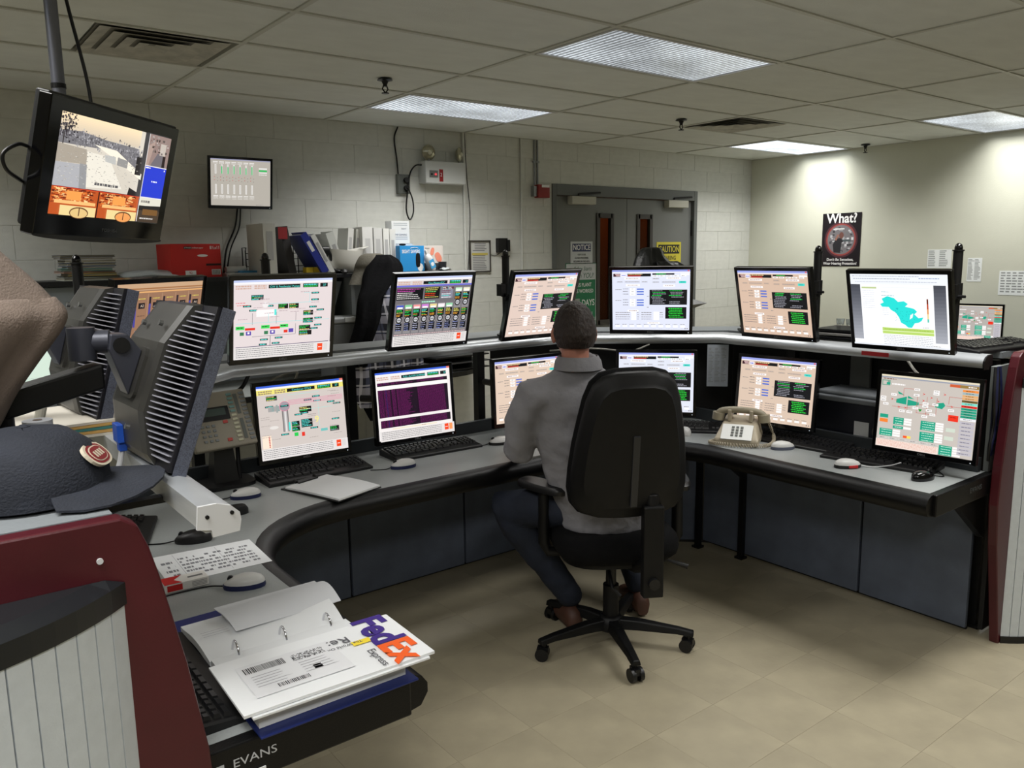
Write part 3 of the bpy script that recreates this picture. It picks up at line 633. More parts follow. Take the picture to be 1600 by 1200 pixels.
def scr_plant(bg=(198, 190, 182), w=W5, h=H5):
    s = Scr(w, h, bg); T = (30, 158, 128)
    s.r(0, 0, 100, 2, (225, 215, 190)); s.r(0, 2, 100, 1.4, (150, 155, 170)); s.words(2, 4, 14, (120, 80, 60), 0.9)
    s.r(1, 6, 9, 6, (120, 160, 140)); s.r(2, 7, 5, 4, bg); s.r(6, 8.5, 4, 2.5, T); s.words(12, 9, 14, WHT, 1.6)
    s.poly([(18, 26), (29, 22), (29, 31), (18, 30)], T); s.poly([(30, 25), (42, 27), (42, 30), (30, 32)], T); s.poly([(19, 17), (27, 21), (20, 20)], T); s.poly([(30, 21), (37, 24), (30, 24)], T); s.poly([(58, 26), (67, 24), (69, 27), (66, 31), (59, 30)], T)
    for pts in ((42, 29, 16, 0.4), (16, 27, 3, 0.4), (50, 20, 0.4, 20), (40, 20, 0.4, 18), (40, 38, 20, 0.4), (60, 20, 0.4, 18), (25, 14, 0.4, 8), (25, 13, 12, 0.4), (72, 17, 0.4, 8), (72, 17, 14, 0.4), (70, 27, 20, 0.4), (14, 34, 20, 0.4), (30, 31, 0.4, 8)): s.r(*pts, (190, 90, 80))
    for x, y in ((12, 20), (36, 12), (36, 18), (56, 12), (56, 14.5), (1, 24), (1, 27), (4, 31), (36, 32), (46, 26), (46, 29), (50, 33), (56, 26), (72, 30), (22, 37), (30, 37), (46, 40), (54, 37)): s.r(x, y, 6, 2.6, WHT); s.words(x + 1, y + 1, 4, DIM, 0.6)
    for x, y in ((12, 25), (45, 16), (45, 23), (53, 19), (60, 22), (66, 14), (20, 33), (27, 33), (74, 26)): s.poly([(x, y), (x + 3, y + 1.4), (x, y + 2.8), (x + 1.5, y + 1.4)], (215, 40, 30))
    s.poly([(42, 34), (46, 34), (44, 37)], (30, 140, 50))
    def tb(x, y, w_, h_, n):
        s.r(x, y, w_, h_, T); [s.words(x + 2, y + 1 + k * h_ / n, w_ - 3, (190, 235, 215), 0.7) for k in range(n)]; [s.r(x + w_ + 0.4, y + k * h_ / n, 8, h_ / n - 0.5, WHT) for k in range(n)]
    s.r(2, 44, 9, 4, T); s.r(2, 49, 9, 4, (240, 130, 50)); tb(17, 46, 11, 8, 3); tb(17, 55.5, 11, 3, 1); tb(3, 60, 14, 8, 3); tb(46, 46, 15, 10, 4); tb(46, 58, 15, 10, 4)
    s.r(29, 65, 4, 2.6, (240, 90, 40)); s.r(33, 65, 4, 2.6, (245, 220, 90)); s.r(73, 36, 10, 6.5, (235, 50, 25)); s.words(75, 38, 6, (150, 20, 10)); s.r(72, 50, 9, 4, (205, 215, 200)); s.r(71, 59, 9, 4, (205, 215, 200))
    for k in range(6): s.r(2 + k * 11, 69, 10, 2, (205, 200, 195)); s.words(4 + k * 11, 69.7, 5, DIM, 0.7)
    s.r(0, 72, 66, 8, (240, 222, 212)); [s.words(1, 72.6 + k * 1.3, 64, (225, 180, 165), 0.7) for k in range(5)]; tb(67, 69, 13, 10.5, 4)
    s.r(72, 3.5, 28, 3, (150, 120, 60)); s.r(72, 3.5, 10, 3, (205, 90, 50)); s.words(90, 4.5, 8, WHT, 1)
    for k, c in enumerate([(240, 140, 60), (160, 180, 180), (225, 170, 110), (225, 170, 110), (110, 90, 40), (120, 220, 200), (215, 40, 30), T, T, T, T, (235, 235, 240)]): s.r(85, 8 + k * 2.7, 15, 2.3, c); s.words(88, 8.8 + k * 2.7, 8, tuple(v // 2 for v in c), 0.6)
    for k in range(9): s.r(85, 41 + k * 4, 14, 3.4, (188, 184, 192)); s.words(87, 42.4 + k * 4, 9, (110, 106, 120), 0.7)
    return s
def scr_trend():
    s = Scr(W5, H5, (150, 112, 86)); s.r(0, 0, 100, 6, (196, 160, 126)); s.r(0, 4, 100, 1.2, (160, 110, 70)); s.r(0, 7, 100, 1.2, (225, 170, 110))
    for row in range(2):
        for k in range(6):
            x, y = 4 + k * 16, 12 + row * 36
            s.r(x + 14.5, y - 3, 0.3, 34, (196, 160, 130)); s.r(x, y, 2.2, 26, (38, 28, 40)); s.r(x, y + (6 if k % 3 else 14), 2.2, 20 if k % 3 else 12, (70, 66, 150) if k % 3 else (235, 170, 60))
            s.r(x + 4.5, y + 5, 7, 5, (24, 18, 22)); s.t(x + 8, y + 7.5, 'A%d' % (k + 1), 3.2, (225, 205, 190)); s.words(x + 4, y + 1, 8, (205, 190, 90), 0.8); s.words(x + 4, y + 16, 8, (110, 80, 66), 0.8); s.words(x + 3, y + 29, 10, (120, 88, 70), 0.8)
    return s
def scr_bars():
    s = Scr(0.408, 0.306, (176, 170, 160), 100, 75); s.r(0, 0, 100, 1.6, (150, 150, 175)); s.words(1, 4, 3, DIM)
    for k in range(7):
        x = 7 + k * 10
        for r0 in (8, 40):
            s.r(x - 3, r0 - 3.5 if r0 == 8 else r0 + 19, 8, 1.4, (225, 222, 218)); s.words(x - 3, r0 - 1 if r0 == 8 else r0 + 21.5, 8, (225, 222, 218), 0.9); s.words(x - 3, r0 + 24, 8, (210, 206, 200), 0.8) if r0 == 40 else None
            s.r(x, r0 + 1, 2.6, 15, (238, 236, 232)); s.r(x + 0.6, r0 + 1.5, 1.4, 14, (190, 186, 180))
            if k and r0 == 8: s.r(x + 0.4, r0 + 3 + k % 3, 1.8, 13 - k % 3, (50, 175, 95))
        for y in (29, 34): s.circ(x - 1, y, 0.6, (190, 60, 60)); s.circ(x + 4, y + 1.5, 0.5, (60, 60, 60))
    s.r(80, 12, 14, 2.2, (225, 225, 220)); s.r(80, 15.4, 14, 2.4, (40, 185, 90)); s.r(80, 19, 14, 1.6, (225, 225, 220)); s.words(80, 22.5, 14, (225, 225, 220), 1.2); s.words(75, 73, 12, DIM, 0.6)
    return s
def scr_white():
    s = Scr(W5, H5, (206, 224, 208)); s.words(6, 10, 60, (170, 190, 176)); s.words(6, 40, 70, (180, 200, 186)); s.words(6, 50, 60, (180, 200, 186)); return s
def scr_cctv():
    s = Scr(0.575, 0.324, (20, 20, 22), 100, 60); rd = random.Random(5)
    s.r(0, 0, 77, 43, (214, 206, 192))
    for k in range(10): s.r(0, k * 1.1, 73, 1.2, (250 - k * 4, 226 - k * 3, 186 - k * 1))
    s.poly([(0, 11), (20, 9), (40, 11), (73, 12), (77, 26), (40, 17), (0, 18)], (120, 118, 122))
    for k in range(520): x = rd.uniform(0, 75); y = rd.gauss(11, 2.2) + x * 0.06; v = rd.randint(70, 185); s.r(x, max(0.2, y), rd.uniform(0.25, 1.3), rd.uniform(0.3, 1.8), (v, v - 2, v + 2))
    for k in range(130): x = rd.gauss(6, 3.6); y = rd.gauss(7, 4); v = rd.randint(25, 80); s.r(max(0, x), max(0.2, y), rd.uniform(0.4, 1.4), rd.uniform(0.4, 1.4), (v, v - 6, v))
    s.r(4, 12, 0.8, 9, (50, 44, 44)); s.poly([(0, 18), (24, 19), (26, 28), (0, 29)], (170, 160, 146)); s.poly([(30, 15), (50, 16), (77, 28), (77, 32), (48, 21)], (246, 238, 220))
    s.poly([(0, 29), (20, 28.5), (24, 43), (0, 43)], (176, 176, 180)); s.poly([(25, 20), (44, 21), (60, 40), (26, 42)], (236, 230, 216))
    s.poly([(52, 20), (62, 21), (62, 26), (52, 25)], (150, 148, 146)); s.poly([(40, 20), (50, 20), (51, 25), (41, 24)], (190, 190, 186)); s.r(70, 17, 6, 12, (34, 30, 32)); s.poly([(67, 38), (77, 41), (77, 43), (66, 43)], (28, 26, 28)); s.poly([(20, 28), (26, 28), (28, 43), (22, 43)], (150, 150, 152))
    for k in range(260): v = rd.randint(140, 215); s.r(rd.uniform(2, 74), rd.uniform(19, 40), rd.uniform(0.2, 1.6), rd.uniform(0.15, 0.5), (v, v - 4, v - 12))
    s.words(34, 38, 22, (90, 88, 90), 1.6)
    for x0, w_ in ((0, 39), (39.5, 37.5)):
        s.r(x0, 43.3, w_, 16.7, (190, 84, 34))
        for k in range(220): c = rd.choice([(245, 180, 110), (225, 120, 50), (130, 40, 16), (250, 215, 150), (90, 26, 12)]); s.r(x0 + rd.uniform(0, w_ - 6), 43.4 + rd.uniform(0, 9), rd.uniform(0.4, 4), rd.uniform(0.2, 0.9), c)
        s.r(x0 + 12, 45, 12, 5.5, (245, 160, 80)); s.r(x0 + 3, 51, w_ - 5, 2, (250, 190, 120)); s.r(x0 + 8, 54, w_ - 9, 6, (238, 214, 150)); s.circ(x0 + 24, 58, 8, (110, 70, 40), 3.6); s.circ(x0 + 24, 58.2, 7.2, (230, 196, 130), 3.0) if x0 == 0 else s.circ(x0 + 24, 58.2, 7.2, (240, 160, 90), 3.0)
        s.r(x0 + 23.6, 55, 0.8, 5, (90, 50, 30))
    s.r(0, 43, 77, 0.4, (220, 60, 40)); s.r(77, 0, 23, 60, (236, 232, 230))
    s.r(77.5, 0, 22.5, 21, (150, 128, 122)); s.poly([(82, 21), (88, 12), (95, 12), (98, 21)], (112, 106, 112)); s.r(90, 5, 6, 8, (196, 186, 176)); s.r(94, 13, 3, 8, (36, 24, 26)); s.poly([(77.5, 8), (84, 4), (80, 21), (77.5, 21)], (176, 152, 142))
    for k in range(30): v = rd.randint(40, 200); s.r(rd.uniform(78, 97), rd.uniform(0.4, 12), rd.uniform(0.6, 2.4), rd.uniform(0.3, 1.6), (v, v - 10, v - 14))
    s.r(77.5, 21.6, 22.5, 21, (38, 60, 205)); s.words(86, 31, 6, (220, 225, 245), 1.0); s.words(78, 22.2, 5, WHT, 0.8); s.circ(98, 23, 0.6, WHT)
    s.r(77.5, 43.2, 22.5, 16.8, (70, 56, 44)); s.r(77.5, 43.2, 22.5, 5.5, (225, 222, 205)); s.words(79, 45, 9, (120, 116, 110), 1.6); s.poly([(77.5, 49), (100, 48), (100, 52), (77.5, 52)], (34, 32, 30)); s.r(82, 51, 16, 4, (120, 84, 44)); s.words(80, 57, 14, (215, 210, 205), 0.9)
    return s

# ================================================================== MONITORS
def ring_frame(w, h, l, r_, t, b, y0, y1):
    """rectangular frame around an opening w x h"""
    g = G(); a, c = w / 2, h / 2
    o = [(-a - l, -c - b), (a + r_, -c - b), (a + r_, c + t), (-a - l, c + t)]; i = [(-a, -c), (a, -c), (a, c), (-a, c)]
    R_ = lambda P_, y: [(x, y, z) for x, z in P_]
    return g.loft([R_(o, y1), R_(o, y0), R_(i, y0), R_(i, y0 + 0.003)][::-1], False)
_txtm = {}
def txt_mat(c):
    if c not in _txtm: _txtm[c] = mat('glow_text_%d_%d_%d' % c, c, 0.5, emit=0.8)
    return _txtm[c]
DELLM = mat('bezel_logo', (120, 122, 126), 0.4)
def put_screen(s, root, rot, name='screen'):
    o = s.g.ob(name, SCREEN, root, rot=rot)
    Rm = Euler(rot).to_matrix()
    for x, z, st, size, c in s.texts:
        text(st, size, txt_mat(c), o, (x, -0.0004 - 0.000012 * (s.n + 4), z), ext=0)
    return o
def monitor(s, pos, yaw, tilt, lab, post=None, logo='DELL', bez=M_gloss, vents=False, group='flat monitors of the console', name='monitor', stand=None):
    rot = (-math.radians(tilt), 0, math.radians(yaw + 90)); Rm = Euler(rot).to_matrix()
    t = thing(name, lab, 'monitor', pos, 0, group)
    put_screen(s, t, rot)
    w, h = s.w, s.h
    fr_ = ring_frame(w, h, 0.0155, 0.0155, 0.0165, 0.021, -0.004, 0.02).ob('bezel', bez, t, rot=rot, bev=0.002)
    a, c = w / 2 + 0.0145, h / 2 + 0.016
    hs = G().loft([[(-a, 0.0, -c - 0.004), (a, 0.0, -c - 0.004), (a, 0.0, c), (-a, 0.0, c)], [(-a, 0.022, -c - 0.004), (a, 0.022, -c - 0.004), (a, 0.022, c), (-a, 0.022, c)],
              [(-a * 0.8, 0.045, -c * 0.84), (a * 0.8, 0.045, -c * 0.84), (a * 0.8, 0.045, c * 0.84), (-a * 0.8, 0.045, c * 0.84)]]).ob('housing', M_black, t, rot=rot)
    hp = G().loft([[(x * 1.0, 0.044, z) for x, z in superellipse(0.075, 0.07, 6)], [(x * 0.9, 0.062, z * 0.9) for x, z in superellipse(0.075, 0.07, 6)]]).ob('mount_plate', M_dark, t, rot=rot)
    G().cyl((w / 2 - 0.004, -0.0046, -h / 2 - 0.012), (w / 2 - 0.004, -0.004, -h / 2 - 0.012), 0.0022, 8).ob('power_led', mat('led', (210, 220, 230), 0.3, emit=0.6), t, rot=rot)
    if logo: text(logo, 0.0115, DELLM, fr_, (0, -0.0046, -h / 2 - 0.0105), sx=1.3, ext=0)
    if post:
        b0 = Vector(pos) + Rm @ Vector((0, 0.062, 0)); pz = b0.z; mid = Vector((post[0], post[1], pz)) ; e = b0 + (Rm @ Vector((0, 0.07, 0)))
        e.z = pz
        G().tube([b0, e, mid], 0.017, 10).ob('arm', M_black, t, tuple(-t.location), smooth=50)
        if len(post) > 2: G().cyl((post[0], post[1], post[2]), (post[0], post[1], pz + 0.02), 0.018, 12).ob('support_post', M_black, t, tuple(-t.location), smooth=40)
    if stand:
        b0 = Vector(pos) + Rm @ Vector((0, 0.06, -0.02)); hz = stand
        G().tube([b0, b0 + Rm @ Vector((0, 0.05, -0.06)), (b0.x + 0.08 * -math.cos(math.radians(yaw)), b0.y + 0.08 * -math.sin(math.radians(yaw)), hz + 0.01)], 0.022, 10).ob('stand_neck', M_black, t, tuple(-t.location), smooth=50)
        G().lathe([(0.11, 0.0), (0.11, 0.008), (0.09, 0.014), (0.03, 0.016)], 28).ob('stand_base', M_black, t, (b0.x - pos[0] - 0.06 * math.cos(math.radians(yaw)), b0.y - pos[1] - 0.06 * math.sin(math.radians(yaw)), hz - pos[2]))
    return t
monitor(scr_pumps(), (1.179, 2.935, 1.412), -92, -13.5, 'upper monitor with white feedwater pump diagram, below the standing binders', (1.31, 3.43))
monitor(scr_master(), (1.86, 2.971, 1.404), -90, -14.5, 'upper monitor with grey nine-column control screen beside the plaid jacket', (2.10, 3.40, ST - 0.003))
monitor(scr_turbine((222, 200, 188)), (2.436, 2.927, 1.402), -90.5, -17.5, 'upper peach turbine monitor partly behind the person\'s head', (2.525, 3.32))
monitor(scr_turbine((222, 226, 242), 1.05), (2.982, 2.744, 1.404), -140.5, -9, 'upper bluish-white turbine monitor below the caution sign', (3.22, 2.96, ST - 0.003))
monitor(scr_turbine((212, 184, 163)), (3.206, 2.195, 1.400), -182, -12.5, 'upper peach turbine monitor between the corner and the round poster', (3.57, 2.21))
monitor(scr_map(), (3.175, 1.602, 1.395), -176.5, -15.6, 'upper monitor with a cyan state map, by the wall notices', (3.57, 1.565))
monitor(scr_condenser(), (1.329, 3.16, 0.972), -91.5, 4.9, 'lower monitor with condenser diagram and a yellow number nine, behind the clipboard', (1.33, 3.42))
monitor(scr_alarm(), (1.837, 3.104, 0.982), -92.5, 4.5, 'lower monitor with dark purple alarm list', (1.72, 3.40))
monitor(scr_turbine((222, 199, 180)), (2.452, 3.06, 0.978), -94, 2, 'lower peach turbine monitor partly hidden by the person\'s shoulder', (2.45, 3.42))
monitor(scr_turbine((222, 226, 238), 1.05), (3.065, 2.778, 0.981), -139.5, 2.4, 'lower bluish-white turbine monitor behind the chair back', (3.26, 2.97))
monitor(scr_turbine((215, 192, 173)), (3.30, 2.235, 0.976), -172, 6.0, 'lower peach turbine monitor behind the beige telephone', (3.60, 2.36))
monitor(scr_plant(), (3.273, 1.516, 0.971), -176.2, 4.2, 'lower monitor with teal plant overview at the console end', (3.60, 1.42))
monitor(scr_plant((176, 170, 164)), (7.60, 3.13, 0.98), -170, -2, 'small distant monitor with teal overview below the wall notices', None, stand=0.765, group='monitors away from the console')
monitor(scr_trend(), (0.71, 2.85, 1.415), -58, -13, 'brown trend monitor partly hidden behind two monitor backs', (0.566, 3.33))
monitor(scr_white(), (0.60, 5.24, 0.98), -88, 3, 'monitor with a blank pale page low behind the monitor arm', None, None, group='monitors away from the console', stand=0.762)
monitor(scr_bars(), (2.004, 5.60, 2.141), -90.4, -10, 'wall monitor with two rows of green bar gauges', (2.0, 5.77), None, group='monitors away from the console')

# hanging television
def television():
    pos = Vector((0.673, 3.155, 1.941)); yaw, tilt = -47.5, -15.4
    rot = (-math.radians(tilt), math.radians(1.0), math.radians(yaw + 90)); Rm = Euler(rot).to_matrix()
    t = thing('television', 'black flat television with camera views hung from the ceiling on a pole', 'television', pos)
    s = scr_cctv(); put_screen(s, t, rot)
    f = ring_frame(s.w, s.h, 0.055, 0.045, 0.042, 0.068, -0.014, 0.03).ob('bezel', M_gloss, t, rot=rot, bev=0.005)
    a, c = s.w / 2 + 0.048, s.h / 2 + 0.05
    G().loft([[(-a, 0.0, -c), (a, 0.0, -c), (a, 0.0, c), (-a, 0.0, c)], [(-a, 0.05, -c), (a, 0.05, -c), (a, 0.05, c), (-a, 0.05, c)], [(-a * 0.75, 0.11, -c * 0.8), (a * 0.75, 0.11, -c * 0.8), (a * 0.75, 0.11, c * 0.8), (-a * 0.75, 0.11, c * 0.8)]]).ob('housing', M_black, t, rot=rot, bev=0.006)
    lip = [(-a - 0.004, 0), (a + 0.004, 0)]
    low = [(x, -0.012 + 0.04 * (1 - (x / a) ** 2) * 0.0, 0) for x in (-a, a)]
    pts = [(a * math.cos(PI + PI * k / 16) * 1.02, -c - 0.02 - 0.016 * math.sin(PI * k / 16)) for k in range(17)]
    G().prism([(x, z) for x, z in pts] + [(a, -c - 0.015), (-a, -c - 0.015)], -0.012, 0.03, M=Matrix(((1, 0, 0, 0), (0, 0, 1, 0), (0, 1, 0, 0), (0, 0, 0, 1)))).ob('chin', mat('tv_chin', (64, 62, 60), 0.35), t, rot=rot, smooth=40)
    text('TOSHIBA', 0.016, DELLM, f, (0.02, -0.0147, -s.h / 2 - 0.042), sx=1.3, ext=0)
    bk = Rm @ Vector((-0.08, 0.13, 0.05)); px, py = bk.x, bk.y
    G().cyl((px, py, 0.0), (px, py, CEIL - pos.z), 0.021, 20).ob('pole', mat('pole_grey', (120, 122, 132), 0.35, 0.6), t, smooth=40)
    for z in (0.27, CEIL - pos.z - 0.14): G().cyl((px, py, z), (px, py, z + 0.015), 0.0235, 20).ob('pole_ring', M_dark, t)
    G().lathe([(0.07, CEIL - pos.z - 0.012), (0.07, CEIL - pos.z)], 24).ob('ceiling_plate', M_dark, t, (px, py, 0))
    G().tube([Rm @ Vector((-0.08, 0.1, 0)), (px, py, 0.02)], 0.03, 10).ob('tilt_mount', M_dark, t)
    G().tube(spline([(px + 0.035, py, CEIL - pos.z), (px + 0.05, py, 0.55), (px + 0.09, py, 0.3), (px + 0.1, py, 0.1)]), 0.006, 6).ob('power_cord', M_black, t, smooth=60)
    e = Rm @ Vector((-a, 0.05, 0)); u = Rm @ Vector((0, 0, 1)); o_ = Rm @ Vector((-1, 0, 0))
    G().tube(spline([e - u * 0.08, e + o_ * 0.07 - u * 0.05, e + o_ * 0.09 - u * 0.005, e + o_ * 0.04 + u * 0.03, e + u * 0.03]), 0.006, 6).ob('cable_loop', M_black, t, smooth=60)
    e = Rm @ Vector((a, 0.09, -0.1)); o_ = -o_
    G().tube(spline([e + u * 0.10, e + o_ * 0.05 + u * 0.1, e + o_ * 0.06 - u * 0.05, e + o_ * 0.03 - u * 0.1, e - u * 0.1]), 0.011, 8).ob('side_handle', M_black, t, smooth=60)
television()

# two monitors seen from behind, on swing arms over the near console arm
def back_monitor(pos, yaw, tilt, lab, arm):
    rot = (-math.radians(tilt), 0, math.radians(yaw + 90)); Rm = Euler(rot).to_matrix()
    t = thing('monitor', lab, 'monitor', pos, 0, 'monitors seen from behind')
    W, H = 0.405, 0.342; a, c = W / 2, H / 2
    s = scr_turbine((205, 200, 200)); put_screen(s, t, rot)
    M_edge = mat('speckled_bezel', (86, 90, 104), 0.38, 0.2, noise=(400, 0.4))
    ring_frame(s.w, s.h, 0.0155, 0.0155, 0.0185, 0.0225, -0.004, 0.024).ob('bezel', M_edge, t, rot=rot, bev=0.002)
    M_back = mat('back_shell', (52, 51, 48), 0.38, noise=(12, 0.2))
    MX = Matrix(((1, 0, 0, 0), (0, 0, 1, 0), (0, 1, 0, 0), (0, 0, 0, 1)))
    G().box(-a + 0.004, a - 0.004, 0.0, 0.031, -c + 0.004, c - 0.004).ob('core', mat('core_dark', (14, 13, 22), 0.5), t, rot=rot)
    # hump profile in depth (y) over height (z): flat block with chamfered top and bottom corners
    hump = [(-0.09, -c + 0.005), (0.09, -c + 0.005), (0.09, c - 0.005), (-0.09, c - 0.005)]
    prof = [(0.031, -c + 0.003), (0.05, -c + 0.02), (0.082, -c + 0.10), (0.082, c - 0.10), (0.05, c - 0.012), (0.031, c - 0.003)]
    sh = G().loft([[(-0.115, y, z) for y, z in prof], [(-0.09, y + 0.004, z) for y, z in prof], [(0.09, y + 0.004, z) for y, z in prof], [(0.115, y, z) for y, z in prof]]).ob('rear_shell', M_back, t, rot=rot)
    M_slat = mat('vent_slat', (188, 188, 200), 0.25, 0.5)
    n = 27
    for sx in (-1, 1):
        for k in range(n):
            z = -c + 0.022 + k * (H - 0.044) / (n - 1); q = min(1, (min(k, n - 1 - k) + 2) / 8)
            yb = 0.034 + 0.042 * q; xo, xi = sx * (a - 0.010), sx * 0.1165
            poly = [(xo, 0.030), (xi, 0.030), (xi, yb), (xi + sx * 0.012, yb), (xo, 0.036)]
            G().prism(poly, z, z + 0.0024).ob('vent_slat', M_slat, t, rot=rot)
    G().loft([[(x, 0.085, z) for x, z in superellipse(0.055, 0.055, 8)], [(x, 0.093, z) for x, z in superellipse(0.055, 0.055, 8)]]).ob('mount_plate', M_back, t, rot=rot)
    for q in ((-0.06, 0.11), (0.05, 0.105), (-0.05, -0.11)): G().cyl((q[0], 0.08, q[1]), (q[0], 0.088, q[1]), 0.006, 10).ob('shell_screw', M_steel, t, rot=rot)
    # tilt head: two triangular cheeks and a knuckle
    M_arm = mat('arm_grey', (62, 64, 74), 0.4, 0.3)
    hd = G().add([(x, y, z) for x in (-0.03, 0.03) for y, z in ((0.093, 0.045), (0.093, -0.05), (0.155, 0.03), (0.16, 0.06), (0.13, 0.07))], [(0, 1, 2, 3, 4), (9, 8, 7, 6, 5), (0, 5, 6, 1), (1, 6, 7, 2), (2, 7, 8, 3), (3, 8, 9, 4), (4, 9, 5, 0)]).ob('tilt_head', M_arm, t, rot=rot, bev=0.003)
    G().cyl((-0.034, 0.135, 0.045), (0.034, 0.135, 0.045), 0.016, 16).ob('tilt_pivot', M_black, hd)
    k0 = Vector(pos) + Rm @ Vector((0, 0.15, 0.047))
    k1 = k0 + Vector((-0.055, 0.02, 0))
    G().cyl(tuple(k0 + Vector((-0.02, 0, -0.035)) + Vector((-0.03, 0.01, 0))), tuple(k0 + Vector((-0.05, 0.01, 0.03))), 0.026, 18).tube([k0, k1], 0.024, 10).ob('knuckle', M_arm, t, tuple(-t.location), smooth=40)
    kz = k0.z - 0.075
    e = Vector((arm[0], arm[1], kz - 0.03)); s0 = Vector((k0.x - 0.05, k0.y + 0.01, kz))
    d = (e - s0); sd = Vector((-d.y, d.x, 0)).normalized() * 0.026
    up = Vector((0, 0, 0.026))
    G().loft([[s0 - d.normalized() * 0.03 + sd + up, s0 - d.normalized() * 0.03 - sd + up, s0 - d.normalized() * 0.03 - sd - up, s0 - d.normalized() * 0.03 + sd - up], [e + sd + up, e - sd + up, e - sd - up, e + sd - up]]).ob('swing_arm', M_black, t, tuple(-t.location), bev=0.006)
    G().cyl((arm[0], arm[1], ST - 0.003), (arm[0], arm[1], kz + 0.05), 0.02, 16).ob('arm_post', M_black, t, tuple(-t.location), smooth=40)
    G().lathe([(0.045, 0), (0.045, 0.01), (0.024, 0.014)], 20).ob('post_base', M_black, t, Vector((arm[0], arm[1], ST - 0.003)) - t.location)
    return t, Rm
b2, R2 = back_monitor(Vector((0.475, 1.80, 1.378)), 2.0, -21, 'near monitor seen from behind with slatted vents, arm mounted above the cap', (0.15, 1.775))
back_monitor(Vector((0.43, 2.33, 1.40)), 4.0, -16, 'farther monitor seen from behind, between the near one and the beige coat', (0.115, 2.36))
# blue video plug under the near monitor
p = Vector((0.475, 1.80, 1.378)) + R2 @ Vector((0.06, 0.06, -0.135))
t = thing('video_cable', 'white video cable with bright blue plug under the near monitor back', 'cable', p)
G().box(-0.012, 0.012, -0.022, 0.022, -0.02, 0.02).box(-0.008, 0.008, -0.012, 0.012, -0.04, -0.02).ob('plug', mat('vga_blue', (40, 96, 214), 0.45), t, bev=0.002)
G().tube(spline([(0, 0, -0.035), (-0.012, -0.012, -0.07), (-0.03, -0.02, -0.10), (-0.04, -0.02, -0.125)]), 0.006, 8).ob('cord', M_white, t, smooth=60)

# ================================================================== DESK THINGS
def key_layout():
    ks = []; y = 0.0
    for r_, n in enumerate((13, 14, 14, 13, 12, 8)):
        yy = 0.058 - r_ * 0.0195 - (0.006 if r_ else 0)
        for k in range(n):
            wk = 0.285 / n
            ks.append((-0.215 + k * wk, -0.215 + (k + 1) * wk - 0.003, yy, yy + 0.016))
    for r_ in range(5):
        for k in range(3):
            if r_ == 2 or (r_ == 3 and k != 1): continue
            ks.append((0.082 + k * 0.0195, 0.098 + k * 0.0195, 0.052 - (r_ + 0) * 0.0195 - 0.006, 0.068 - r_ * 0.0195 - 0.006))
    for r_ in range(5):
        for k in range(4): ks.append((0.146 + k * 0.0185, 0.161 + k * 0.0185, 0.0385 - r_ * 0.0195, 0.0545 - r_ * 0.0195))
    return ks
M_key = mat('key_cap', (26, 26, 28), 0.32)
kbody = G().loft([[(x, y, z) for x, y in ((-0.228, -0.078), (0.228, -0.078), (0.228, 0.086), (-0.228, 0.086))] for z in (0.0,)] + [[(-0.228, -0.078, 0.010), (0.228, -0.078, 0.010), (0.228, 0.086, 0.026), (-0.228, 0.086, 0.026)], [(-0.223, -0.074, 0.014), (0.223, -0.074, 0.014), (0.223, 0.082, 0.030), (-0.223, 0.082, 0.030)]]).mesh('keyboard_body')
kz = lambda y: 0.0135 + (y + 0.078) / 0.164 * 0.016
kk = G()
for x0, x1, y0, y1 in key_layout():
    h = kz(y0)
    kk.loft([[(x0, y0, h), (x1, y0, h), (x1, y1, kz(y1)), (x0, y1, kz(y1))], [(x0 + 0.002, y0 + 0.002, h + 0.008), (x1 - 0.002, y0 + 0.002, h + 0.008), (x1 - 0.002, y1 - 0.002, kz(y1) + 0.008), (x0 + 0.002, y1 - 0.002, kz(y1) + 0.008)]])
kmesh = kk.mesh('keys')
def keyboard(x, y, z, rz, lab, single=False, flip=False):
    t = thing('keyboard', lab, 'keyboard', (x, y, z), rz, 'black computer keyboards')
    place('keyboard_body', kbody, M_black, t)
    if single:
        for x0, x1, y0, y1 in key_layout():
            h = kz(y0); g_ = G()
            g_.loft([[(x0, y0, h), (x1, y0, h), (x1, y1, kz(y1)), (x0, y1, kz(y1))], [(x0 + 0.003, y0 + 0.003, h + 0.009), (x1 - 0.003, y0 + 0.003, h + 0.009), (x1 - 0.003, y1 - 0.003, kz(y1) + 0.009), (x0 + 0.003, y1 - 0.003, kz(y1) + 0.009)]]).ob('key', M_key, t)
    else:
        o = place('keys', kmesh, M_key, t); o['kind'] = 'stuff'
    return t
R_ = math.radians
keyboard(1.345, 3.105, DT, R_(0), 'black keyboard in front of the condenser monitor')
keyboard(1.93, 3.12, DT, R_(-2), 'black keyboard in front of the purple alarm monitor')
keyboard(3.19, 2.62, DT, R_(-50), 'black keyboard at the corner, peeping out beside the chair back') 
keyboard(3.31, 2.11, DT, R_(-86), 'black keyboard behind the beige telephone')
keyboard(3.27, 1.69, DT, R_(-82), 'long black keyboard at the console end behind the red-striped mouse')
keyboard(0.402, 1.71, DT, R_(90), 'near black keyboard beside the open binder', True)
keyboard(0.52, 2.73, DT, R_(70), 'black keyboard under the brim of the cap')
keyboard(3.62, 1.42, ST - 0.003, R_(-8), 'black keyboard lying on the shelf beside the distant monitor')

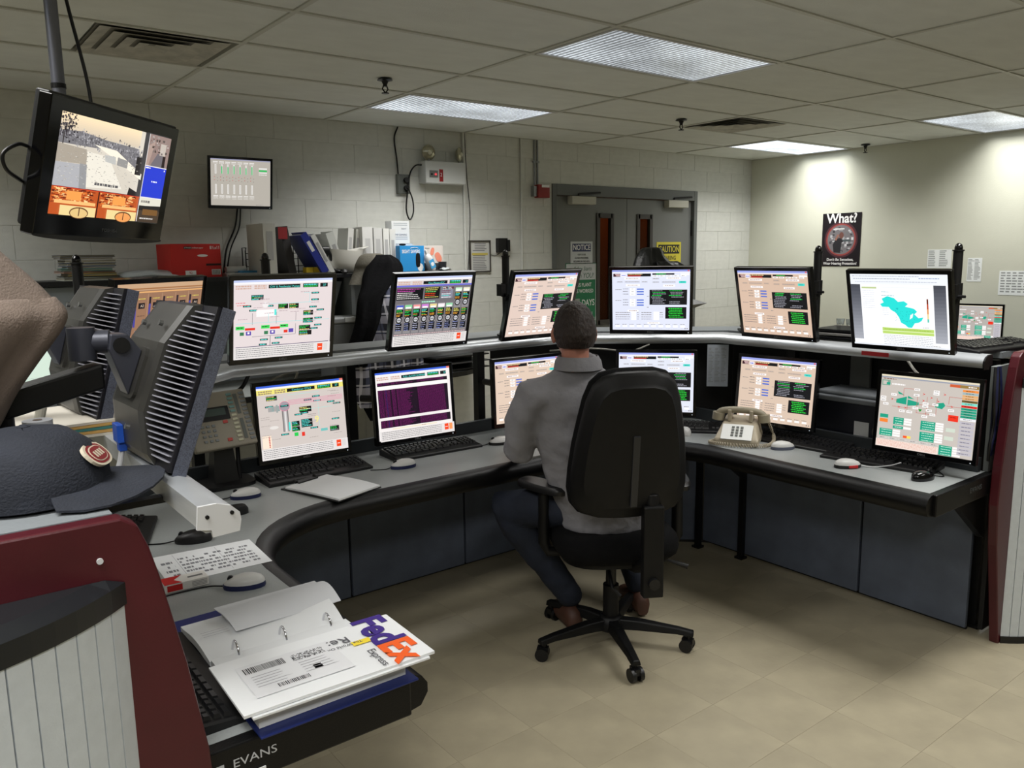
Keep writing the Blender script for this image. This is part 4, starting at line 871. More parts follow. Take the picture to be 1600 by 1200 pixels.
def mouse_mesh(kind):
    n = 20; rings = []
    for s_, z in ((1.0, 0.0), (1.03, 0.006), (1.0, 0.014)): rings.append([(0.031 * s_ * math.cos(2 * PI * k / n), 0.056 * s_ * math.sin(2 * PI * k / n), z) for k in range(n)])
    low = G().loft(rings)
    rr = []
    for s_, z in ((1.0, 0.013), (0.97, 0.021), (0.84, 0.029), (0.58, 0.0345), (0.25, 0.0365)):
        rr.append([(0.031 * s_ * math.cos(2 * PI * k / n), 0.056 * s_ * math.sin(2 * PI * k / n) - (1 - s_) * 0.004, z - max(0, math.sin(2 * PI * k / n)) * 0.007 * s_ + 0.001) for k in range(n)])
    return low.mesh('mouse_base', 50), G().loft(rr).mesh('mouse_shell', 60)
MB_, MS_ = mouse_mesh(0)
def mouse(x, y, rz, lab, top, base, cord=None, stripe=None, cordm=None):
    t = thing('mouse', lab, 'mouse', (x, y, DT), rz, 'computer mice')
    b_, s_ = MB_.copy(), MS_.copy()
    place('mouse_base', b_, base, t); place('mouse_shell', s_, top, t)
    G().cyl((-0.004, 0.036, 0.0285), (0.004, 0.036, 0.0285), 0.008, 12).ob('scroll_wheel', M_dark, t)
    if stripe: G().box(-0.0325, -0.02, -0.02, 0.02, 0.004, 0.013).box(0.02, 0.0325, -0.01, 0.03, 0.003, 0.015).ob('side_stripe', stripe, t, bev=0.002)
    if cord: G().tube(spline([(0, 0.055, 0.008)] + cord), 0.0022, 6).ob('cord', cordm or M_dark, t, smooth=60)
    return t
M_mw = mat('mouse_white', (206, 206, 204), 0.35)
mouse(0.70, 2.135, R_(65), 'white and navy mouse on the near desk beside the cigarette pack', M_mw, M_navy, [(0.02, 0.1, 0.003), (0.0, 0.16, 0.003), (-0.03, 0.22, 0.003)])
mouse(1.00, 2.965, R_(75), 'white mouse with dark base beside the phone stand', M_mw, M_navy, [(0.0, 0.09, 0.003), (-0.02, 0.15, 0.003)])
mouse(0.70, 2.60, R_(68), 'black mouse under the silver shelf end cap', M_black, M_black, [(0.0, 0.1, 0.003), (0.02, 0.2, 0.003)])
mouse(1.68, 2.955, R_(80), 'white mouse in front of the purple alarm monitor', M_mw, M_navy, [(0.0, 0.08, 0.003), (0.02, 0.14, 0.003)])
mouse(2.255, 3.03, R_(75), 'white mouse half hidden beside the person\'s elbow', M_mw, M_black, [(0, 0.08, 0.003), (-0.02, 0.14, 0.003)])
mouse(3.08, 2.60, R_(-30), 'plain white mouse next to the chair back', M_mw, M_mw, [(0.03, 0.08, 0.003)])
mouse(3.175, 2.10, R_(-118), 'white mouse with grey base in front of the peach monitor', M_mw, mat('mouse_grey', (84, 88, 104), 0.4), [(0.0, 0.1, 0.003), (-0.04, 0.16, 0.003)])
mouse(3.10, 1.74, R_(-122), 'white mouse with a red side stripe', M_mw, M_black, [(0.02, 0.09, 0.004), (0.07, 0.14, 0.02), (0.12, 0.16, 0.045)], mat('mouse_red', (196, 30, 34), 0.35), M_white)
mouse(3.155, 1.455, R_(-100), 'glossy black mouse at the desk end corner', M_gloss, M_gloss, [(0.02, 0.1, 0.003), (-0.05, 0.16, 0.003)])
tag(G().pillow(superellipse(0.085, 0.028, 3.5), [(1, 0), (1, 0.018), (0.9, 0.03), (0.5, 0.034)], M=Matrix(((1, 0, 0, 0), (0, 0, 1, 0), (0, 1, 0, 0), (0, 0, 0, 1)))).ob('black_remote', M_black, None, (0.86, 2.785, DT), (0, 0, R_(5)), smooth=40), 'slim black handset lying on the desk beside the black mouse', 'remote control')

def sheet(name, lab, cat, quad, z, bend=0.0, m=M_paper, thick=0.0006, print_=None, group=None):
    """paper on a surface: quad of 4 room points (x, y); print_ draws rects in 0..1 coordinates"""
    a, b, c, d = [Vector((*q, 0)) for q in quad]
    P_ = lambda u, v: (a * (1 - u) + b * u) * (1 - v) + (d * (1 - u) + c * u) * v
    n = 8; H = lambda u, v: z + bend * (u * u * 0.6 + 0.4 * math.sin(u * 3.1) * v)
    g_ = G(); top = [[tuple(P_(i / n, j / n) + Vector((0, 0, H(i / n, j / n) + thick))) for i in range(n + 1)] for j in range(n + 1)]
    bot = [[(p_[0], p_[1], p_[2] - thick) for p_ in r] for r in top]
    vs_ = [p_ for r in top for p_ in r] + [p_ for r in bot for p_ in r]; N = (n + 1) ** 2; fs = []
    for j in range(n):
        for i in range(n):
            k = j * (n + 1) + i; q = (k, k + 1, k + n + 2, k + n + 1); fs += [q, tuple(N + v for v in reversed(q))]
    for i in range(n):
        for k, s_ in ((i, 1), (n * (n + 1) + i, -1)): q = (k, N + k, N + k + 1, k + 1); fs.append(q if s_ > 0 else q[::-1])
        for k, s_ in ((i * (n + 1), -1), (i * (n + 1) + n, 1)): q = (k, N + k, N + k + n + 1, k + n + 1); fs.append(q if s_ > 0 else q[::-1])
    cen = sum((Vector((*q, z)) for q in quad), Vector()) / 4
    t = thing(name, lab, cat, cen, 0, group)
    g_.add(vs_, fs).ob('sheet', m, t, w=True)
    if print_:
        pg = G()
        for u0, v0, u1, v1, cc in print_:
            pg.add([tuple(P_(u, v) + Vector((0, 0, H(u, v) + thick + 0.0004))) for u, v in ((u0, v0), (u1, v0), (u1, v1), (u0, v1))], [(0, 1, 2, 3)], cc)
        pg.ob('print', PRINT, t, w=True)
    return t
def table_print(x0, x1, y0, y1, rows, c=(120, 122, 128), w=(0.01, 0.04)):
    out = []
    for k in range(rows):
        v = y0 + (y1 - y0) * k / rows; u = x0
        while u < x1:
            q = random.uniform(*w)
            if random.random() < 0.8: out.append((u, v, min(u + q, x1), v + (y1 - y0) / rows * 0.5, c))
            u += q + 0.008
    return out
# near desk: sheet, cigarettes, binder, envelope
pr = table_print(0.22, 0.92, 0.15, 0.85, 6) + [(0.2, 0.05, 0.203, 0.95, (130, 130, 135)), (0.62, 0.05, 0.623, 0.95, (130, 130, 135))] + table_print(0.05, 0.16, 0.2, 0.8, 4)
sheet('printed_sheet', 'printed log sheet at the curved edge of the near desk', 'paper', [(0.54, 2.28), (0.832, 2.27), (0.845, 2.50), (0.55, 2.53)], DT + 0.0006, print_=pr)
t = thing('cigarette_pack', 'red and white cigarette pack lying on the log sheet', 'cigarette pack', (0.58, 2.245, DT + 0.0016), R_(-2))
G().box(-0.066, 0.05, -0.028, 0.028, 0, 0.023).ob('pack', mat('pack_white', (222, 220, 216), 0.4), t, bev=0.001)
G().add([(-0.066, -0.028, 0.0236), (-0.02, -0.028, 0.0236), (-0.036, 0.0, 0.0236), (-0.01, 0.028, 0.0236), (-0.066, 0.028, 0.0236)], [(0, 1, 2, 3, 4)]).ob('red_chevron', M_red, t)
G().rect(-0.06, -0.02, 0.003, 0.02, -0.0285, None).ob('red_panel', M_red, t)
g_ = G(); [g_.rect(0.005, 0.045, 0.004 + k * 0.004, 0.006 + k * 0.004, -0.0285, (150, 150, 150)) for k in range(4)]; g_.ob('side_text', PRINT, t)['kind'] = 'stuff'
G().box(0.0, 0.04, -0.006, 0.004, 0.0232, 0.0236).ob('grey_wordmark', mat('wordmark_grey', (110, 110, 112), 0.6), t)
# binder
M_cover = mat('binder_blue', (22, 38, 104), 0.4)
t = thing('ring_binder', 'open blue ring binder with white pages on the near desk', 'binder', (0.63, 1.70, DT + 0.001))
G().box(0.47, 0.815, 1.40, 1.69, DT + 0.001, DT + 0.006).box(0.47, 0.815, 1.755, 2.02, DT + 0.001, DT + 0.006).box(0.47, 0.815, 1.69, 1.755, DT + 0.001, DT + 0.0045).ob('cover', M_cover, t, bev=0.002, w=True)
def pagestack(x0, x1, y0, y1, z0, z1, lift, n=10):
    g_ = G(); rings = []
    for k in range(n + 1):
        v = k / n; y = y0 + (y1 - y0) * v; h = lift * math.sin(PI * min(1, v * 1.1)) * 1.0
        rings.append([(x0, y, z0 + h * 0.4), (x1, y, z0 + h * 0.6), (x1, y, z1 + h * 1.4), (x0, y, z1 + h * 0.5)])
    return g_.loft(rings)
pagestack(0.478, 0.80, 1.725, 1.945, DT + 0.007, DT + 0.022, 0.022).ob('pages', M_paper, t, smooth=40, w=True)
pagestack(0.478, 0.80, 1.43, 1.715, DT + 0.007, DT + 0.03, 0.012).ob('pages', M_paper, t, smooth=40, w=True)
pagestack(0.56, 0.825, 1.79, 1.95, DT + 0.043, DT + 0.044, 0.016).ob('loose_page', mat('page_shade', (206, 208, 212), 0.8), t, smooth=40, w=True)
G().box(0.49, 0.80, 1.712, 1.732, DT + 0.006, DT + 0.012).ob('ring_rail', M_steel, t, w=True)
for x in (0.535, 0.645, 0.755): G().tube([(x, 1.722 + 0.024 * math.cos(a), DT + 0.014 + 0.04 * math.sin(a)) for a in [PI * k / 12 for k in range(13)]], 0.0026, 8).ob('ring', M_chrome, t, smooth=60, w=True)
g_ = G(); [g_.add([(0.49, 1.80 + k * 0.012, DT + 0.0455), (0.55, 1.80 + k * 0.012, DT + 0.0455), (0.55, 1.802 + k * 0.012, DT + 0.0455), (0.49, 1.802 + k * 0.012, DT + 0.0455)], [(0, 1, 2, 3)], (170, 172, 180)) for k in range(3)]; g_.ob('page_print', PRINT, t, w=True)
# courier envelope lying on the pages
t = thing('courier_envelope', 'white courier envelope with purple and orange lettering lying on the binder', 'envelope', (0.65, 1.51, DT + 0.056), R_(-1.5))
g_ = G(); rg = []
for k in range(9):
    u = -0.205 + 0.41 * k / 8; h = 0.0008 * math.sin(k * 0.8); rg.append([(u, -0.112, h - 0.003), (u, 0.112, h - 0.003 + 0.003), (u, 0.112, h + 0.004), (u, -0.112, h + 0.003)])
g_.loft(rg).ob('envelope', mat('envelope_card', (230, 232, 234), 0.5), t, smooth=40)
pagestack(-0.19, 0.19, -0.118, 0.10, -0.008, -0.004, 0.003).ob('letter', M_paper, t)
M_fp = mat('courier_purple', (60, 36, 128), 0.5); M_fo = mat('courier_orange', (240, 96, 30), 0.5)
# lettering reads across the short side of the envelope
text('Fed', 0.102, M_fp, t, (0.148, 0.052, 0.0056), (0, 0, -PI / 2), bold=0.0035, sx=0.95); text('Ex', 0.102, M_fo, t, (0.148, -0.064, 0.0056), (0, 0, -PI / 2), bold=0.0035, sx=0.95); text('Express', 0.026, mat('grey_ink', (90, 90, 96), 0.7), t, (0.095, -0.065, 0.0056), (0, 0, -PI / 2))
pg = G(); Q = lambda x0, x1, y0, y1, c: pg.add([(x0, y0, 0.0054), (x1, y0, 0.0054), (x1, y1, 0.0054), (x0, y1, 0.0054)], [(0, 1, 2, 3)], c)
Q(-0.165, 0.04, -0.07, 0.07, (222, 223, 226))
x = -0.155
while x < -0.07: w_ = random.uniform(0.0008, 0.0028); pg.add([(x, 0.03, 0.0058), (x + w_, 0.03, 0.0058), (x + w_, 0.056, 0.0058), (x, 0.056, 0.0058)], [(0, 1, 2, 3)], (40, 40, 44)); x += w_ + random.uniform(0.0008, 0.002)
x = -0.115
while x < -0.05: w_ = random.uniform(0.0008, 0.0026); pg.add([(x, -0.055, 0.0058), (x + w_, -0.055, 0.0058), (x + w_, -0.04, 0.0058), (x, -0.04, 0.0058)], [(0, 1, 2, 3)], (60, 60, 64)); x += w_ + random.uniform(0.0008, 0.002)
for k in range(260): x = random.uniform(-0.055, 0.015); y = random.uniform(0.024, 0.052); pg.add([(x, y, 0.0058), (x + 0.0015, y, 0.0058), (x + 0.0015, y + 0.0025, 0.0058), (x, y + 0.0025, 0.0058)], [(0, 1, 2, 3)], (70, 70, 74))
for r_ in range(5):
    for u in (-0.15, -0.05): pg.add([(u, 0.012 - r_ * 0.011, 0.0058), (u + random.uniform(0.04, 0.08), 0.012 - r_ * 0.011, 0.0058), (u + 0.06, 0.014 - r_ * 0.011, 0.0058), (u, 0.014 - r_ * 0.011, 0.0058)], [(0, 1, 2, 3)], (150, 150, 156))
Q(0.075, 0.118, 0.01, 0.03, (240, 214, 60)); Q(-0.03, -0.012, -0.03, -0.012, (50, 50, 54)); pg.ob('label_print', PRINT, t)
text('Re:', 0.04, mat('grey_ink', (90, 90, 96), 0.7), t, (0.055, 0.05, 0.0058), (0, 0, PI)); text('The World On', 0.013, mat('grey_ink', (90, 90, 96), 0.7), t, (0.06, 0.024, 0.0058), (0, 0, PI))
# clipboard
t = thing('clipboard', 'clipboard with white papers and black clip at the desk edge', 'clipboard', (1.30, 2.86, DT + 0.001), R_(18))
G().box(-0.115, 0.115, -0.16, 0.16, 0, 0.004).ob('board', M_black, t, bev=0.002); pagestack(-0.108, 0.108, -0.158, 0.14, 0.005, 0.012, 0.004).ob('papers', M_paper, t)
G().box(-0.05, 0.05, 0.125, 0.155, 0.012, 0.018).ob('clip', M_dark, t, bev=0.002); [G().cyl((s_ * 0.05, 0.14, 0.016), (s_ * 0.05, 0.152, 0.022), 0.007, 10).ob('clip_end', M_black, t) for s_ in (-1, 1)]

# beige push-button telephone
t = thing('desk_telephone', 'beige push-button telephone with coiled cord on the desk', 'telephone', (3.15, 2.32, DT + 0.0006), R_(-62))
G().loft([[(-0.10, -0.11, 0), (0.10, -0.11, 0), (0.095, 0.10, 0), (-0.095, 0.10, 0)], [(-0.10, -0.11, 0.03), (0.10, -0.11, 0.03), (0.095, 0.10, 0.03), (-0.095, 0.10, 0.03)], [(-0.08, -0.055, 0.075), (0.08, -0.055, 0.075), (0.075, 0.085, 0.115), (-0.075, 0.085, 0.115)]]).ob('base', M_beige, t, bev=0.008)
fp = G().add([(-0.078, -0.092, 0.047), (0.078, -0.092, 0.047), (0.068, 0.0, 0.0945), (-0.068, 0.0, 0.0945)], [(0, 1, 2, 3)])
Rf = Euler((math.atan2(0.045, 0.055), 0, 0))
pl = G().box(-0.07, 0.07, -0.045, 0.045, 0, 0.003).ob('face_plate', mat('face_white', (226, 228, 226), 0.4), t, (0, -0.078, 0.060), (math.atan2(0.045, 0.055), 0, 0))
for r_ in range(4):
    for c_ in range(3): G().box(-0.006, 0.006, -0.0045, 0.0045, 0, 0.004).ob('button', mat('button_grey', (92, 96, 92), 0.5), pl, (-0.02 + c_ * 0.02, 0.026 - r_ * 0.016, 0.003))
hz = 0.135
G().tube(spline([(-0.115, 0.03, hz - 0.022), (-0.085, 0.03, hz + 0.004), (0, 0.03, hz + 0.012), (0.085, 0.03, hz + 0.004), (0.115, 0.03, hz - 0.022)], 5), 0.016, 12, ends=True).cyl((-0.108, 0.03, hz - 0.04), (-0.104, 0.03, hz - 0.005), 0.028, 18).cyl((0.108, 0.03, hz - 0.04), (0.104, 0.03, hz - 0.005), 0.028, 18).ob('handset', mat('handset_beige', (150, 142, 122), 0.45), t, smooth=50)
for s_ in (-1, 1): G().box(s_ * 0.05 - 0.008, s_ * 0.05 + 0.008, 0.0, 0.06, 0.095, hz + 0.014).ob('cradle_prong', M_beige, t, bev=0.003)
cp = spline([(-0.10, -0.06, 0.012), (-0.118, -0.11, 0.012), (-0.06, -0.135, 0.012), (0.05, -0.135, 0.012), (0.13, -0.10, 0.012), (0.155, -0.02, 0.012), (0.15, 0.05, 0.03), (0.125, 0.035, 0.1)], 44)
coil = []
for i, p_ in enumerate(cp):
    d = (cp[min(i + 1, len(cp) - 1)] - cp[max(0, i - 1)]).normalized(); u = Vector((0, 0, 1)); v = d.cross(u).normalized(); a = i * 1.25
    coil.append(p_ + (u * math.cos(a) + v * math.sin(a)) * 0.008)
G().tube(coil, 0.0022, 5).ob('coiled_cord', M_beige, t, smooth=70)

# multi-line office phone on a stand
t = thing('office_phone', 'beige multi-line office phone with display on a black stand', 'telephone', (1.00, 3.20, DT))
rot = (R_(62), 0, R_(6)); oz = 0.255
body = G().box(-0.135, 0.115, -0.115, 0.12, 0, 0.03).ob('phone_body', mat('phone_beige', (142, 136, 122), 0.5), t, (0, 0, oz), rot, bev=0.006)
G().box(-0.10, 0.03, 0.0, 0.055, 0.03, 0.034).ob('display_frame', M_dark, body); G().box(-0.085, 0.015, 0.018, 0.048, 0.034, 0.0355).ob('display', mat('lcd_grey', (70, 82, 78), 0.2), body)
BT = G().box(-0.006, 0.006, -0.0045, 0.0045, 0, 0.004).mesh('button')
bm1 = mat('phone_key', (118, 122, 124), 0.5); bm2 = mat('phone_key_teal', (104, 140, 136), 0.5); bm3 = mat('phone_key_pale', (186, 184, 160), 0.5)
for r_ in range(4):
    for c_ in range(3): place('button', BT.copy(), bm1, body, (-0.09 + c_ * 0.022, -0.02 - r_ * 0.02, 0.03))
W2 = G().box(-0.010, 0.010, -0.0045, 0.0045, 0, 0.004).mesh('line_button')
for r_ in range(12):
    place('line_button', W2.copy(), bm2 if r_ < 5 else bm3, body, (0.047, 0.10 - r_ * 0.0175, 0.03)); place('line_button', W2.copy(), bm1, body, (0.098, 0.10 - r_ * 0.0175, 0.03))
for y0 in (0.0, -0.105): G().box(0.065, 0.079, y0 + 0.015, y0 + 0.10, 0.03, 0.032).ob('name_strip', mat('strip_grey', (88, 92, 88), 0.5), body)
for p_ in ((0.005, -0.01), (0.005, -0.085)): G().box(p_[0] - 0.009, p_[0] + 0.009, p_[1] - 0.006, p_[1] + 0.006, 0.03, 0.034).ob('red_button', mat('phone_red', (176, 64, 58), 0.5), body)
G().tube([(-0.14, 0.05, oz + 0.02), (-0.14, 0.0, oz + 0.12)], 0.02, 10, ends=True).ob('handset', mat('phone_beige', (142, 136, 122), 0.5), t, smooth=50)
G().loft([[(-0.05, -0.03, 0), (0.05, -0.03, 0), (0.05, 0.06, 0), (-0.05, 0.06, 0)], [(-0.03, 0.0, 0.25), (0.03, 0.0, 0.25), (0.03, 0.03, 0.25), (-0.03, 0.03, 0.25)]]).ob('stand', M_black, t)
G().tube([(0.06, 0.0, 0.01), (0.07, 0.03, 0.2)], 0.009, 8).ob('stand_strut', M_dark, t); G().prism(superellipse(0.11, 0.09, 4), 0, 0.015).ob('stand_foot', M_black, t)

# paper hanging at the bay, equipment box, shelf things
def wall_sheet(name, lab, w_, h_, loc, rz, print_rows, group=None, tint=(214, 218, 216), cols=3, rx=0):
    t = thing(name, lab, 'paper', loc, 0, group); rot = (rx, 0, rz)
    G().box(-w_ / 2, w_ / 2, -0.001, 0, -h_ / 2, h_ / 2).ob('sheet', mat('notice_%d_%d_%d' % tint, tint, 0.8), t, rot=rot)
    g_ = G()
    for k in range(print_rows):
        z = h_ * 0.42 - k * h_ * 0.84 / print_rows
        for c in range(cols):
            x0 = -w_ * 0.44 + c * w_ * 0.9 / cols
            g_.rect(x0, x0 + w_ * 0.88 / cols * random.uniform(0.4, 0.9), z - h_ * 0.3 / print_rows, z, -0.0014, (140, 144, 146))
    g_.ob('print', PRINT, t, rot=rot)
    return t
wall_sheet('phone_list', 'printed phone list hanging below the shelf at the console corner', 0.105, 0.215, (3.33, 2.60, 1.06), R_(-48), 24, tint=(176, 184, 196))
t = thing('equipment_box', 'dark navy equipment box with grey tray top behind the lower monitors', 'electronic box', (3.56, 1.95, DT))
G().box(-0.10, 0.12, -0.20, 0.19, 0.0, 0.20).ob('case', mat('case_navy', (20, 22, 34), 0.5), t, bev=0.004)
G().box(-0.115, 0.12, -0.21, 0.2, 0.2, 0.225).ob('tray_rim', mat('tray_grey', (112, 116, 120), 0.45), t, bev=0.006); G().box(-0.09, 0.11, -0.17, 0.17, 0.225, 0.245).ob('tray_lip', mat('tray_grey', (112, 116, 120), 0.45), t, bev=0.008)
G().box(-0.102, -0.1, -0.10, -0.03, 0.03, 0.12).ob('paper_tag', M_paper, t); G().cyl((-0.13, -0.16, 0.09), (-0.1, -0.16, 0.09), 0.03, 16).ob('connector', mat('connector_grey', (82, 78, 70), 0.6), t)
def tray_stack(loc, rz, lab, n, m, w_=0.24, d_=0.3):
    t = thing('paper_tray', lab, 'tray', loc, rz)
    for k in range(n):
        z = k * 0.018; G().box(-w_ / 2 + k * 0.004, w_ / 2 - k * 0.006, -d_ / 2, d_ / 2 - k * 0.01, z, z + 0.012).ob('layer', m[k % len(m)], t, bev=0.002)
tray_stack((3.60, 2.04, ST - 0.003), 0.05, 'dark trays with papers stacked on the shelf left of the map monitor', 3, [M_dark, mat('paper_grey', (140, 138, 134), 0.8), M_black])
tray_stack((3.58, 2.52, ST - 0.003), 0.8, 'black folder pile on the shelf behind the peach upper monitor', 2, [M_black, mat('paper_brown', (120, 110, 92), 0.8)], 0.16, 0.22)
for k in range(2):
    for j in range(1):
        tag(G().lathe([(0.016, 0), (0.02, 0.03), (0.018, 0.03), (0.014, 0.004)], 14).ob('clear_cup', M_glass, None, (3.66 + k * 0.0, 2.13 - k * 0.05, ST + 0.051), smooth=50), ['clear plastic cup on the dark trays, nearer the monitor post', 'clear plastic cup on the dark trays, nearer the map monitor'][k], 'cup', 'clear cups on the trays')
# cables under the shelf
cable('grey_cable', 'grey cable looping below the shelf above the condenser monitor', [(1.25, 3.38, 1.10), (1.30, 3.30, 1.14), (1.37, 3.30, 1.15), (1.38, 3.36, 1.10)], 0.005, mat('cable_grey', (150, 148, 140), 0.5))
cable('black_cable', 'black cable sagging below the shelf beside the office phone', [(0.90, 3.40, 1.15), (0.98, 3.34, 1.09), (1.06, 3.34, 1.07), (1.15, 3.38, 1.09), (1.2, 3.40, 1.15)], 0.009, M_black)
cable('grey_cable', 'grey cable under the shelf at the diagonal corner', [(2.80, 3.30, 1.12), (2.95, 3.12, 1.135), (3.10, 3.0, 1.12), (3.2, 2.95, 1.15)], 0.005, MATS['cable_grey'])
cable('grey_cable', 'grey cable slanting below the shelf above the overview monitor', [(3.5, 1.72, 1.165), (3.46, 1.66, 1.12), (3.44, 1.62, 1.10)], 0.006, MATS['cable_grey'])
for k in range(4): cable('console_cable', ['dark cable hanging thickest at the console end', 'dark cable with a curl at the console end', 'thin dark cable along the grey end panel', 'short blue-black cable below the shelf end'][k], [(3.44 + 0.012 * k, 1.335, 1.17), (3.42 + 0.02 * k, 1.325, 1.05), (3.45 + 0.012 * k, 1.33, 0.95 - k * 0.03), (3.43 + 0.015 * k, 1.33, 0.86), (3.44 + 0.01 * k, 1.335, 0.79 + 0.02 * k)], 0.006 + 0.002 * (k % 2), [M_black, mat('cable_blue', (30, 34, 70), 0.4)][k % 2], 'cables at the console end')
t = thing('power_strip', 'dark power strip hung at the console end beside the cables', 'power strip', (3.475, 1.345, 0.93))
G().box(-0.02, 0.02, -0.018, 0.0, -0.12, 0.12).ob('strip_body', mat('strip_blue', (34, 38, 62), 0.4), t, bev=0.004); [G().box(-0.014, 0.014, -0.022, -0.018, -0.1 + k * 0.05, -0.07 + k * 0.05).ob('socket', M_steel if k == 2 else M_black, t) for k in range(5)]

# ================================================================== HUTCH AND BACK COUNTER
HT = 1.515; HY0, HY1 = 5.36, 5.78
M_hb = mat('hutch_black', (18, 19, 22), 0.45); M_hg = mat('hutch_grey', (150, 155, 160), 0.6, noise=(4, 0.05))
h = thing('hutch', 'long black-edged hutch along the block wall, loaded with binders', 'cabinet', (1.7, 5.57, 0.75))
G().box(-0.6, 3.56, HY0, HY1, HT - 0.03, HT).ob('top_board', M_hb, h, bev=0.003, w=True)
G().box(-0.58, 3.54, HY1 - 0.03, HY1 - 0.012, 0.77, HT - 0.03).ob('back_panel', M_hg, h, w=True)
for x in (-0.58, 0.55, 1.62, 2.70, 3.52): G().box(x - 0.015, x + 0.015, HY0 + 0.03, HY1 - 0.012, 0.77, HT - 0.03).ob('divider', M_hg, h, w=True)
for k, (a, b) in enumerate(((-0.56, 0.53), (0.57, 1.60))): G().box(a, b, HY0 + 0.02, HY0 + 0.035, HT - 0.36, HT - 0.035).ob('flipper_door', mat('hutch_door', (126, 133, 138), 0.55), h, bev=0.003, w=True)
G().box(1.64, 2.68, HY0 + 0.06, HY1 - 0.03, 1.16, 1.18).ob('inner_shelf', M_hb, h, w=True)
for x0, w_ in ((1.85, 0.3), (2.30, 0.25)): G().add([(x0, HY0 + 0.1, 1.18), (x0 + w_, HY0 + 0.1, 1.18), (x0 + w_ + 0.1, HY0 + 0.1, 1.46), (x0 + 0.12, HY0 + 0.1, 1.46), (x0, HY0 + 0.14, 1.18), (x0 + w_, HY0 + 0.14, 1.18), (x0 + w_ + 0.1, HY0 + 0.14, 1.46), (x0 + 0.12, HY0 + 0.14, 1.46)], [(0, 1, 2, 3), (7, 6, 5, 4), (0, 4, 5, 1), (1, 5, 6, 2), (2, 6, 7, 3), (3, 7, 4, 0)]).ob('slanted_panel', M_hg, h, w=True)
ct = thing('back_counter', 'grey counter with black edge and rounded end below the hutch', 'desk', (1.7, 5.4, 0))
cp_ = [(-0.6, 5.10), (3.30, 5.10)] + [(3.30 + 0.66 * math.sin(a), 5.78 - 0.68 * math.cos(a)) for a in [PI / 2 * k / 10 for k in range(1, 11)]] + [(-0.6, 5.78)]
G().prism(cp_, 0.715, 0.75).ob('top', mat('counter_top', (176, 180, 178), 0.45), ct, w=True)
G().loft(sweep([(p_[0], p_[1]) for p_ in cp_[:-1]], [(-0.002, 0.002), (0.012, 0.0), (0.012, -0.036), (-0.002, -0.036)], 0.75)).ob('edge_band', M_black, ct, w=True)
for x in (-0.5, 1.6, 3.15): G().box(x - 0.02, x + 0.02, 5.2, 5.75, 0, 0.715).ob('leg_panel', mat('counter_leg', (120, 122, 120), 0.5), ct, w=True)
t = thing('file_tray', 'black desktop file tray stack on the counter near its rounded end', 'tray', (3.42, 5.24, 0.75), 0.02)
for k in range(3): G().box(-0.30 + 0.05 * k, 0.30, -0.12, 0.12, 0.01 + k * 0.05, 0.02 + k * 0.05).box(-0.30 + 0.05 * k, 0.3, 0.11, 0.12, k * 0.05, 0.05 + k * 0.05).ob('tray', [M_black, mat('tray_smoke', (64, 64, 66), 0.4)][k % 2], t)
t = thing('grey_shredder', 'small grey office machine with white label between monitor and jacket', 'office machine', (2.53, 5.235, 0.75))
G().box(-0.13, 0.13, -0.12, 0.12, 0.0, 0.43).ob('bin', mat('machine_grey', (112, 114, 116), 0.5), t, bev=0.012); G().box(-0.135, 0.135, -0.125, 0.125, 0.43, 0.47).ob('head', mat('machine_top', (150, 152, 154), 0.45), t, bev=0.01)
G().box(-0.04, 0.04, -0.128, -0.1, 0.44, 0.4715).ob('label', M_paper, t); G().box(-0.025, 0.03, -0.1, -0.06, 0.468, 0.472).ob('slot', M_black, t)

# things on the hutch top
def magazine(x, y, z, w_, d_, th, rz, c, lab):
    t = thing('magazine', lab, 'magazine', (x, y, z), rz, 'magazines piled on the hutch')
    G().box(-w_ / 2, w_ / 2, -d_ / 2, d_ / 2, 0, th * 0.25).box(-w_ / 2, w_ / 2, -d_ / 2, d_ / 2, th * 0.8, th).ob('cover', mat('mag_%d_%d_%d' % c, c, 0.4), t)
    G().box(-w_ / 2 + 0.003, w_ / 2 - 0.003, -d_ / 2 + 0.003, d_ / 2, th * 0.25, th * 0.8).ob('pages', mat('mag_pages', (150, 146, 132), 0.8), t)
z = HT
for k, (c, th, w_, nm) in enumerate((((166, 170, 160), 0.02, 0.30, 'pale grey book at the bottom of the magazine pile'), ((40, 40, 44), 0.006, 0.31, 'thin black folder above the bottom book of the pile'), ((176, 156, 80), 0.016, 0.27, 'yellowish magazine low in the pile'), ((150, 92, 80), 0.012, 0.29, 'reddish magazine in the middle of the pile'),
        ((40, 120, 116), 0.014, 0.28, 'teal magazine in the middle of the pile'), ((170, 172, 176), 0.01, 0.26, 'white magazine above the teal one'), ((88, 98, 118), 0.022, 0.27, 'blue-grey catalogue high in the pile'), ((180, 178, 170), 0.016, 0.28, 'pale magazine near the top of the pile'), ((146, 146, 150), 0.014, 0.29, 'grey magazine just under the top folder'), ((26, 26, 30), 0.012, 0.30, 'black folder on top of the magazine pile'))):
    magazine(0.985 + random.uniform(-0.02, 0.02), 5.53, z, w_, 0.22, th, random.uniform(-0.08, 0.08), c, nm); z += th + 0.001
t = thing('paper_carton', 'bright red copy paper carton with white lettering on the hutch', 'box', (1.62, 5.55, HT), 0.12)
M_car = mat('carton_red', (196, 34, 28), 0.55, noise=(6, 0.06))
G().box(-0.175, 0.155, -0.11, 0.12, 0, 0.215).ob('carton', M_car, t, bev=0.003)
G().rect(-0.09, -0.02, 0.005, 0.045, -0.1112, None).ob('white_arrow', M_whiteink, t); G().rect(0.085, 0.145, 0.015, 0.05, -0.1112, None).ob('barcode_patch', M_whiteink, t)
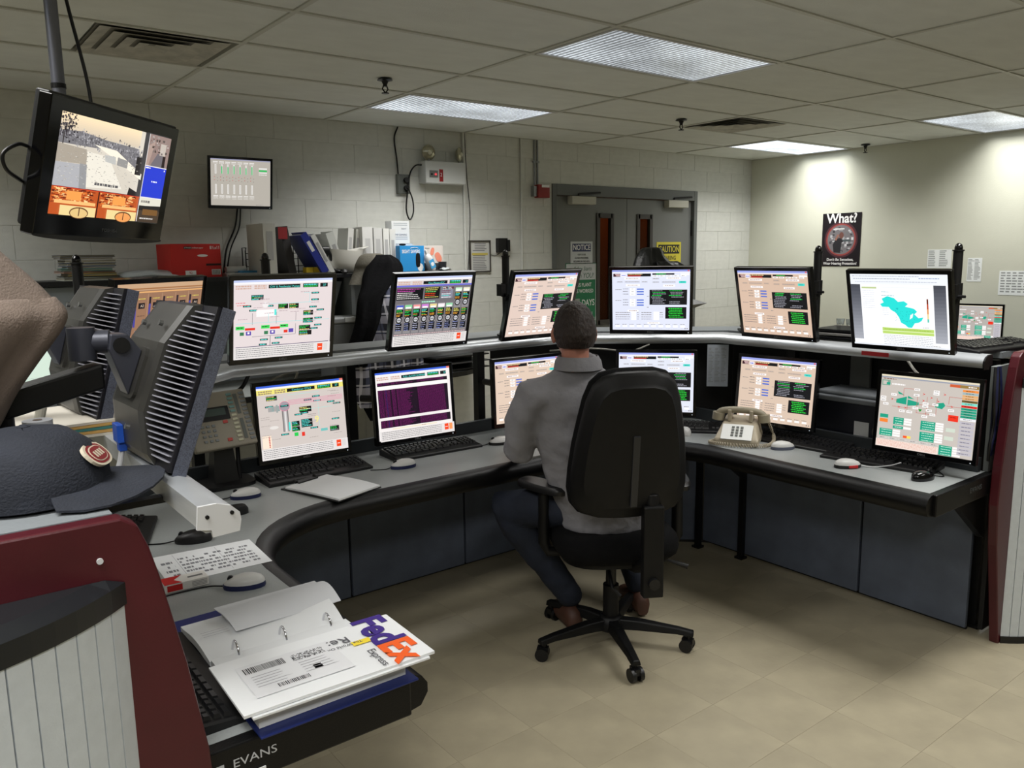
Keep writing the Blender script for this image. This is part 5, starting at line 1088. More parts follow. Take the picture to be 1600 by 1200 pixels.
g_ = G(); [g_.rect(0.09 + k * 0.0052, 0.0925 + k * 0.0052, 0.018, 0.047, -0.1116, (30, 30, 30)) for k in range(10)]; g_.ob('barcode', PRINT, t); G().rect(0.05, 0.15, 0.075, 0.088, -0.1114, (50, 14, 14)).ob('dark_stripe', PRINT, t); G().rect(-0.09, -0.04, 0.183, 0.198, -0.1114, (60, 20, 20)).ob('brand_patch', PRINT, t)
text('8½x11', 0.03, M_whiteink, t, (0.115, -0.1115, 0.19), sx=0.8); text('STAPLES', 0.012, M_whiteink, t, (-0.065, -0.112, 0.19)); text('multiuse paper', 0.014, M_whiteink, t, (0.0, -0.1115, 0.19), sx=0.9); text('92', 0.022, M_red, t, (-0.055, -0.1116, 0.03))
G().pillow(superellipse(0.035, 0.008, 2), [(1, -0.112), (1, -0.1105)]).ob('hand_hole', M_whiteink, t, (0.03, 0, 0.14))
M_bag = mat('clear_bag', (166, 172, 174), 0.3)
tag(G().loft([[(0.2 * math.cos(2 * PI * k / 16) * s_ * (1 + 0.12 * math.sin(k * 2.3)), 0.07 * math.sin(2 * PI * k / 16) * s_, z_ + 0.006 * math.sin(k * 1.7)) for k in range(16)] for s_, z_ in ((1, 0.006), (1.05, 0.02), (0.85, 0.038), (0.3, 0.05))]).ob('plastic_bag', M_bag, None, (1.33, 5.47, HT), smooth=50), 'crumpled clear plastic bag in front of the red carton', 'plastic bag')
t = thing('paper_bundle', 'small bundle of white and blue papers beside the red carton', 'paper', (1.93, 5.50, HT), 0.1)
G().box(-0.11, 0.10, -0.06, 0.06, 0, 0.022).ob('white_pad', M_paper, t); G().box(-0.02, 0.10, -0.062, 0.058, 0.022, 0.035).ob('blue_pad', mat('pad_blue', (60, 140, 190), 0.6), t); G().tube([(-0.10, 0.02, 0.045), (0.04, 0.02, 0.047)], 0.02, 12).ob('paper_roll', M_paper, t)
# wire file rack
t = thing('wire_rack', 'black wire file rack holding the leaning binders', 'rack', (2.35, 5.69, HT))
for k, x in enumerate((-0.34, -0.12, 0.04, 0.2)): G().tube([(x, -0.07, 0), (x, -0.07, 0.17), (x + 0.03, 0.0, 0.19), (x + 0.03, 0.08, 0.19), (x + 0.03, 0.08, 0)], 0.004, 6).ob('hoop', M_dark, t)
for z_ in (0.02, 0.06, 0.11, 0.15): G().tube([(-0.34, -0.07, z_), (0.2, -0.07, z_)], 0.0032, 6).ob('cross_wire', M_dark, t)
def binder(x, w_, hgt, lean, c, lab, y=5.50, d_=0.27, label=None, rz=0, spine=None, hw=None):
    t = thing('binder', lab, 'binder', (x, y, HT), 0, 'binders on the hutch'); rot = (0, R_(lean), R_(rz)); m = mat('cover_%d_%d_%d' % c, c, 0.45)
    dz = 0
    if lean > 0: off = 0
    b_ = G().box(0 if lean < 0 else -w_, 0.004 if lean < 0 else -w_ + 0.004, -0.12, d_ - 0.12, 0, hgt).box((w_ - 0.004) if lean < 0 else -0.004, w_ if lean < 0 else 0, -0.12, d_ - 0.12, 0, hgt).box(0 if lean < 0 else -w_, w_ if lean < 0 else 0, -0.122, -0.118, 0, hgt).ob('cover', m, t, rot=rot)
    x0 = 0 if lean < 0 else -w_
    G().box(x0 + 0.005, x0 + w_ - 0.005, -0.112, d_ - 0.135, 0.01, hgt - 0.014).ob('pages', M_paper, t, rot=rot)
    if label: G().rect(x0 + w_ * 0.25, x0 + w_ * 0.75, hgt * label[0], hgt * label[1], -0.1232, None).ob('spine_label', mat('spine_lab_%d' % label[2], (label[2],) * 3, 0.7), t, rot=rot)
    return t
binder(2.02, 0.085, 0.345, -0.01, (196, 196, 190), 'wide white binder standing upright, label on its spine', 5.42, 0.30, (0.3, 0.85, 168), 0)
binder(2.245, 0.055, 0.33, -9, (60, 58, 60), 'dark binder with a red top leaning behind the wide white one', 5.56, 0.2)
tag(G().box(2.175, 2.24, 5.425, 5.428, HT + 0.245, HT + 0.325).ob('red_card', mat('dull_red', (150, 40, 44), 0.5)), 'dark red card at the top of the dark leaning binder', 'card')
binder(2.455, 0.05, 0.31, -30, (30, 44, 130), 'blue binder leaning steeply, pale label on its spine', 5.47, 0.25, (0.55, 0.8, 200))
binder(2.52, 0.035, 0.30, -28, (200, 200, 196), 'thin white binder leaning on the blue one', 5.48, 0.25, (0.3, 0.8, 150))
binder(2.66, 0.06, 0.30, -18, (176, 178, 174), 'grey-white binder leaning halfway between blue binder and hard hat', 5.64, 0.2, (0.2, 0.7, 130))
binder(2.77, 0.045, 0.325, 6, (206, 206, 202), 'white binder tilted the other way above the hard hat', 5.66, 0.17, (0.3, 0.8, 170))
binder(2.83, 0.035, 0.32, 6, (190, 190, 182), 'slim white binder behind the hard hat\'s black strap', 5.67, 0.17, (0.3, 0.8, 150))
for k, (x, lab) in enumerate(((2.85, 'widest of the four upright white binders, with a printed swoosh'), (2.945, 'second upright white binder with small print on its spine'), (3.025, 'third upright white binder, two small spine labels'), (3.08, 'last upright white binder next to the small boxes'))):
    binder(x, (0.085, 0.07, 0.05, 0.05)[k], 0.335 - 0.005 * k, -0.01, ((214, 214, 212), (206, 206, 204), (218, 218, 214), (210, 210, 206))[k], lab, 5.62, 0.15, (0.3, 0.75, 186 - 6 * k))
t = thing('tape_stack', 'yellow block of sticky notes at the hutch edge', 'sticky notes', (2.40, 5.41, HT)); G().box(-0.055, -0.002, -0.03, 0.03, 0, 0.05).ob('note_pad', mat('note_yellow', (214, 184, 40), 0.6), t, bev=0.002); G().box(0.002, 0.055, -0.03, 0.03, 0, 0.05).ob('note_pad', mat('note_yellow', (214, 184, 40), 0.6), t, bev=0.002)
# hard hat upside down
t = thing('hard_hat', 'white hard hat lying upside down with black suspension strap', 'hard hat', (2.66, 5.445, HT))
t.scale = (1.2, 0.8, 1.2)
rg = []
for s_, z_ in ((0.35, 0.0), (0.7, 0.02), (0.9, 0.06), (1.0, 0.11), (1.02, 0.125)):
    rg.append([(0.125 * s_ * math.cos(2 * PI * k / 28) * (1 + (0.35 * max(0, math.cos(2 * PI * k / 28)) ** 4 if s_ > 1.0 else 0)), 0.10 * s_ * math.sin(2 * PI * k / 28), z_ + (0.045 * max(0, math.cos(2 * PI * k / 28)) ** 2 + 0.01 if s_ > 0.95 else 0)) for k in range(28)])
G().loft(rg + [[(x * 0.95, y * 0.95, z_ - 0.002) for x, y, z_ in rg[3]]] + [[(x * 0.92, y * 0.92, z_ + 0.006) for x, y, z_ in rg[1]]]).ob('shell', mat('hat_white', (205, 203, 196), 0.3), t, (0, 0, 0), (0, R_(6), 0.2), smooth=50)
G().tube([(-0.13 + 0.01 * k, -0.05 - 0.01 * math.sin(k), 0.10 + 0.03 * math.sin(k * 0.9)) for k in range(8)], 0.012, 8).ob('strap', M_black, t, smooth=50)
G().cyl((-0.15, -0.06, 0.14), (-0.11, -0.06, 0.14), 0.022, 14).ob('ear_knob', M_black, t)
t = thing('earmuffs', 'black tangled headset lying before the hard hat', 'headset', (2.53, 5.39, HT))
G().tube(spline([(-0.06, 0, 0.012), (0.0, -0.02, 0.03), (0.05, 0, 0.02), (0.1, 0.01, 0.012), (0.06, 0.03, 0.01), (-0.03, 0.03, 0.01)]), 0.011, 8, ends=True).ob('band', M_black, t, smooth=60); G().lathe([(0.024, 0), (0.03, 0.012), (0.02, 0.03)], 16).ob('cup', M_black, t, (0.1, -0.01, 0)); G().lathe([(0.024, 0), (0.03, 0.012), (0.02, 0.03)], 16).ob('cup', M_black, t, (-0.03, -0.01, 0))
def carton(x, y, z, w_, d_, hh, c, lab, rz=0.0, name='box'):
    t = thing(name, lab, 'box', (x, y, z), rz, 'small boxes at the hutch end'); G().box(-w_ / 2, w_ / 2, -d_ / 2, d_ / 2, 0, hh).ob('carton', mat('box_%d_%d_%d' % c, c, 0.5), t, bev=0.0015); return t
t = carton(3.07, 5.55, HT, 0.10, 0.06, 0.155, (214, 212, 196), 'cream box with a yellow label between binders and jacket', name='tissue_box'); G().rect(-0.035, 0.04, 0.03, 0.09, -0.0305, None).ob('yellow_label', mat('note_yellow', (214, 184, 40), 0.6), t); g_ = G(); [g_.rect(-0.04, 0.02, 0.125 - k * 0.012, 0.131 - k * 0.012, -0.0306, (150, 170, 140)) for k in range(2)]; g_.ob('print', PRINT, t)
t = carton(3.21, 5.58, HT, 0.165, 0.12, 0.215, (168, 172, 176), 'grey-white dispenser carton behind the blue box', name='dispenser_box'); G().rect(-0.05, 0.08, 0.16, 0.21, -0.0606, None).ob('pale_label', mat('label_pale', (196, 206, 212), 0.5), t); G().pillow(superellipse(0.03, 0.008), [(1, -0.0625), (1, -0.0605)]).ob('opening', M_black, t, (-0.01, 0, 0.205))
t = carton(3.20, 5.59, HT + 0.2152, 0.155, 0.10, 0.17, (214, 216, 216), 'white lens cleaning box on top of the grey carton', name='lens_cleaner_box'); text('LENS CLEANING', 0.02, mat('blue_ink', (70, 84, 110), 0.6), t, (0.0, -0.0508, 0.065), sx=0.75); text('SIGHT', 0.016, mat('blue_ink', (70, 84, 110), 0.6), t, (0.03, -0.0508, 0.11)); g_ = G(); [g_.rect(-0.06, 0.06, z_, z_ + 0.004, -0.0507, (130, 140, 150)) for z_ in (0.03, 0.045, 0.135, 0.15)]; g_.ob('print', PRINT, t)
t = carton(3.235, 5.47, HT, 0.215, 0.07, 0.195, (40, 140, 206), 'bright blue box with white lettering beside the jacket', name='wipes_box'); text('SIGHT SAVERS', 0.036, M_whiteink, t, (-0.01, -0.0358, 0.15), sx=0.7, bold=0.0006); G().pillow(superellipse(0.02, 0.055, 3), [(1, -0.0368), (1, -0.0345)]).ob('dispensing_slot', M_black, t, (0.05, 0, 0.085)); G().tube([(0.02 + 0.035 * math.cos(a), -0.036, 0.172 + 0.01 * math.sin(a)) for a in [0.3 + 2.6 * k / 8 for k in range(9)]], 0.002, 5).ob('swoosh', M_whiteink, t); G().pillow(superellipse(0.025, 0.03, 2), [(1, -0.0365), (1, -0.0345)]).ob('white_badge', M_whiteink, t, (0.07, 0, 0.03))
t = carton(3.44, 5.50, HT, 0.19, 0.07, 0.195, (214, 206, 200), 'white earplug box with salmon earplugs printed on it', name='earplug_box')
M_sal = mat('salmon_print', (230, 140, 116), 0.6)
for x, z_, a, b, r0 in ((-0.005, 0.15, 0.016, 0.03, 0.3), (0.05, 0.105, 0.026, 0.04, -0.5)): G().pillow(superellipse(a, b), [(1, -0.0368), (1, -0.0345)]).ob('earplug_print', M_sal, t, (x, 0, z_), (0, r0, 0))
G().rect(-0.09, 0.09, 0.005, 0.06, -0.0357, None).ob('dark_band', mat('dark_band', (60, 62, 66), 0.5), t); text('Uvex', 0.018, M_ink, t, (-0.05, -0.0358, 0.175))
t = thing('lotion_bottle', 'white squeeze bottle with blue label leaning on the earplug box', 'bottle', (3.40, 5.415, HT + 0.004), 0.1)
G().pillow(superellipse(0.03, 0.03, 2.4, 20), [(0.9, 0), (1, 0.01), (1, 0.10), (0.75, 0.125), (0.35, 0.135), (0.3, 0.17)], M=Matrix(((1, 0, 0, 0), (0, 0, -1, 0), (0, 1, 0, 0), (0, 0, 0, 1)))).ob('bottle', M_white, t, rot=(0, R_(-22), 0), smooth=45)
G().rect(-0.024, 0.024, 0.02, 0.09, -0.0312, None).ob('label', mat('label_blue', (70, 160, 214), 0.5), t, rot=(0, R_(-22), 0)); G().pillow(superellipse(0.015, 0.015), [(1, -0.0318), (1, -0.031)]).ob('label_badge', M_whiteink, t, (-0.02, 0, 0.05), (0, R_(-22), 0))
tag(G().lathe([(0.028, 0), (0.032, 0.07), (0.030, 0.07), (0.026, 0.004)], 18).ob('dark_cup', mat('smoke_cup', (40, 42, 46), 0.3), None, (3.50, 5.42, HT), smooth=50), 'small dark cup in front of the earplug box', 'cup')
tag(G().loft([[(0.05 * math.cos(2 * PI * k / 12) * s_, 0.03 * math.sin(2 * PI * k / 12) * s_, z_ + 0.006 * math.sin(k * 2.1)) for k in range(12)] for s_, z_ in ((1, 0.006), (1.1, 0.012), (0.6, 0.022))]).ob('plastic_wrapper', MATS['clear_bag'], None, (3.50, 5.385, HT), smooth=50), 'clear crumpled wrapper at the hutch end', 'wrapper')

# plaid jacket hanging from the hutch corner
def plaid():
    m = bpy.data.materials.new('plaid_lining'); m.use_nodes = True; nt = m.node_tree; N = nt.nodes; K = nt.links; b = N['Principled BSDF']; b.inputs['Roughness'].default_value = 0.9
    tc = N.new('ShaderNodeTexCoord'); sx = N.new('ShaderNodeSeparateXYZ'); K.new(tc.outputs['Object'], sx.inputs[0])
    def band(ax, per, w_, off=0.0):
        a = N.new('ShaderNodeMath'); a.operation = 'MULTIPLY_ADD'; K.new(sx.outputs[ax], a.inputs[0]); a.inputs[1].default_value = 1 / per; a.inputs[2].default_value = off
        f = N.new('ShaderNodeMath'); f.operation = 'FRACT'; K.new(a.outputs[0], f.inputs[0]); l = N.new('ShaderNodeMath'); l.operation = 'LESS_THAN'; K.new(f.outputs[0], l.inputs[0]); l.inputs[1].default_value = w_; return l
    out = None; prev = None
    for ax, per, w_, off, c in ((0, 0.11, 0.45, 0, (78, 84, 110)), (2, 0.12, 0.42, 0.2, (176, 174, 186)), (0, 0.11, 0.12, 0.3, (206, 204, 212)), (2, 0.12, 0.1, 0.7, (206, 204, 212)), (0, 0.11, 0.08, 0.72, (22, 22, 30))):
        mx = N.new('ShaderNodeMix'); mx.data_type = 'RGBA'; K.new(band(ax, per, w_, off).outputs[0], mx.inputs[0])
        if prev is None: mx.inputs[6].default_value = (*lin((30, 31, 42)), 1)
        else: K.new(prev.outputs[2], mx.inputs[6])
        mx.inputs[7].default_value = (*lin(c), 1)
        sc_ = N.new('ShaderNodeMix'); sc_.data_type = 'RGBA'; sc_.inputs[0].default_value = 0.6
        if prev is None: sc_.inputs[6].default_value = (*lin((30, 31, 42)), 1)
        else: K.new(prev.outputs[2], sc_.inputs[6])
        K.new(mx.outputs[2], sc_.inputs[7]); prev = sc_
    K.new(prev.outputs[2], b.inputs['Base Color'])
    return m
M_plaid = plaid(); M_coat = mat('coat_black', (8, 8, 10), 0.95, bump=(40, 0.4), spec=0.1); M_hood = mat('hood_grey', (86, 82, 72), 0.85, bump=(60, 0.3))
t = thing('plaid_jacket', 'black jacket with plaid lining hanging from the hutch edge', 'jacket', (2.85, 5.14, 0.6))
def drape(rows, m, name, folds=5, amp=0.02, n=48):
    """rows: (z, x centre, half width, y centre, half depth) in room coordinates, top to bottom"""
    rg = []
    rows = [tuple(r) for r in spline([Vector(r) for r in rows], 4)]
    for z_, x, hw, y, hd in rows:
        ring = []
        for k in range(n):
            a_ = 2 * PI * k / n; f_ = amp * (math.cos(folds * a_ + z_ * 5) + 0.5 * math.cos((folds * 2 + 1) * a_ - z_ * 9))
            ring.append((x + (hw + 0.25 * f_) * math.cos(a_), y + (max(hd, 0.02) + f_) * math.sin(a_), z_))
        rg.append(ring)
    return G().loft(rg[::-1]).ob(name, m, t, smooth=60, w=True)
drape([(1.655, 2.80, 0.05, 5.26, 0.04), (1.635, 2.80, 0.10, 5.25, 0.06), (1.58, 2.79, 0.13, 5.24, 0.08), (1.53, 2.78, 0.135, 5.24, 0.08), (1.44, 2.70, 0.12, 5.20, 0.07)], M_hood, 'hood', 4, 0.008)
drape([(1.645, 2.85, 0.05, 5.20, 0.05), (1.60, 2.85, 0.11, 5.18, 0.08), (1.52, 2.82, 0.15, 5.15, 0.09), (1.42, 2.73, 0.12, 5.08, 0.08), (1.34, 2.65, 0.10, 5.02, 0.06), (1.18, 2.575, 0.085, 4.95, 0.055), (1.02, 2.50, 0.08, 4.93, 0.05), (0.90, 2.49, 0.06, 4.93, 0.045)], M_coat, 'shell', 5, 0.012)
drape([(1.46, 2.84, 0.10, 5.10, 0.06), (1.3, 2.80, 0.17, 5.02, 0.06), (1.15, 2.77, 0.23, 4.99, 0.06), (1.02, 2.75, 0.27, 4.98, 0.065), (0.85, 2.74, 0.29, 4.98, 0.07), (0.69, 2.75, 0.28, 4.98, 0.06), (0.60, 2.77, 0.26, 4.98, 0.06)], M_plaid, 'lining', 7, 0.02)
drape([(0.63, 2.77, 0.25, 4.985, 0.055), (0.50, 2.78, 0.19, 4.99, 0.05)], M_coat, 'hem', 7, 0.015)
# black leather jacket on a chair beyond the console
t = thing('leather_jacket', 'black leather jacket over a chair below the caution sign', 'jacket', (5.05, 4.62, 0))
M_lea = mat('leather_black', (24, 26, 28), 0.4, bump=(30, 0.5))
drape([(1.675, 5.02, 0.05, 4.62, 0.03), (1.66, 5.02, 0.10, 4.62, 0.06), (1.6, 5.01, 0.14, 4.62, 0.09), (1.53, 5.05, 0.21, 4.62, 0.12), (1.45, 5.12, 0.30, 4.62, 0.14), (1.2, 5.15, 0.36, 4.62, 0.16), (0.9, 5.15, 0.38, 4.62, 0.16)], M_lea, 'jacket_body', 6, 0.012)
drape([(1.56, 5.08, 0.12, 4.50, 0.02), (1.53, 5.10, 0.15, 4.48, 0.04), (1.47, 5.12, 0.16, 4.48, 0.05)], M_lea, 'collar', 4, 0.01)
G().add([(5.4, 4.6, 1.26), (5.4, 4.6, 1.12), (5.66, 4.55, 1.19), (5.4, 4.5, 1.19)], [(0, 2, 3), (3, 2, 1), (1, 2, 0), (0, 3, 1)]).ob('sleeve_end', M_lea, t, w=True)
G().cyl((5.12, 4.62, 0.0), (5.12, 4.62, 0.9), 0.03, 14).ob('chair_stem', M_black, t, w=True); G().prism(superellipse(0.24, 0.24, 3), 0.0, 0.04).ob('chair_base', M_black, t, (5.12 - 5.05, 0, 0))

# ================================================================== BACK WALL THINGS
F = WY - 0.001
t = thing('emergency_light', 'white emergency light box with two clear lamp heads on the block wall', 'emergency light', (3.73, F, 2.30))
G().box(-0.20, 0.19, -0.11, 0, -0.09, 0.085).ob('case', mat('case_white', (206, 208, 206), 0.45), t, bev=0.006)
for x, tw in ((-0.135, 0.0), (0.165, 0.7)):
    G().cyl((x, -0.055, 0.085), (x, -0.055, 0.105), 0.014, 12).ob('lamp_neck', M_steel, t)
    hd = G().lathe([(0.02, -0.03), (0.05, -0.02), (0.062, 0.0), (0.056, 0.008), (0.03, 0.016), (0.01, 0.018)], 22).ob('lamp_head', mat('lamp_lens', (176, 172, 150), 0.12, 0.6), t, (x, -0.06, 0.155), (-PI / 2, 0, tw) if False else (PI / 2, 0, tw), smooth=50)
    G().lathe([(0.02, 0.017), (0.012, 0.026)], 14).ob('bulb', mat('bulb_clear', (226, 224, 206), 0.1), hd)
pn_ = G().box(-0.165, -0.085, -0.113, -0.11, -0.045, 0.01).ob('test_panel', M_steel, t); G().cyl((-0.145, -0.116, -0.02), (-0.145, -0.112, -0.02), 0.008, 12).ob('test_button', M_dark, t); G().cyl((-0.108, -0.116, -0.02), (-0.108, -0.112, -0.02), 0.009, 12).ob('pilot_lamp', mat('pilot_red', (240, 70, 80), 0.3, emit=0.8), t)
G().rect(-0.072, -0.035, -0.075, 0.022, -0.1112, None).ob('number_plate', mat('plate_red', (150, 24, 28), 0.5), t); text('2', 0.04, M_whiteink, t, (-0.054, -0.1118, -0.022))
t = thing('wall_outlet', 'steel wall outlet box with two black plugs beside the emergency light', 'outlet', (3.37, F, 2.20))
G().box(-0.055, 0.055, -0.04, 0, -0.075, 0.075).ob('outlet_box', mat('outlet_steel', (112, 116, 112), 0.4, 0.6), t, bev=0.004)
for z_ in (0.03, -0.03): G().cyl((0.012, -0.065, z_), (0.012, -0.04, z_), 0.02, 14).ob('plug', M_black, t)
cable('black_cable', 'black cord dropping from the ceiling to the outlet box', [(3.345, F - 0.012, CEIL), (3.31, F - 0.012, 2.55), (3.325, F - 0.012, 2.40), (3.33, F - 0.02, 2.27)], 0.006, M_black)
cable('black_cable', 'black cord looping from the outlet to the emergency light', [(3.385, F - 0.07, 2.17), (3.43, F - 0.06, 2.08), (3.44, F - 0.05, 1.98), (3.405, F - 0.05, 1.92), (3.375, F - 0.05, 2.0), (3.395, F - 0.05, 2.15), (3.42, F - 0.05, 2.28), (3.47, F - 0.05, 2.345), (3.53, F - 0.05, 2.355)], 0.006, M_black)
def pipe(x, z0, r, lab, straps=(), m=None, name='wall_conduit'):
    t = thing(name, lab, 'conduit', (x, F - r, z0), 0, 'vertical conduits on the block wall'); G().cyl((0, 0, 0), (0, 0, CEIL - z0), r, 10).ob('pipe', m or M_block, t, smooth=50)
    for s_ in straps: G().box(-r * 2.4, r * 2.4, -r * 0.6, r, s_ - 0.01, s_ + 0.01).ob('strap', M_steel, t)
pipe(3.965, 1.4, 0.012, 'white painted conduit right of the emergency light'); pipe(4.585, 0.0, 0.009, 'white painted conduit between emergency light and red alarm box')
pipe(4.74, 2.25, 0.008, 'left of two steel conduits above the red alarm box', (0.2,), M_steel); pipe(4.775, 2.25, 0.008, 'right of two steel conduits above the red alarm box', (0.2,), M_steel)
cable('thin_wire', 'thin dark wire running down beside the white conduit', [(3.985, F - 0.006, CEIL), (4.0, F - 0.006, 2.3), (4.025, F - 0.006, 2.0), (4.01, F - 0.006, 1.7), (3.99, F - 0.006, 1.45)], 0.003, M_dark)
t = thing('fire_alarm', 'red fire alarm box beside the grey double door', 'fire alarm', (4.80, F, 2.19)); G().box(-0.06, 0.075, -0.06, 0, -0.055, 0.06).ob('alarm_box', mat('alarm_red', (140, 24, 22), 0.45), t, bev=0.004); G().box(-0.10, -0.06, -0.045, 0, -0.045, 0.045).ob('side_box', M_steel, t); G().rect(-0.02, 0.07, 0.035, 0.058, -0.0608, None).ob('white_label', M_whiteink, t)
t = thing('framed_notice', 'framed printed notice with a yellow stripe on the block wall', 'framed notice', (4.12, F, 1.62))
ring_frame(0.20, 0.25, 0.012, 0.012, 0.012, 0.012, -0.016, 0.0).ob('frame', mat('notice_frame', (66, 62, 58), 0.4), t); G().box(-0.1, 0.1, -0.006, 0, -0.125, 0.125).ob('notice_paper', mat('notice_paper', (196, 196, 192), 0.7), t)
g_ = G(); g_.rect(-0.085, 0.085, 0.01, 0.03, -0.0066, (196, 180, 90)); [g_.rect(-0.075 + 0.02 * (k < 4), 0.075 - 0.03 * random.random(), 0.105 - k * 0.0145, 0.111 - k * 0.0145, -0.0066, (110, 110, 114)) for k in range(16) if not 4 < k < 7]; g_.ob('print', PRINT, t)
t = thing('intercom', 'small black intercom box on the wall beside the framed notice', 'intercom', (4.345, F, 1.71)); G().box(-0.05, 0.05, -0.05, 0, -0.06, 0.065).ob('box', M_black, t, bev=0.005); G().box(0.04, 0.07, -0.06, -0.01, -0.05, 0.05).ob('handset', M_black, t, bev=0.004)
cable('thin_wire', 'thin dark wire from the framed notice to the intercom', [(4.23, F - 0.006, 1.635), (4.29, F - 0.006, 1.625), (4.34, F - 0.01, 1.65)], 0.003, M_dark)
cable('monitor_cable', 'pair of black cables hanging from the wall monitor, left strand', [(2.03, F - 0.02, 2.0), (2.0, F - 0.02, 1.85), (1.93, F - 0.02, 1.7), (1.90, F - 0.02, 1.53)], 0.006, M_black, 'cables below the wall monitor')
cable('monitor_cable', 'pair of black cables hanging from the wall monitor, right strand', [(2.05, F - 0.02, 2.0), (2.03, F - 0.02, 1.85), (1.96, F - 0.02, 1.7), (1.92, F - 0.02, 1.53)], 0.005, M_black, 'cables below the wall monitor')
for k, pts in enumerate(([(3.20, 5.70, 0.7), (3.14, 5.70, 0.45), (3.17, 5.70, 0.25), (3.12, 5.70, 0.05)], [(3.34, 5.70, 0.7), (3.33, 5.70, 0.5), (3.42, 5.70, 0.3), (3.36, 5.70, 0.05)])): cable('thin_wire', ['thin wire hanging below the counter, waving left', 'thin wire hanging below the counter beside the lower peach monitor'][k], pts, 0.004, M_dark)

# signs on the door
DF = WY + 0.029
def sign(name, lab, cx, cz, w_, h_, base):
    t = thing(name, lab, 'sign', (cx, DF, cz)); G().box(-w_ / 2, w_ / 2, -0.003, 0, -h_ / 2, h_ / 2).ob('plate', base, t); return t
SGN = lambda n, c: mat(n, c, 0.5)
t = sign('notice_sign', 'white notice sign with navy heading on the left door leaf', 5.345, 1.625, 0.285, 0.24, SGN('sign_white', (196, 200, 202)))
G().rect(-0.12, 0.12, 0.025, 0.10, -0.0034, None).ob('heading_band', SGN('sign_navy', (48, 58, 96)), t); text('NOTICE', 0.072, M_whiteink, t, (0, -0.0038, 0.062), sx=0.86, bold=0.0008)
for k, st in enumerate(('KEEP DOOR', 'CLOSED PERSONNEL', 'REQUIRED IN THIS AREA')): text(st, 0.024, M_ink, t, (0, -0.0038, -0.005 - k * 0.032), sx=0.8)
t = sign('safety_sign', 'tall green and white safety record sign below the notice sign', 5.34, 1.17, 0.40, 0.74, SGN('sign_green', (22, 116, 74)))
G().rect(-0.185, 0.185, 0.21, 0.355, -0.0034, None).ob('white_heading', SGN('sign_white', (196, 200, 202)), t); text('Safety Starts', 0.055, mat('green_ink', (20, 90, 60), 0.6), t, (0.02, -0.0038, 0.315), shear=0.2, sx=0.85); text('With YOU!', 0.07, mat('green_ink', (20, 90, 60), 0.6), t, (0.02, -0.0038, 0.248), shear=0.2, sx=0.85)
for k, st in enumerate(('THIS PLANT', 'HAS WORKED')): text(st, 0.05, M_whiteink, t, (0.02, -0.0038, 0.16 - k * 0.06), sx=0.85, bold=0.0005)
text('DAYS', 0.085, M_whiteink, t, (0.09, -0.0038, -0.015), sx=0.8, bold=0.001); G().rect(-0.17, -0.02, -0.055, 0.03, -0.0036, None).ob('number_window', SGN('sign_grey', (150, 156, 150)), t)
for k, st in enumerate(('WITHOUT AN', 'OSHA RECORDABLE', 'INCIDENT')): text(st, 0.046, M_whiteink, t, (0.02, -0.0038, -0.12 - k * 0.056), sx=0.85, bold=0.0005)
b_ = ring_frame(0.372, 0.712, 0.008, 0.008, 0.008, 0.008, -0.0045, -0.003).ob('border', SGN('sign_white', (196, 200, 202)), t)
t = sign('caution_sign', 'yellow caution hearing protection sign on the right door leaf', 6.59, 1.565, 0.38, 0.345, SGN('sign_yellow', (206, 194, 60)))
G().rect(-0.165, 0.165, 0.05, 0.145, -0.0034, None).ob('heading_band', M_ink, t); text('CAUTION', 0.088, mat('yellow_ink', (206, 194, 60), 0.6), t, (0, -0.0038, 0.095), sx=0.82, bold=0.001)
for k, st in enumerate(('HEARING', 'PROTECTION', 'REQUIRED')): text(st, 0.062, M_ink, t, (0, -0.0038, 0.005 - k * 0.068), sx=0.85, bold=0.0006)

# right wall: poster and papers
RW = (PI / 2, 0, -PI / 2); RF_ = WX - 0.001
t = thing('safety_poster', 'black hearing protection poster with a red ringed picture on the smooth wall', 'poster', (RF_, 4.655, 1.735), -PI / 2)
G().box(-0.215, 0.215, -0.004, 0, -0.272, 0.272).ob('poster_sheet', mat('poster_black', (26, 20, 26), 0.4), t)
text('What?', 0.135, M_whiteink, t, (0.0, -0.0048, 0.215), sx=0.95, bold=0.003); text("Don't Be Senseless,", 0.04, M_whiteink, t, (0, -0.0048, -0.205), sx=0.95, bold=0.0006); text('Wear Hearing Protection!', 0.04, M_whiteink, t, (0, -0.0048, -0.245), sx=0.88, bold=0.0006)
disc = lambda r, y, c, cx=0, cz=0, rz=None: G().add([(cx + r * math.cos(2 * PI * k / 36), y, cz + (rz or r) * math.sin(2 * PI * k / 36)) for k in range(36)], [tuple(range(36))], c)
disc(0.185, -0.0044, (74, 34, 44)).ob('outer_ring', PRINT, t); disc(0.165, -0.0048, (150, 62, 58)).ob('red_ring', PRINT, t); disc(0.15, -0.0052, (116, 112, 116)).ob('picture', PRINT, t)
g_ = G(); rd = random.Random(3)
for k in range(70):
    a, r = rd.uniform(0, 2 * PI), 0.13 * math.sqrt(rd.random()); v = rd.randint(50, 210); x, z_ = r * math.cos(a), r * math.sin(a); g_.rect(x - 0.012, x + 0.012, z_ - 0.008, z_ + rd.uniform(0, 0.02), -0.0054 - k * 1e-6, (v, v, v + 4))
g_.rect(-0.07, -0.065 + 0.1, 0.105, 0.118, -0.0057, (220, 220, 220)); g_.rect(0.02, 0.11, -0.02, 0.0, -0.0057, (70, 80, 84))
g_.add([(-0.075, -0.0058, -0.13), (0.0, -0.0058, -0.135), (0.01, -0.0058, -0.03), (0.03, -0.0058, -0.02), (-0.01, -0.0058, 0.02), (-0.06, -0.0058, 0.0), (-0.09, -0.0058, -0.05)], [tuple(range(7))], (30, 28, 34))
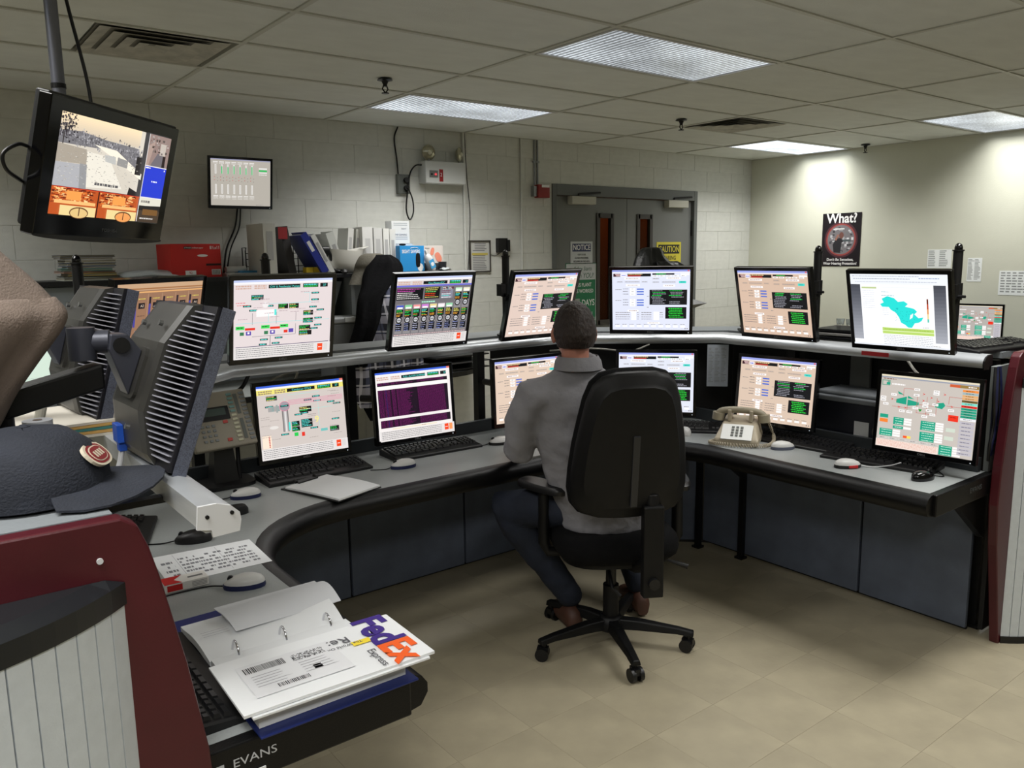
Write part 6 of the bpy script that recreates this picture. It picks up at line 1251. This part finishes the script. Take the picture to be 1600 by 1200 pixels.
g_.add([(0.005 + 0.026 * math.cos(2 * PI * k / 14), -0.0059, 0.045 + 0.034 * math.sin(2 * PI * k / 14)) for k in range(14)], [tuple(range(14))], (110, 70, 62)); g_.add([(-0.07, -0.006, 0.0), (-0.05, -0.006, -0.01), (-0.02, -0.006, 0.05), (-0.04, -0.006, 0.055)], [(0, 1, 2, 3)], (150, 104, 90))
g_.ob('picture_print', PRINT, t)
def side_sheet(lab, y, z_, w_, h_, rows, cols=3):
    t = thing('wall_paper', lab, 'paper', (RF_, y, z_), -PI / 2, 'papers on the smooth wall'); G().box(-w_ / 2, w_ / 2, -0.001, 0, -h_ / 2, h_ / 2).ob('sheet', mat('side_paper', (236, 240, 240), 0.8), t)
    g_ = G()
    for k in range(rows):
        zz = h_ * 0.44 - k * h_ * 0.88 / rows
        for c in range(cols): x0 = -w_ * 0.46 + c * w_ * 0.92 / cols; g_.rect(x0, x0 + w_ * 0.9 / cols * random.uniform(0.5, 0.95), zz - h_ * 0.4 / rows, zz, -0.0014, (146, 150, 150))
    g_.ob('print', PRINT, t)
side_sheet('printed notice on the wall left of the tall black post', 3.645, 1.535, 0.22, 0.175, 9, 2); side_sheet('small printed list on the wall right of the tall black post', 3.325, 1.435, 0.125, 0.215, 16, 2); side_sheet('wide printed chart on the wall at the picture edge', 2.93, 1.32, 0.36, 0.215, 8, 7)
# desk along the right wall for the distant monitor
t = thing('side_desk', 'low desk along the smooth wall under the distant monitor', 'desk', (7.5, 3.0, 0)); G().box(7.2, 7.92, 2.2, 4.2, 0.725, 0.765).ob('top', M_laminate, t, w=True); [G().box(7.22, 7.9, y, y + 0.03, 0, 0.725).ob('side_panel', M_panel, t, w=True) for y in (2.22, 4.15)]

# ================================================================== CHAIR
CH = Vector((2.29, 2.31, 0)); CRZ = R_(-30)
M_fab = mat('chair_fabric', (10, 10, 11), 0.95, bump=(200, 0.3), spec=0.15); M_cpl = mat('chair_plastic', (10, 10, 11), 0.5, noise=(40, 0.2), spec=0.3)
c = thing('office_chair', 'black swivel office chair with high back and five-star base', 'chair', CH, CRZ)
back_out = [(0.0, 0.285), (0.07, 0.283), (0.12, 0.268), (0.152, 0.235), (0.172, 0.18), (0.188, 0.10), (0.204, 0.01), (0.215, -0.09), (0.218, -0.16), (0.208, -0.215), (0.18, -0.25), (0.12, -0.268), (0.06, -0.272), (0.0, -0.273)]
back_out = [(x * 1.07, z_ * 1.05) for x, z_ in back_out]
outl = back_out + [(-x, z_) for x, z_ in back_out[-2:0:-1]]
brot = (R_(7), 0, R_(3)); bloc = (-0.004, -0.305, 0.925)
def curve_back(g_):
    g_.v = [(x, y + 0.9 * x * x * 0.6, z_) for x, y, z_ in g_.v]; return g_
curve_back(G().pillow(outl, [(0.03, -0.052), (0.5, -0.050), (0.80, -0.044), (0.84, -0.034), (0.93, -0.028), (0.97, -0.018), (0.98, -0.004)])).ob('back_shell', M_cpl, c, bloc, brot, smooth=35)
curve_back(G().pillow(outl, [(0.975, -0.006), (1.0, 0.012), (1.0, 0.03), (0.95, 0.05), (0.8, 0.062), (0.4, 0.068), (0.03, 0.069)])).ob('back_cushion', M_fab, c, bloc, brot, smooth=50)
G().box(-0.014, 0.014, -0.057, -0.045, -0.22, 0.06).ob('shell_ridge', mat('ridge_grey', (36, 37, 40), 0.35), c, bloc, brot, bev=0.004)
G().tube([(0.075, -0.30, 0.74), (0.075, -0.315, 0.62), (0.075, -0.30, 0.46), (0.06, -0.16, 0.40), (0.0, -0.02, 0.40)], [0.03, 0.032, 0.036, 0.03, 0.03], 10).box(0.035, 0.115, -0.345, -0.30, 0.34, 0.70).ob('back_bar', M_cpl, c, bev=0.006)
G().cyl((0.075, -0.36, 0.40), (0.075, -0.34, 0.40), 0.022, 14).ob('height_knob', M_black, c)
MZ = Matrix(((1, 0, 0, 0), (0, 0, 1, 0), (0, 1, 0, 0), (0, 0, 0, 1)))
G().pillow(superellipse(0.25, 0.245, 3.4), [(0.5, 0.425), (0.92, 0.43), (1.0, 0.45), (1.02, 0.475), (1.0, 0.505), (0.9, 0.528), (0.5, 0.535), (0.05, 0.532)], M=MZ).ob('seat', M_fab, c, smooth=50)
G().pillow(superellipse(0.22, 0.20, 3), [(0.7, 0.395), (1, 0.405), (1, 0.428)], M=MZ).ob('seat_pan', M_cpl, c, smooth=40)
G().cyl((0, 0, 0.07), (0, 0, 0.26), 0.033, 18).ob('column_cover', M_cpl, c, smooth=40); G().cyl((0, 0, 0.24), (0, 0, 0.40), 0.022, 16).ob('gas_lift', M_dark, c, smooth=40); G().box(-0.08, 0.08, -0.1, 0.1, 0.365, 0.4).ob('tilt_mechanism', M_dark, c, bev=0.006)
G().tube([(0.05, 0.0, 0.38), (0.22, -0.06, 0.375), (0.30, -0.10, 0.355)], [0.007, 0.006, 0.012], 8).ob('lever', M_black, c, smooth=50); G().tube([(-0.03, -0.06, 0.37), (-0.03, -0.14, 0.30), (0.0, -0.15, 0.27)], 0.008, 8).ob('tilt_knob', M_dark, c)
G().lathe([(0.055, 0.065), (0.06, 0.09), (0.045, 0.12), (0.036, 0.125)], 20).ob('hub', M_cpl, c, smooth=40)
for k, a in enumerate((-54, 28, 100, 169, -118)):
    an = R_(a) - CRZ; d = Vector((math.cos(an), math.sin(an), 0)); sd = Vector((-d.y, d.x, 0)); rr = 0.325
    rg = []
    for q, wv, z0, z1 in ((0.02, 0.03, 0.07, 0.115), (0.12, 0.028, 0.075, 0.115), (0.28, 0.022, 0.075, 0.10), (rr + 0.02, 0.02, 0.068, 0.09)): rg.append([tuple(d * q + sd * s_ * wv + Vector((0, 0, z_))) for s_, z_ in ((-1, z0), (1, z0), (0.7, z1), (-0.7, z1))])
    G().loft(rg).ob('base_leg', M_cpl, c, bev=0.005)
    ca = G().cyl((0, 0, 0.03), (0, 0, 0.075), 0.009, 8).box(-0.012, 0.012, -0.026, 0.02, 0.03, 0.056).ob('caster', M_black, c, tuple(d * rr), (0, 0, an + 0.9 * (k - 2)))
    for s_ in (-1, 1): G().cyl((s_ * 0.009, -0.006, 0.0275), (s_ * 0.026, -0.006, 0.0275), 0.0275, 18).ob('wheel', M_black, ca, smooth=40)
for s_ in (-1, 1):
    G().tube([(s_ * 0.12, 0.0, 0.415), (s_ * 0.27, 0.0, 0.42), (s_ * 0.285, 0.0, 0.46), (s_ * 0.285, 0.005, 0.68)], [0.02, 0.02, 0.024, 0.022], 10).ob('armrest_post', M_cpl, c, smooth=50)
    G().pillow(superellipse(0.048, 0.13, 3), [(0.7, 0.675), (1, 0.682), (1.02, 0.70), (0.9, 0.712), (0.4, 0.714)], M=MZ).ob('armrest_pad', M_black, c, (s_ * 0.285, 0.02, 0), (0, 0, R_(35) if s_ < 0 else R_(-10)), smooth=45)

# ================================================================== PERSON
Fv = Vector((0.5, 0.866, 0)); Rv = Vector((0.866, -0.5, 0)); Up = Vector((0, 0, 1))
def remesh(o, vox, sm=6, disp=None):
    m = o.modifiers.new('skin', 'REMESH'); m.mode = 'VOXEL'; m.voxel_size = vox; m.use_smooth_shade = True
    s_ = o.modifiers.new('soft', 'SMOOTH'); s_.iterations = sm; s_.factor = 0.5
    if disp:
        tx = bpy.data.textures.new('wrinkle', 'CLOUDS'); tx.noise_scale = disp[0]; d = o.modifiers.new('folds', 'DISPLACE'); d.texture = tx; d.strength = disp[1]; d.mid_level = 0.5; d.texture_coords = 'GLOBAL'
    return o
def ell(cn, a, b, n=24, fw=Fv, rt=Rv): return [tuple(Vector(cn) + rt * (a * math.cos(2 * PI * k / n)) + fw * (b * math.sin(2 * PI * k / n))) for k in range(n)]
def ellipsoid(g_, cn, a, b, h_, fw=Fv, rt=Rv):
    g_.loft([ell(Vector(cn) + Up * (h_ * math.sin(t)), a * math.cos(t), b * math.cos(t), 20, fw, rt) for t in [-1.5 + 3.0 * k / 12 for k in range(13)]]); return g_
HD = Vector((2.15, 2.385, 1.335))
SHL, SHR = Vector((2.005, 2.465, 1.085)), Vector((2.335, 2.262, 1.10)); ELL, ELR = Vector((1.985, 2.54, 0.842)), Vector((2.50, 2.40, 0.84)); WRL, WRR = Vector((2.14, 2.76, 0.80)), Vector((2.44, 2.70, 0.80))
M_skin = mat('skin', (176, 118, 98), 0.5, noise=(30, 0.08)); M_hair = mat('hair_brown', (40, 28, 22), 0.6, noise=(120, 0.4), bump=(140, 0.6), stretch=(1, 1, 0.3))
M_shirt = mat('shirt_grey', (126, 125, 129), 0.85, noise=(9, 0.08), bump=(16, 0.9)); M_jean = mat('jeans_blue', (22, 29, 44), 0.85, noise=(14, 0.2), bump=(300, 0.25)); M_shoe = mat('shoe_brown', (72, 44, 32), 0.6, noise=(20, 0.2))
person = thing('person', 'person in grey shirt and jeans seated with their back to the camera', 'person', (2.28, 2.33, 0))
g_ = G()
ellipsoid(g_, HD, 0.074, 0.094, 0.108); ellipsoid(g_, HD + Fv * 0.022 - Up * 0.055, 0.058, 0.068, 0.062)
ellipsoid(g_, HD + Fv * 0.098 - Up * 0.015, 0.013, 0.018, 0.022)
for s_ in (-1, 1): ellipsoid(g_, HD + Rv * s_ * 0.082 - Up * 0.016 - Fv * 0.004, 0.012, 0.02, 0.034)
g_.tube([HD - Up * 0.05 - Fv * 0.02, HD - Up * 0.14 - Fv * 0.03, Vector((2.17, 2.36, 1.12))], [0.055, 0.056, 0.07], 16)
g_.loft([ell((2.28, 2.32, 0.55), 0.13, 0.09), ell((2.24, 2.34, 0.75), 0.13, 0.085), ell((2.19, 2.365, 1.0), 0.15, 0.085), ell((2.17, 2.365, 1.14), 0.09, 0.06)])
g_.tube([SHL, ELL, WRL], [0.04, 0.036, 0.027], 12, ends=True); g_.tube([SHR, ELR, WRR], [0.04, 0.036, 0.027], 12, ends=True)
for wr, dr in ((WRL, Vector((0.62, 0.72, -0.28)).normalized()), (WRR, Vector((-0.15, 0.93, -0.3)).normalized())):
    side = dr.cross(Up).normalized(); ps = 1 if wr is WRL else -1      # thumb side
    pal = wr + dr * 0.06
    g_.tube([wr, wr + dr * 0.035, wr + dr * 0.09], [0.024, 0.030, 0.030], 12, ends=True)
    for k in range(4):
        o_ = side * ((k - 1.5) * 0.0185); Ln = (0.068, 0.078, 0.072, 0.056)[k if ps > 0 else 3 - k]
        b0 = wr + dr * 0.085 + o_ ; g_.tube([b0, b0 + dr * Ln * 0.5 + Up * 0.004, b0 + dr * Ln * 0.85 - Up * 0.008, b0 + dr * Ln - Up * 0.018], [0.0095, 0.009, 0.0085, 0.008], 8, ends=True)
    tb = wr + dr * 0.035 + side * ps * 0.026; g_.tube([tb, tb + dr * 0.03 + side * ps * 0.022, tb + dr * 0.062 + side * ps * 0.026 - Up * 0.006], [0.0115, 0.0105, 0.009], 8, ends=True)
remesh(g_.ob('body', M_skin, person, w=True), 0.0055, 4)
for s_ in (-1, 1): G().lathe([(0.004, 0.0), (0.009, 0.004), (0.004, 0.008)], 10).ob('eye', M_white, person, HD + Fv * 0.086 + Rv * s_ * 0.031 - person.location, (PI / 2, 0, CRZ))
G().box(-0.022, 0.022, -0.004, 0.004, -0.003, 0.003).ob('mouth', mat('lips', (150, 84, 76), 0.5), person, HD + Fv * 0.088 - Up * 0.062 - person.location, (0, 0, CRZ))
# hair: cap over crown, sides and nape
g_ = G(); rg = []
n = 32
for t_ in [1.5, 1.3, 1.05, 0.8, 0.5, 0.2, -0.1, -0.4, -0.6]:
    r = []
    for k in range(n):
        th = 2 * PI * k / n; f_ = math.sin(th)                      # +1 = face side
        back = 1.0 if f_ < (0.15 if t_ > -0.15 else -0.25) else max(0.0, 1 - (f_ - (0.15 if t_ > -0.15 else -0.25)) / 0.3)
        low = 1.0 if t_ > 0.45 else back
        sc_ = 1.10 * low + 0.86 * (1 - low); cz = math.cos(t_) if t_ > -0.1 else math.cos(t_) * 1.04
        r.append(tuple(HD - Fv * 0.006 + Rv * (0.078 * sc_ * cz * math.cos(th)) + Fv * (0.098 * sc_ * cz * f_) + Up * (0.112 * math.sin(t_) * (1.06 if t_ > 0 else 1.0) + 0.006 * math.sin(th * 7) * (0.3 if t_ < -0.6 else 0.15))))
    rg.append(r)
remesh(g_.loft(rg[::-1]).ob('hair', M_hair, person, w=True), 0.005, 2, (0.014, 0.006))
# shirt
g_ = G()
g_.loft([ell((2.275, 2.32, 0.525), 0.195, 0.155), ell((2.27, 2.325, 0.60), 0.198, 0.155), ell((2.225, 2.35, 0.75), 0.205, 0.138), ell((2.195, 2.362, 0.92), 0.212, 0.132), ell((2.185, 2.36, 1.03), 0.205, 0.122), ell((2.172, 2.362, 1.10), 0.195, 0.105), ell((2.165, 2.365, 1.15), 0.145, 0.085), ell((2.16, 2.367, 1.19), 0.085, 0.07)])
for sh, el, wr in ((SHL, ELL, WRL), (SHR, ELR, WRR)):
    g_.tube([sh + (Vector((2.17, 2.36, 1.08)) - sh) * 0.35, sh + Up * -0.005, sh * 0.5 + el * 0.5 + (sh - Vector((2.17, 2.36, 1.1))) * 0.08, el, el * 0.55 + wr * 0.45, wr - (wr - el).normalized() * 0.02], [0.082, 0.08, 0.074, 0.064, 0.056, 0.044], 16, ends=True)
g_.tube([HD + Vector((0.012, -0.018, -0.165)), HD + Vector((0.006, -0.012, -0.105)) - Fv * 0.012], [0.082, 0.070], 20)
remesh(g_.ob('shirt', M_shirt, person, w=True), 0.009, 5, (0.11, 0.028))
# collar
cr = []
for q, z_, r in ((0.0, -0.150, 0.079), (0.0, -0.102, 0.076), (0.006, -0.098, 0.080), (0.012, -0.118, 0.092), (0.014, -0.150, 0.098)): cr.append(ell(HD + Vector((0.008, -0.012, z_)) - Fv * 0.012, r, r * 0.96, 28))
G().loft(cr, False).ob('collar', M_shirt, person, smooth=50, w=True)
# jeans
HL, HR = Vector((2.195, 2.36, 0.595)), Vector((2.355, 2.265, 0.595)); KL, KR = Vector((2.015, 2.675, 0.56)), Vector((2.63, 2.66, 0.54)); AL, AR = Vector((2.245, 2.52, 0.15)), Vector((2.60, 2.45, 0.14))
g_ = G(); g_.loft([ell((2.28, 2.32, 0.54), 0.155, 0.12), ell((2.275, 2.325, 0.60), 0.155, 0.12), ell((2.27, 2.325, 0.66), 0.145, 0.11)])
for hp, kn, an in ((HL, KL, AL), (HR, KR, AR)):
    kd = kn + (kn - hp).normalized() * 0.015
    g_.tube([hp, hp * 0.5 + kn * 0.5 + Up * 0.005, kd, kn * 0.85 + an * 0.15 - Up * 0.0, kn * 0.5 + an * 0.5, an], [0.082, 0.088, 0.076, 0.078, 0.068, 0.056], 16, ends=True)
remesh(g_.ob('jeans', M_jean, person, w=True), 0.01, 5, (0.09, 0.018))
for an, dr in ((AL, Vector((0.35, 0.93, 0))), (AR, Vector((0.45, 0.89, 0)))):
    dr = dr.normalized(); sd = Vector((dr.y, -dr.x, 0)); b0 = Vector((an.x, an.y, 0)) - dr * 0.02; rg = []
    for q, wv, z_ in ((-0.06, 0.026, 0.07), (-0.045, 0.036, 0.10), (0.0, 0.042, 0.115), (0.06, 0.045, 0.09), (0.13, 0.05, 0.07), (0.19, 0.042, 0.055), (0.215, 0.02, 0.04)):
        rg.append([tuple(b0 + dr * q + sd * (wv * math.cos(2 * PI * k / 14)) + Up * max(0.012, z_ / 2 + 0.006 + (z_ / 2) * math.sin(2 * PI * k / 14))) for k in range(14)])
    sh = G().loft(rg).ob('shoe', M_shoe, person, smooth=60, w=True)
    so = [(-0.062, 0.026), (-0.03, 0.040), (0.06, 0.046), (0.13, 0.052), (0.19, 0.044), (0.222, 0.018)]
    po = [b0 + dr * q + sd * wv for q, wv in so] + [b0 + dr * q - sd * wv for q, wv in reversed(so)]
    G().prism([(p_.x, p_.y) for p_ in po], 0.0005, 0.018).ob('sole', mat('sole_dark', (34, 28, 24), 0.7), sh, tuple(-person.location))

# ================================================================== NEAR SHELF THINGS
t = thing('baseball_cap', 'dark navy baseball cap with oval red patch lying on the near shelf end', 'cap', (0.165, 1.61, ST))
t.scale = (1.22, 1.18, 1.0)
M_cap = mat('cap_navy', (30, 34, 44), 0.85, noise=(18, 0.2), bump=(240, 0.3))
rg = []
for k in range(11):
    a = PI / 2 * k / 10 * 0.97; r = math.cos(a) ** 0.75
    rg.append([((0.105 * r) * math.cos(2 * PI * j / 30) * (1.0 + 0.02 * math.sin(3 * j)) + 0.004 * math.sin(a * 4 + j), 0.095 * r * math.sin(2 * PI * j / 30), 0.004 + 0.125 * math.sin(a) ** 0.9 + 0.014 * max(0, math.cos(2 * PI * j / 30)) * math.sin(a) * (1 - math.sin(a))) for j in range(30)])
crown = G().loft(rg).ob('crown', M_cap, t, rot=(0, 0, R_(-10)), smooth=50)
G().lathe([(0.009, 0.124), (0.009, 0.13), (0.004, 0.133)], 12).ob('top_button', M_cap, t)
g_ = G(); top, bot = [], []
for i in range(13):
    a = R_(-72 + 144 * i / 12); ext = 0.085 * math.cos(a * 1.15) ** 0.7 if abs(a * 1.15) < PI / 2 else 0
    for q in (0, 1, 2, 3):
        rr = 0.096 + ext * q / 3; x, y = rr * math.cos(a), rr * math.sin(a); z_ = 0.016 + 0.012 * q / 3 - 0.9 * y * y * (0.6 + q * 0.25) - 0.012 * q / 3 * 1.5
        top.append((x, y, max(z_, -0.01) + 0.012)); bot.append((x, y, max(z_, -0.01) + 0.008))
N_ = len(top); fs = []
for i in range(12):
    for q in range(3): k = i * 4 + q; f_ = (k, k + 1, k + 5, k + 4); fs += [f_, tuple(N_ + v for v in f_[::-1])]
    k = i * 4 + 3; fs.append((k, N_ + k, N_ + k + 4, k + 4)); k = i * 4; fs.append((k + 4, N_ + k + 4, N_ + k, k))
G().add(top + bot, fs).ob('brim', M_cap, t, rot=(0, 0, R_(-10)), smooth=50)
pl_ = Vector((0.100 * math.cos(R_(-28)), 0.094 * math.sin(R_(-28)), 0.078))
pat = G().pillow(superellipse(0.033, 0.024), [(1, 0.004), (1, -0.001)]).ob('patch', mat('patch_cream', (196, 186, 166), 0.8), t, pl_ * 0.955, (R_(-38), 0, R_(62)))
G().pillow(superellipse(0.028, 0.0195), [(1, -0.0008), (1, -0.0016)]).ob('patch_oval', mat('patch_red', (120, 28, 32), 0.8), pat); G().pillow(superellipse(0.023, 0.0155), [(1, -0.0014), (1, -0.0022)]).ob('patch_ring', mat('patch_cream', (196, 186, 166), 0.8), pat); G().pillow(superellipse(0.021, 0.0135), [(1, -0.002), (1, -0.0028)]).ob('patch_field', mat('patch_red', (120, 28, 32), 0.8), pat)
g_ = G(); [g_.rect(-0.015 + k * 0.008, -0.0095 + k * 0.008, -0.006, 0.006, -0.0032, (196, 186, 166)) for k in range(4)]; g_.ob('patch_letters', PRINT, pat)
t = thing('beige_coat', 'beige cloth coat hung at the picture edge above the cap', 'coat', (0.05, 1.70, 1.30))
M_bc = mat('coat_beige', (116, 103, 94), 0.95, noise=(12, 0.1), bump=(260, 0.3))
drape([(1.80, 0.0, 0.04, 1.735, 0.03), (1.755, 0.0, 0.085, 1.735, 0.05), (1.70, 0.0, 0.135, 1.735, 0.06), (1.65, 0.01, 0.17, 1.73, 0.065), (1.60, 0.025, 0.20, 1.725, 0.07), (1.555, 0.04, 0.217, 1.72, 0.075)], M_bc, 'shoulder', 5, 0.009)
drape([(1.572, 0.04, 0.212, 1.72, 0.075), (1.545, 0.045, 0.222, 1.715, 0.084), (1.515, 0.04, 0.218, 1.715, 0.084), (1.46, 0.015, 0.20, 1.715, 0.075), (1.40, -0.01, 0.18, 1.715, 0.066), (1.34, -0.03, 0.165, 1.715, 0.062), (1.295, -0.05, 0.15, 1.715, 0.055)], M_bc, 'sleeve', 6, 0.013)
t = thing('coat_post', 'black post under the beige coat on the near shelf', 'post', (0.03, 1.735, ST - 0.003)); G().cyl((0, 0, 0), (0, 0, 0.555), 0.012, 14).ob('tube', M_black, t, smooth=40); G().lathe([(0.04, 0), (0.04, 0.008), (0.014, 0.012)], 18).ob('base_flange', M_black, t); G().cyl((-0.05, 0, 0.55), (0.05, 0, 0.55), 0.01, 10).ob('crossbar', M_black, t)
t = thing('paper_roll', 'white paper roll standing on the near shelf behind the cap', 'paper roll', (0.212, 1.82, ST - 0.003)); G().lathe([(0.008, 0.0), (0.027, 0.0), (0.027, 0.105), (0.008, 0.105)], 24).ob('roll', mat('roll_white', (214, 216, 222), 0.85), t, smooth=40); G().lathe([(0.008, 0.1055), (0.0085, 0.106)], 16).ob('core', mat('core_brown', (130, 112, 100), 0.8), t)
t = thing('folder_pile', 'pile of manila and coloured folders on the near shelf under the monitors', 'folders', (0.29, 2.27, ST - 0.003))
for k, cc in enumerate(((196, 190, 176), (190, 150, 84), (60, 120, 116), (196, 156, 88), (206, 200, 188))): G().box(-0.12 + 0.004 * k, 0.13 - 0.01 * (k % 2), -0.17, 0.15 - 0.006 * k, 0.002 + k * 0.007, 0.008 + k * 0.007).ob('folder', mat('folder_%d' % k, cc, 0.7), t, rot=(0, 0, 0.04 * (k - 2)))
t = thing('plug_connector', 'white cable connector hanging over the near shelf', 'cable', (0.255, 2.05, 1.335)); G().cyl((0, 0, -0.05), (0, 0, 0.0), 0.011, 12).cyl((0, 0, -0.06), (0, 0, -0.05), 0.008, 12).ob('connector', mat('conn_ivory', (186, 182, 168), 0.5), t, rot=(0, 0.25, 0)); G().tube(spline([(0, 0, 0), (0.01, 0, 0.02), (0.03, 0.0, 0.028), (0.06, 0.02, 0.0)]), 0.006, 8).ob('cord', mat('conn_ivory', (186, 182, 168), 0.5), t, smooth=60)

# lettering becomes plain mesh
dg = bpy.context.evaluated_depsgraph_get()
for o in TEXTS:
    me = bpy.data.meshes.new_from_object(o.evaluated_get(dg)); nm = o.name
    me.materials.clear(); me.materials.append(o.data.materials[0])
    q = bpy.data.objects.new('lettering', me); col.objects.link(q); q.parent = o.parent; q.location = o.location; q.rotation_euler = o.rotation_euler; q.scale = o.scale
for o in TEXTS: bpy.data.objects.remove(o)
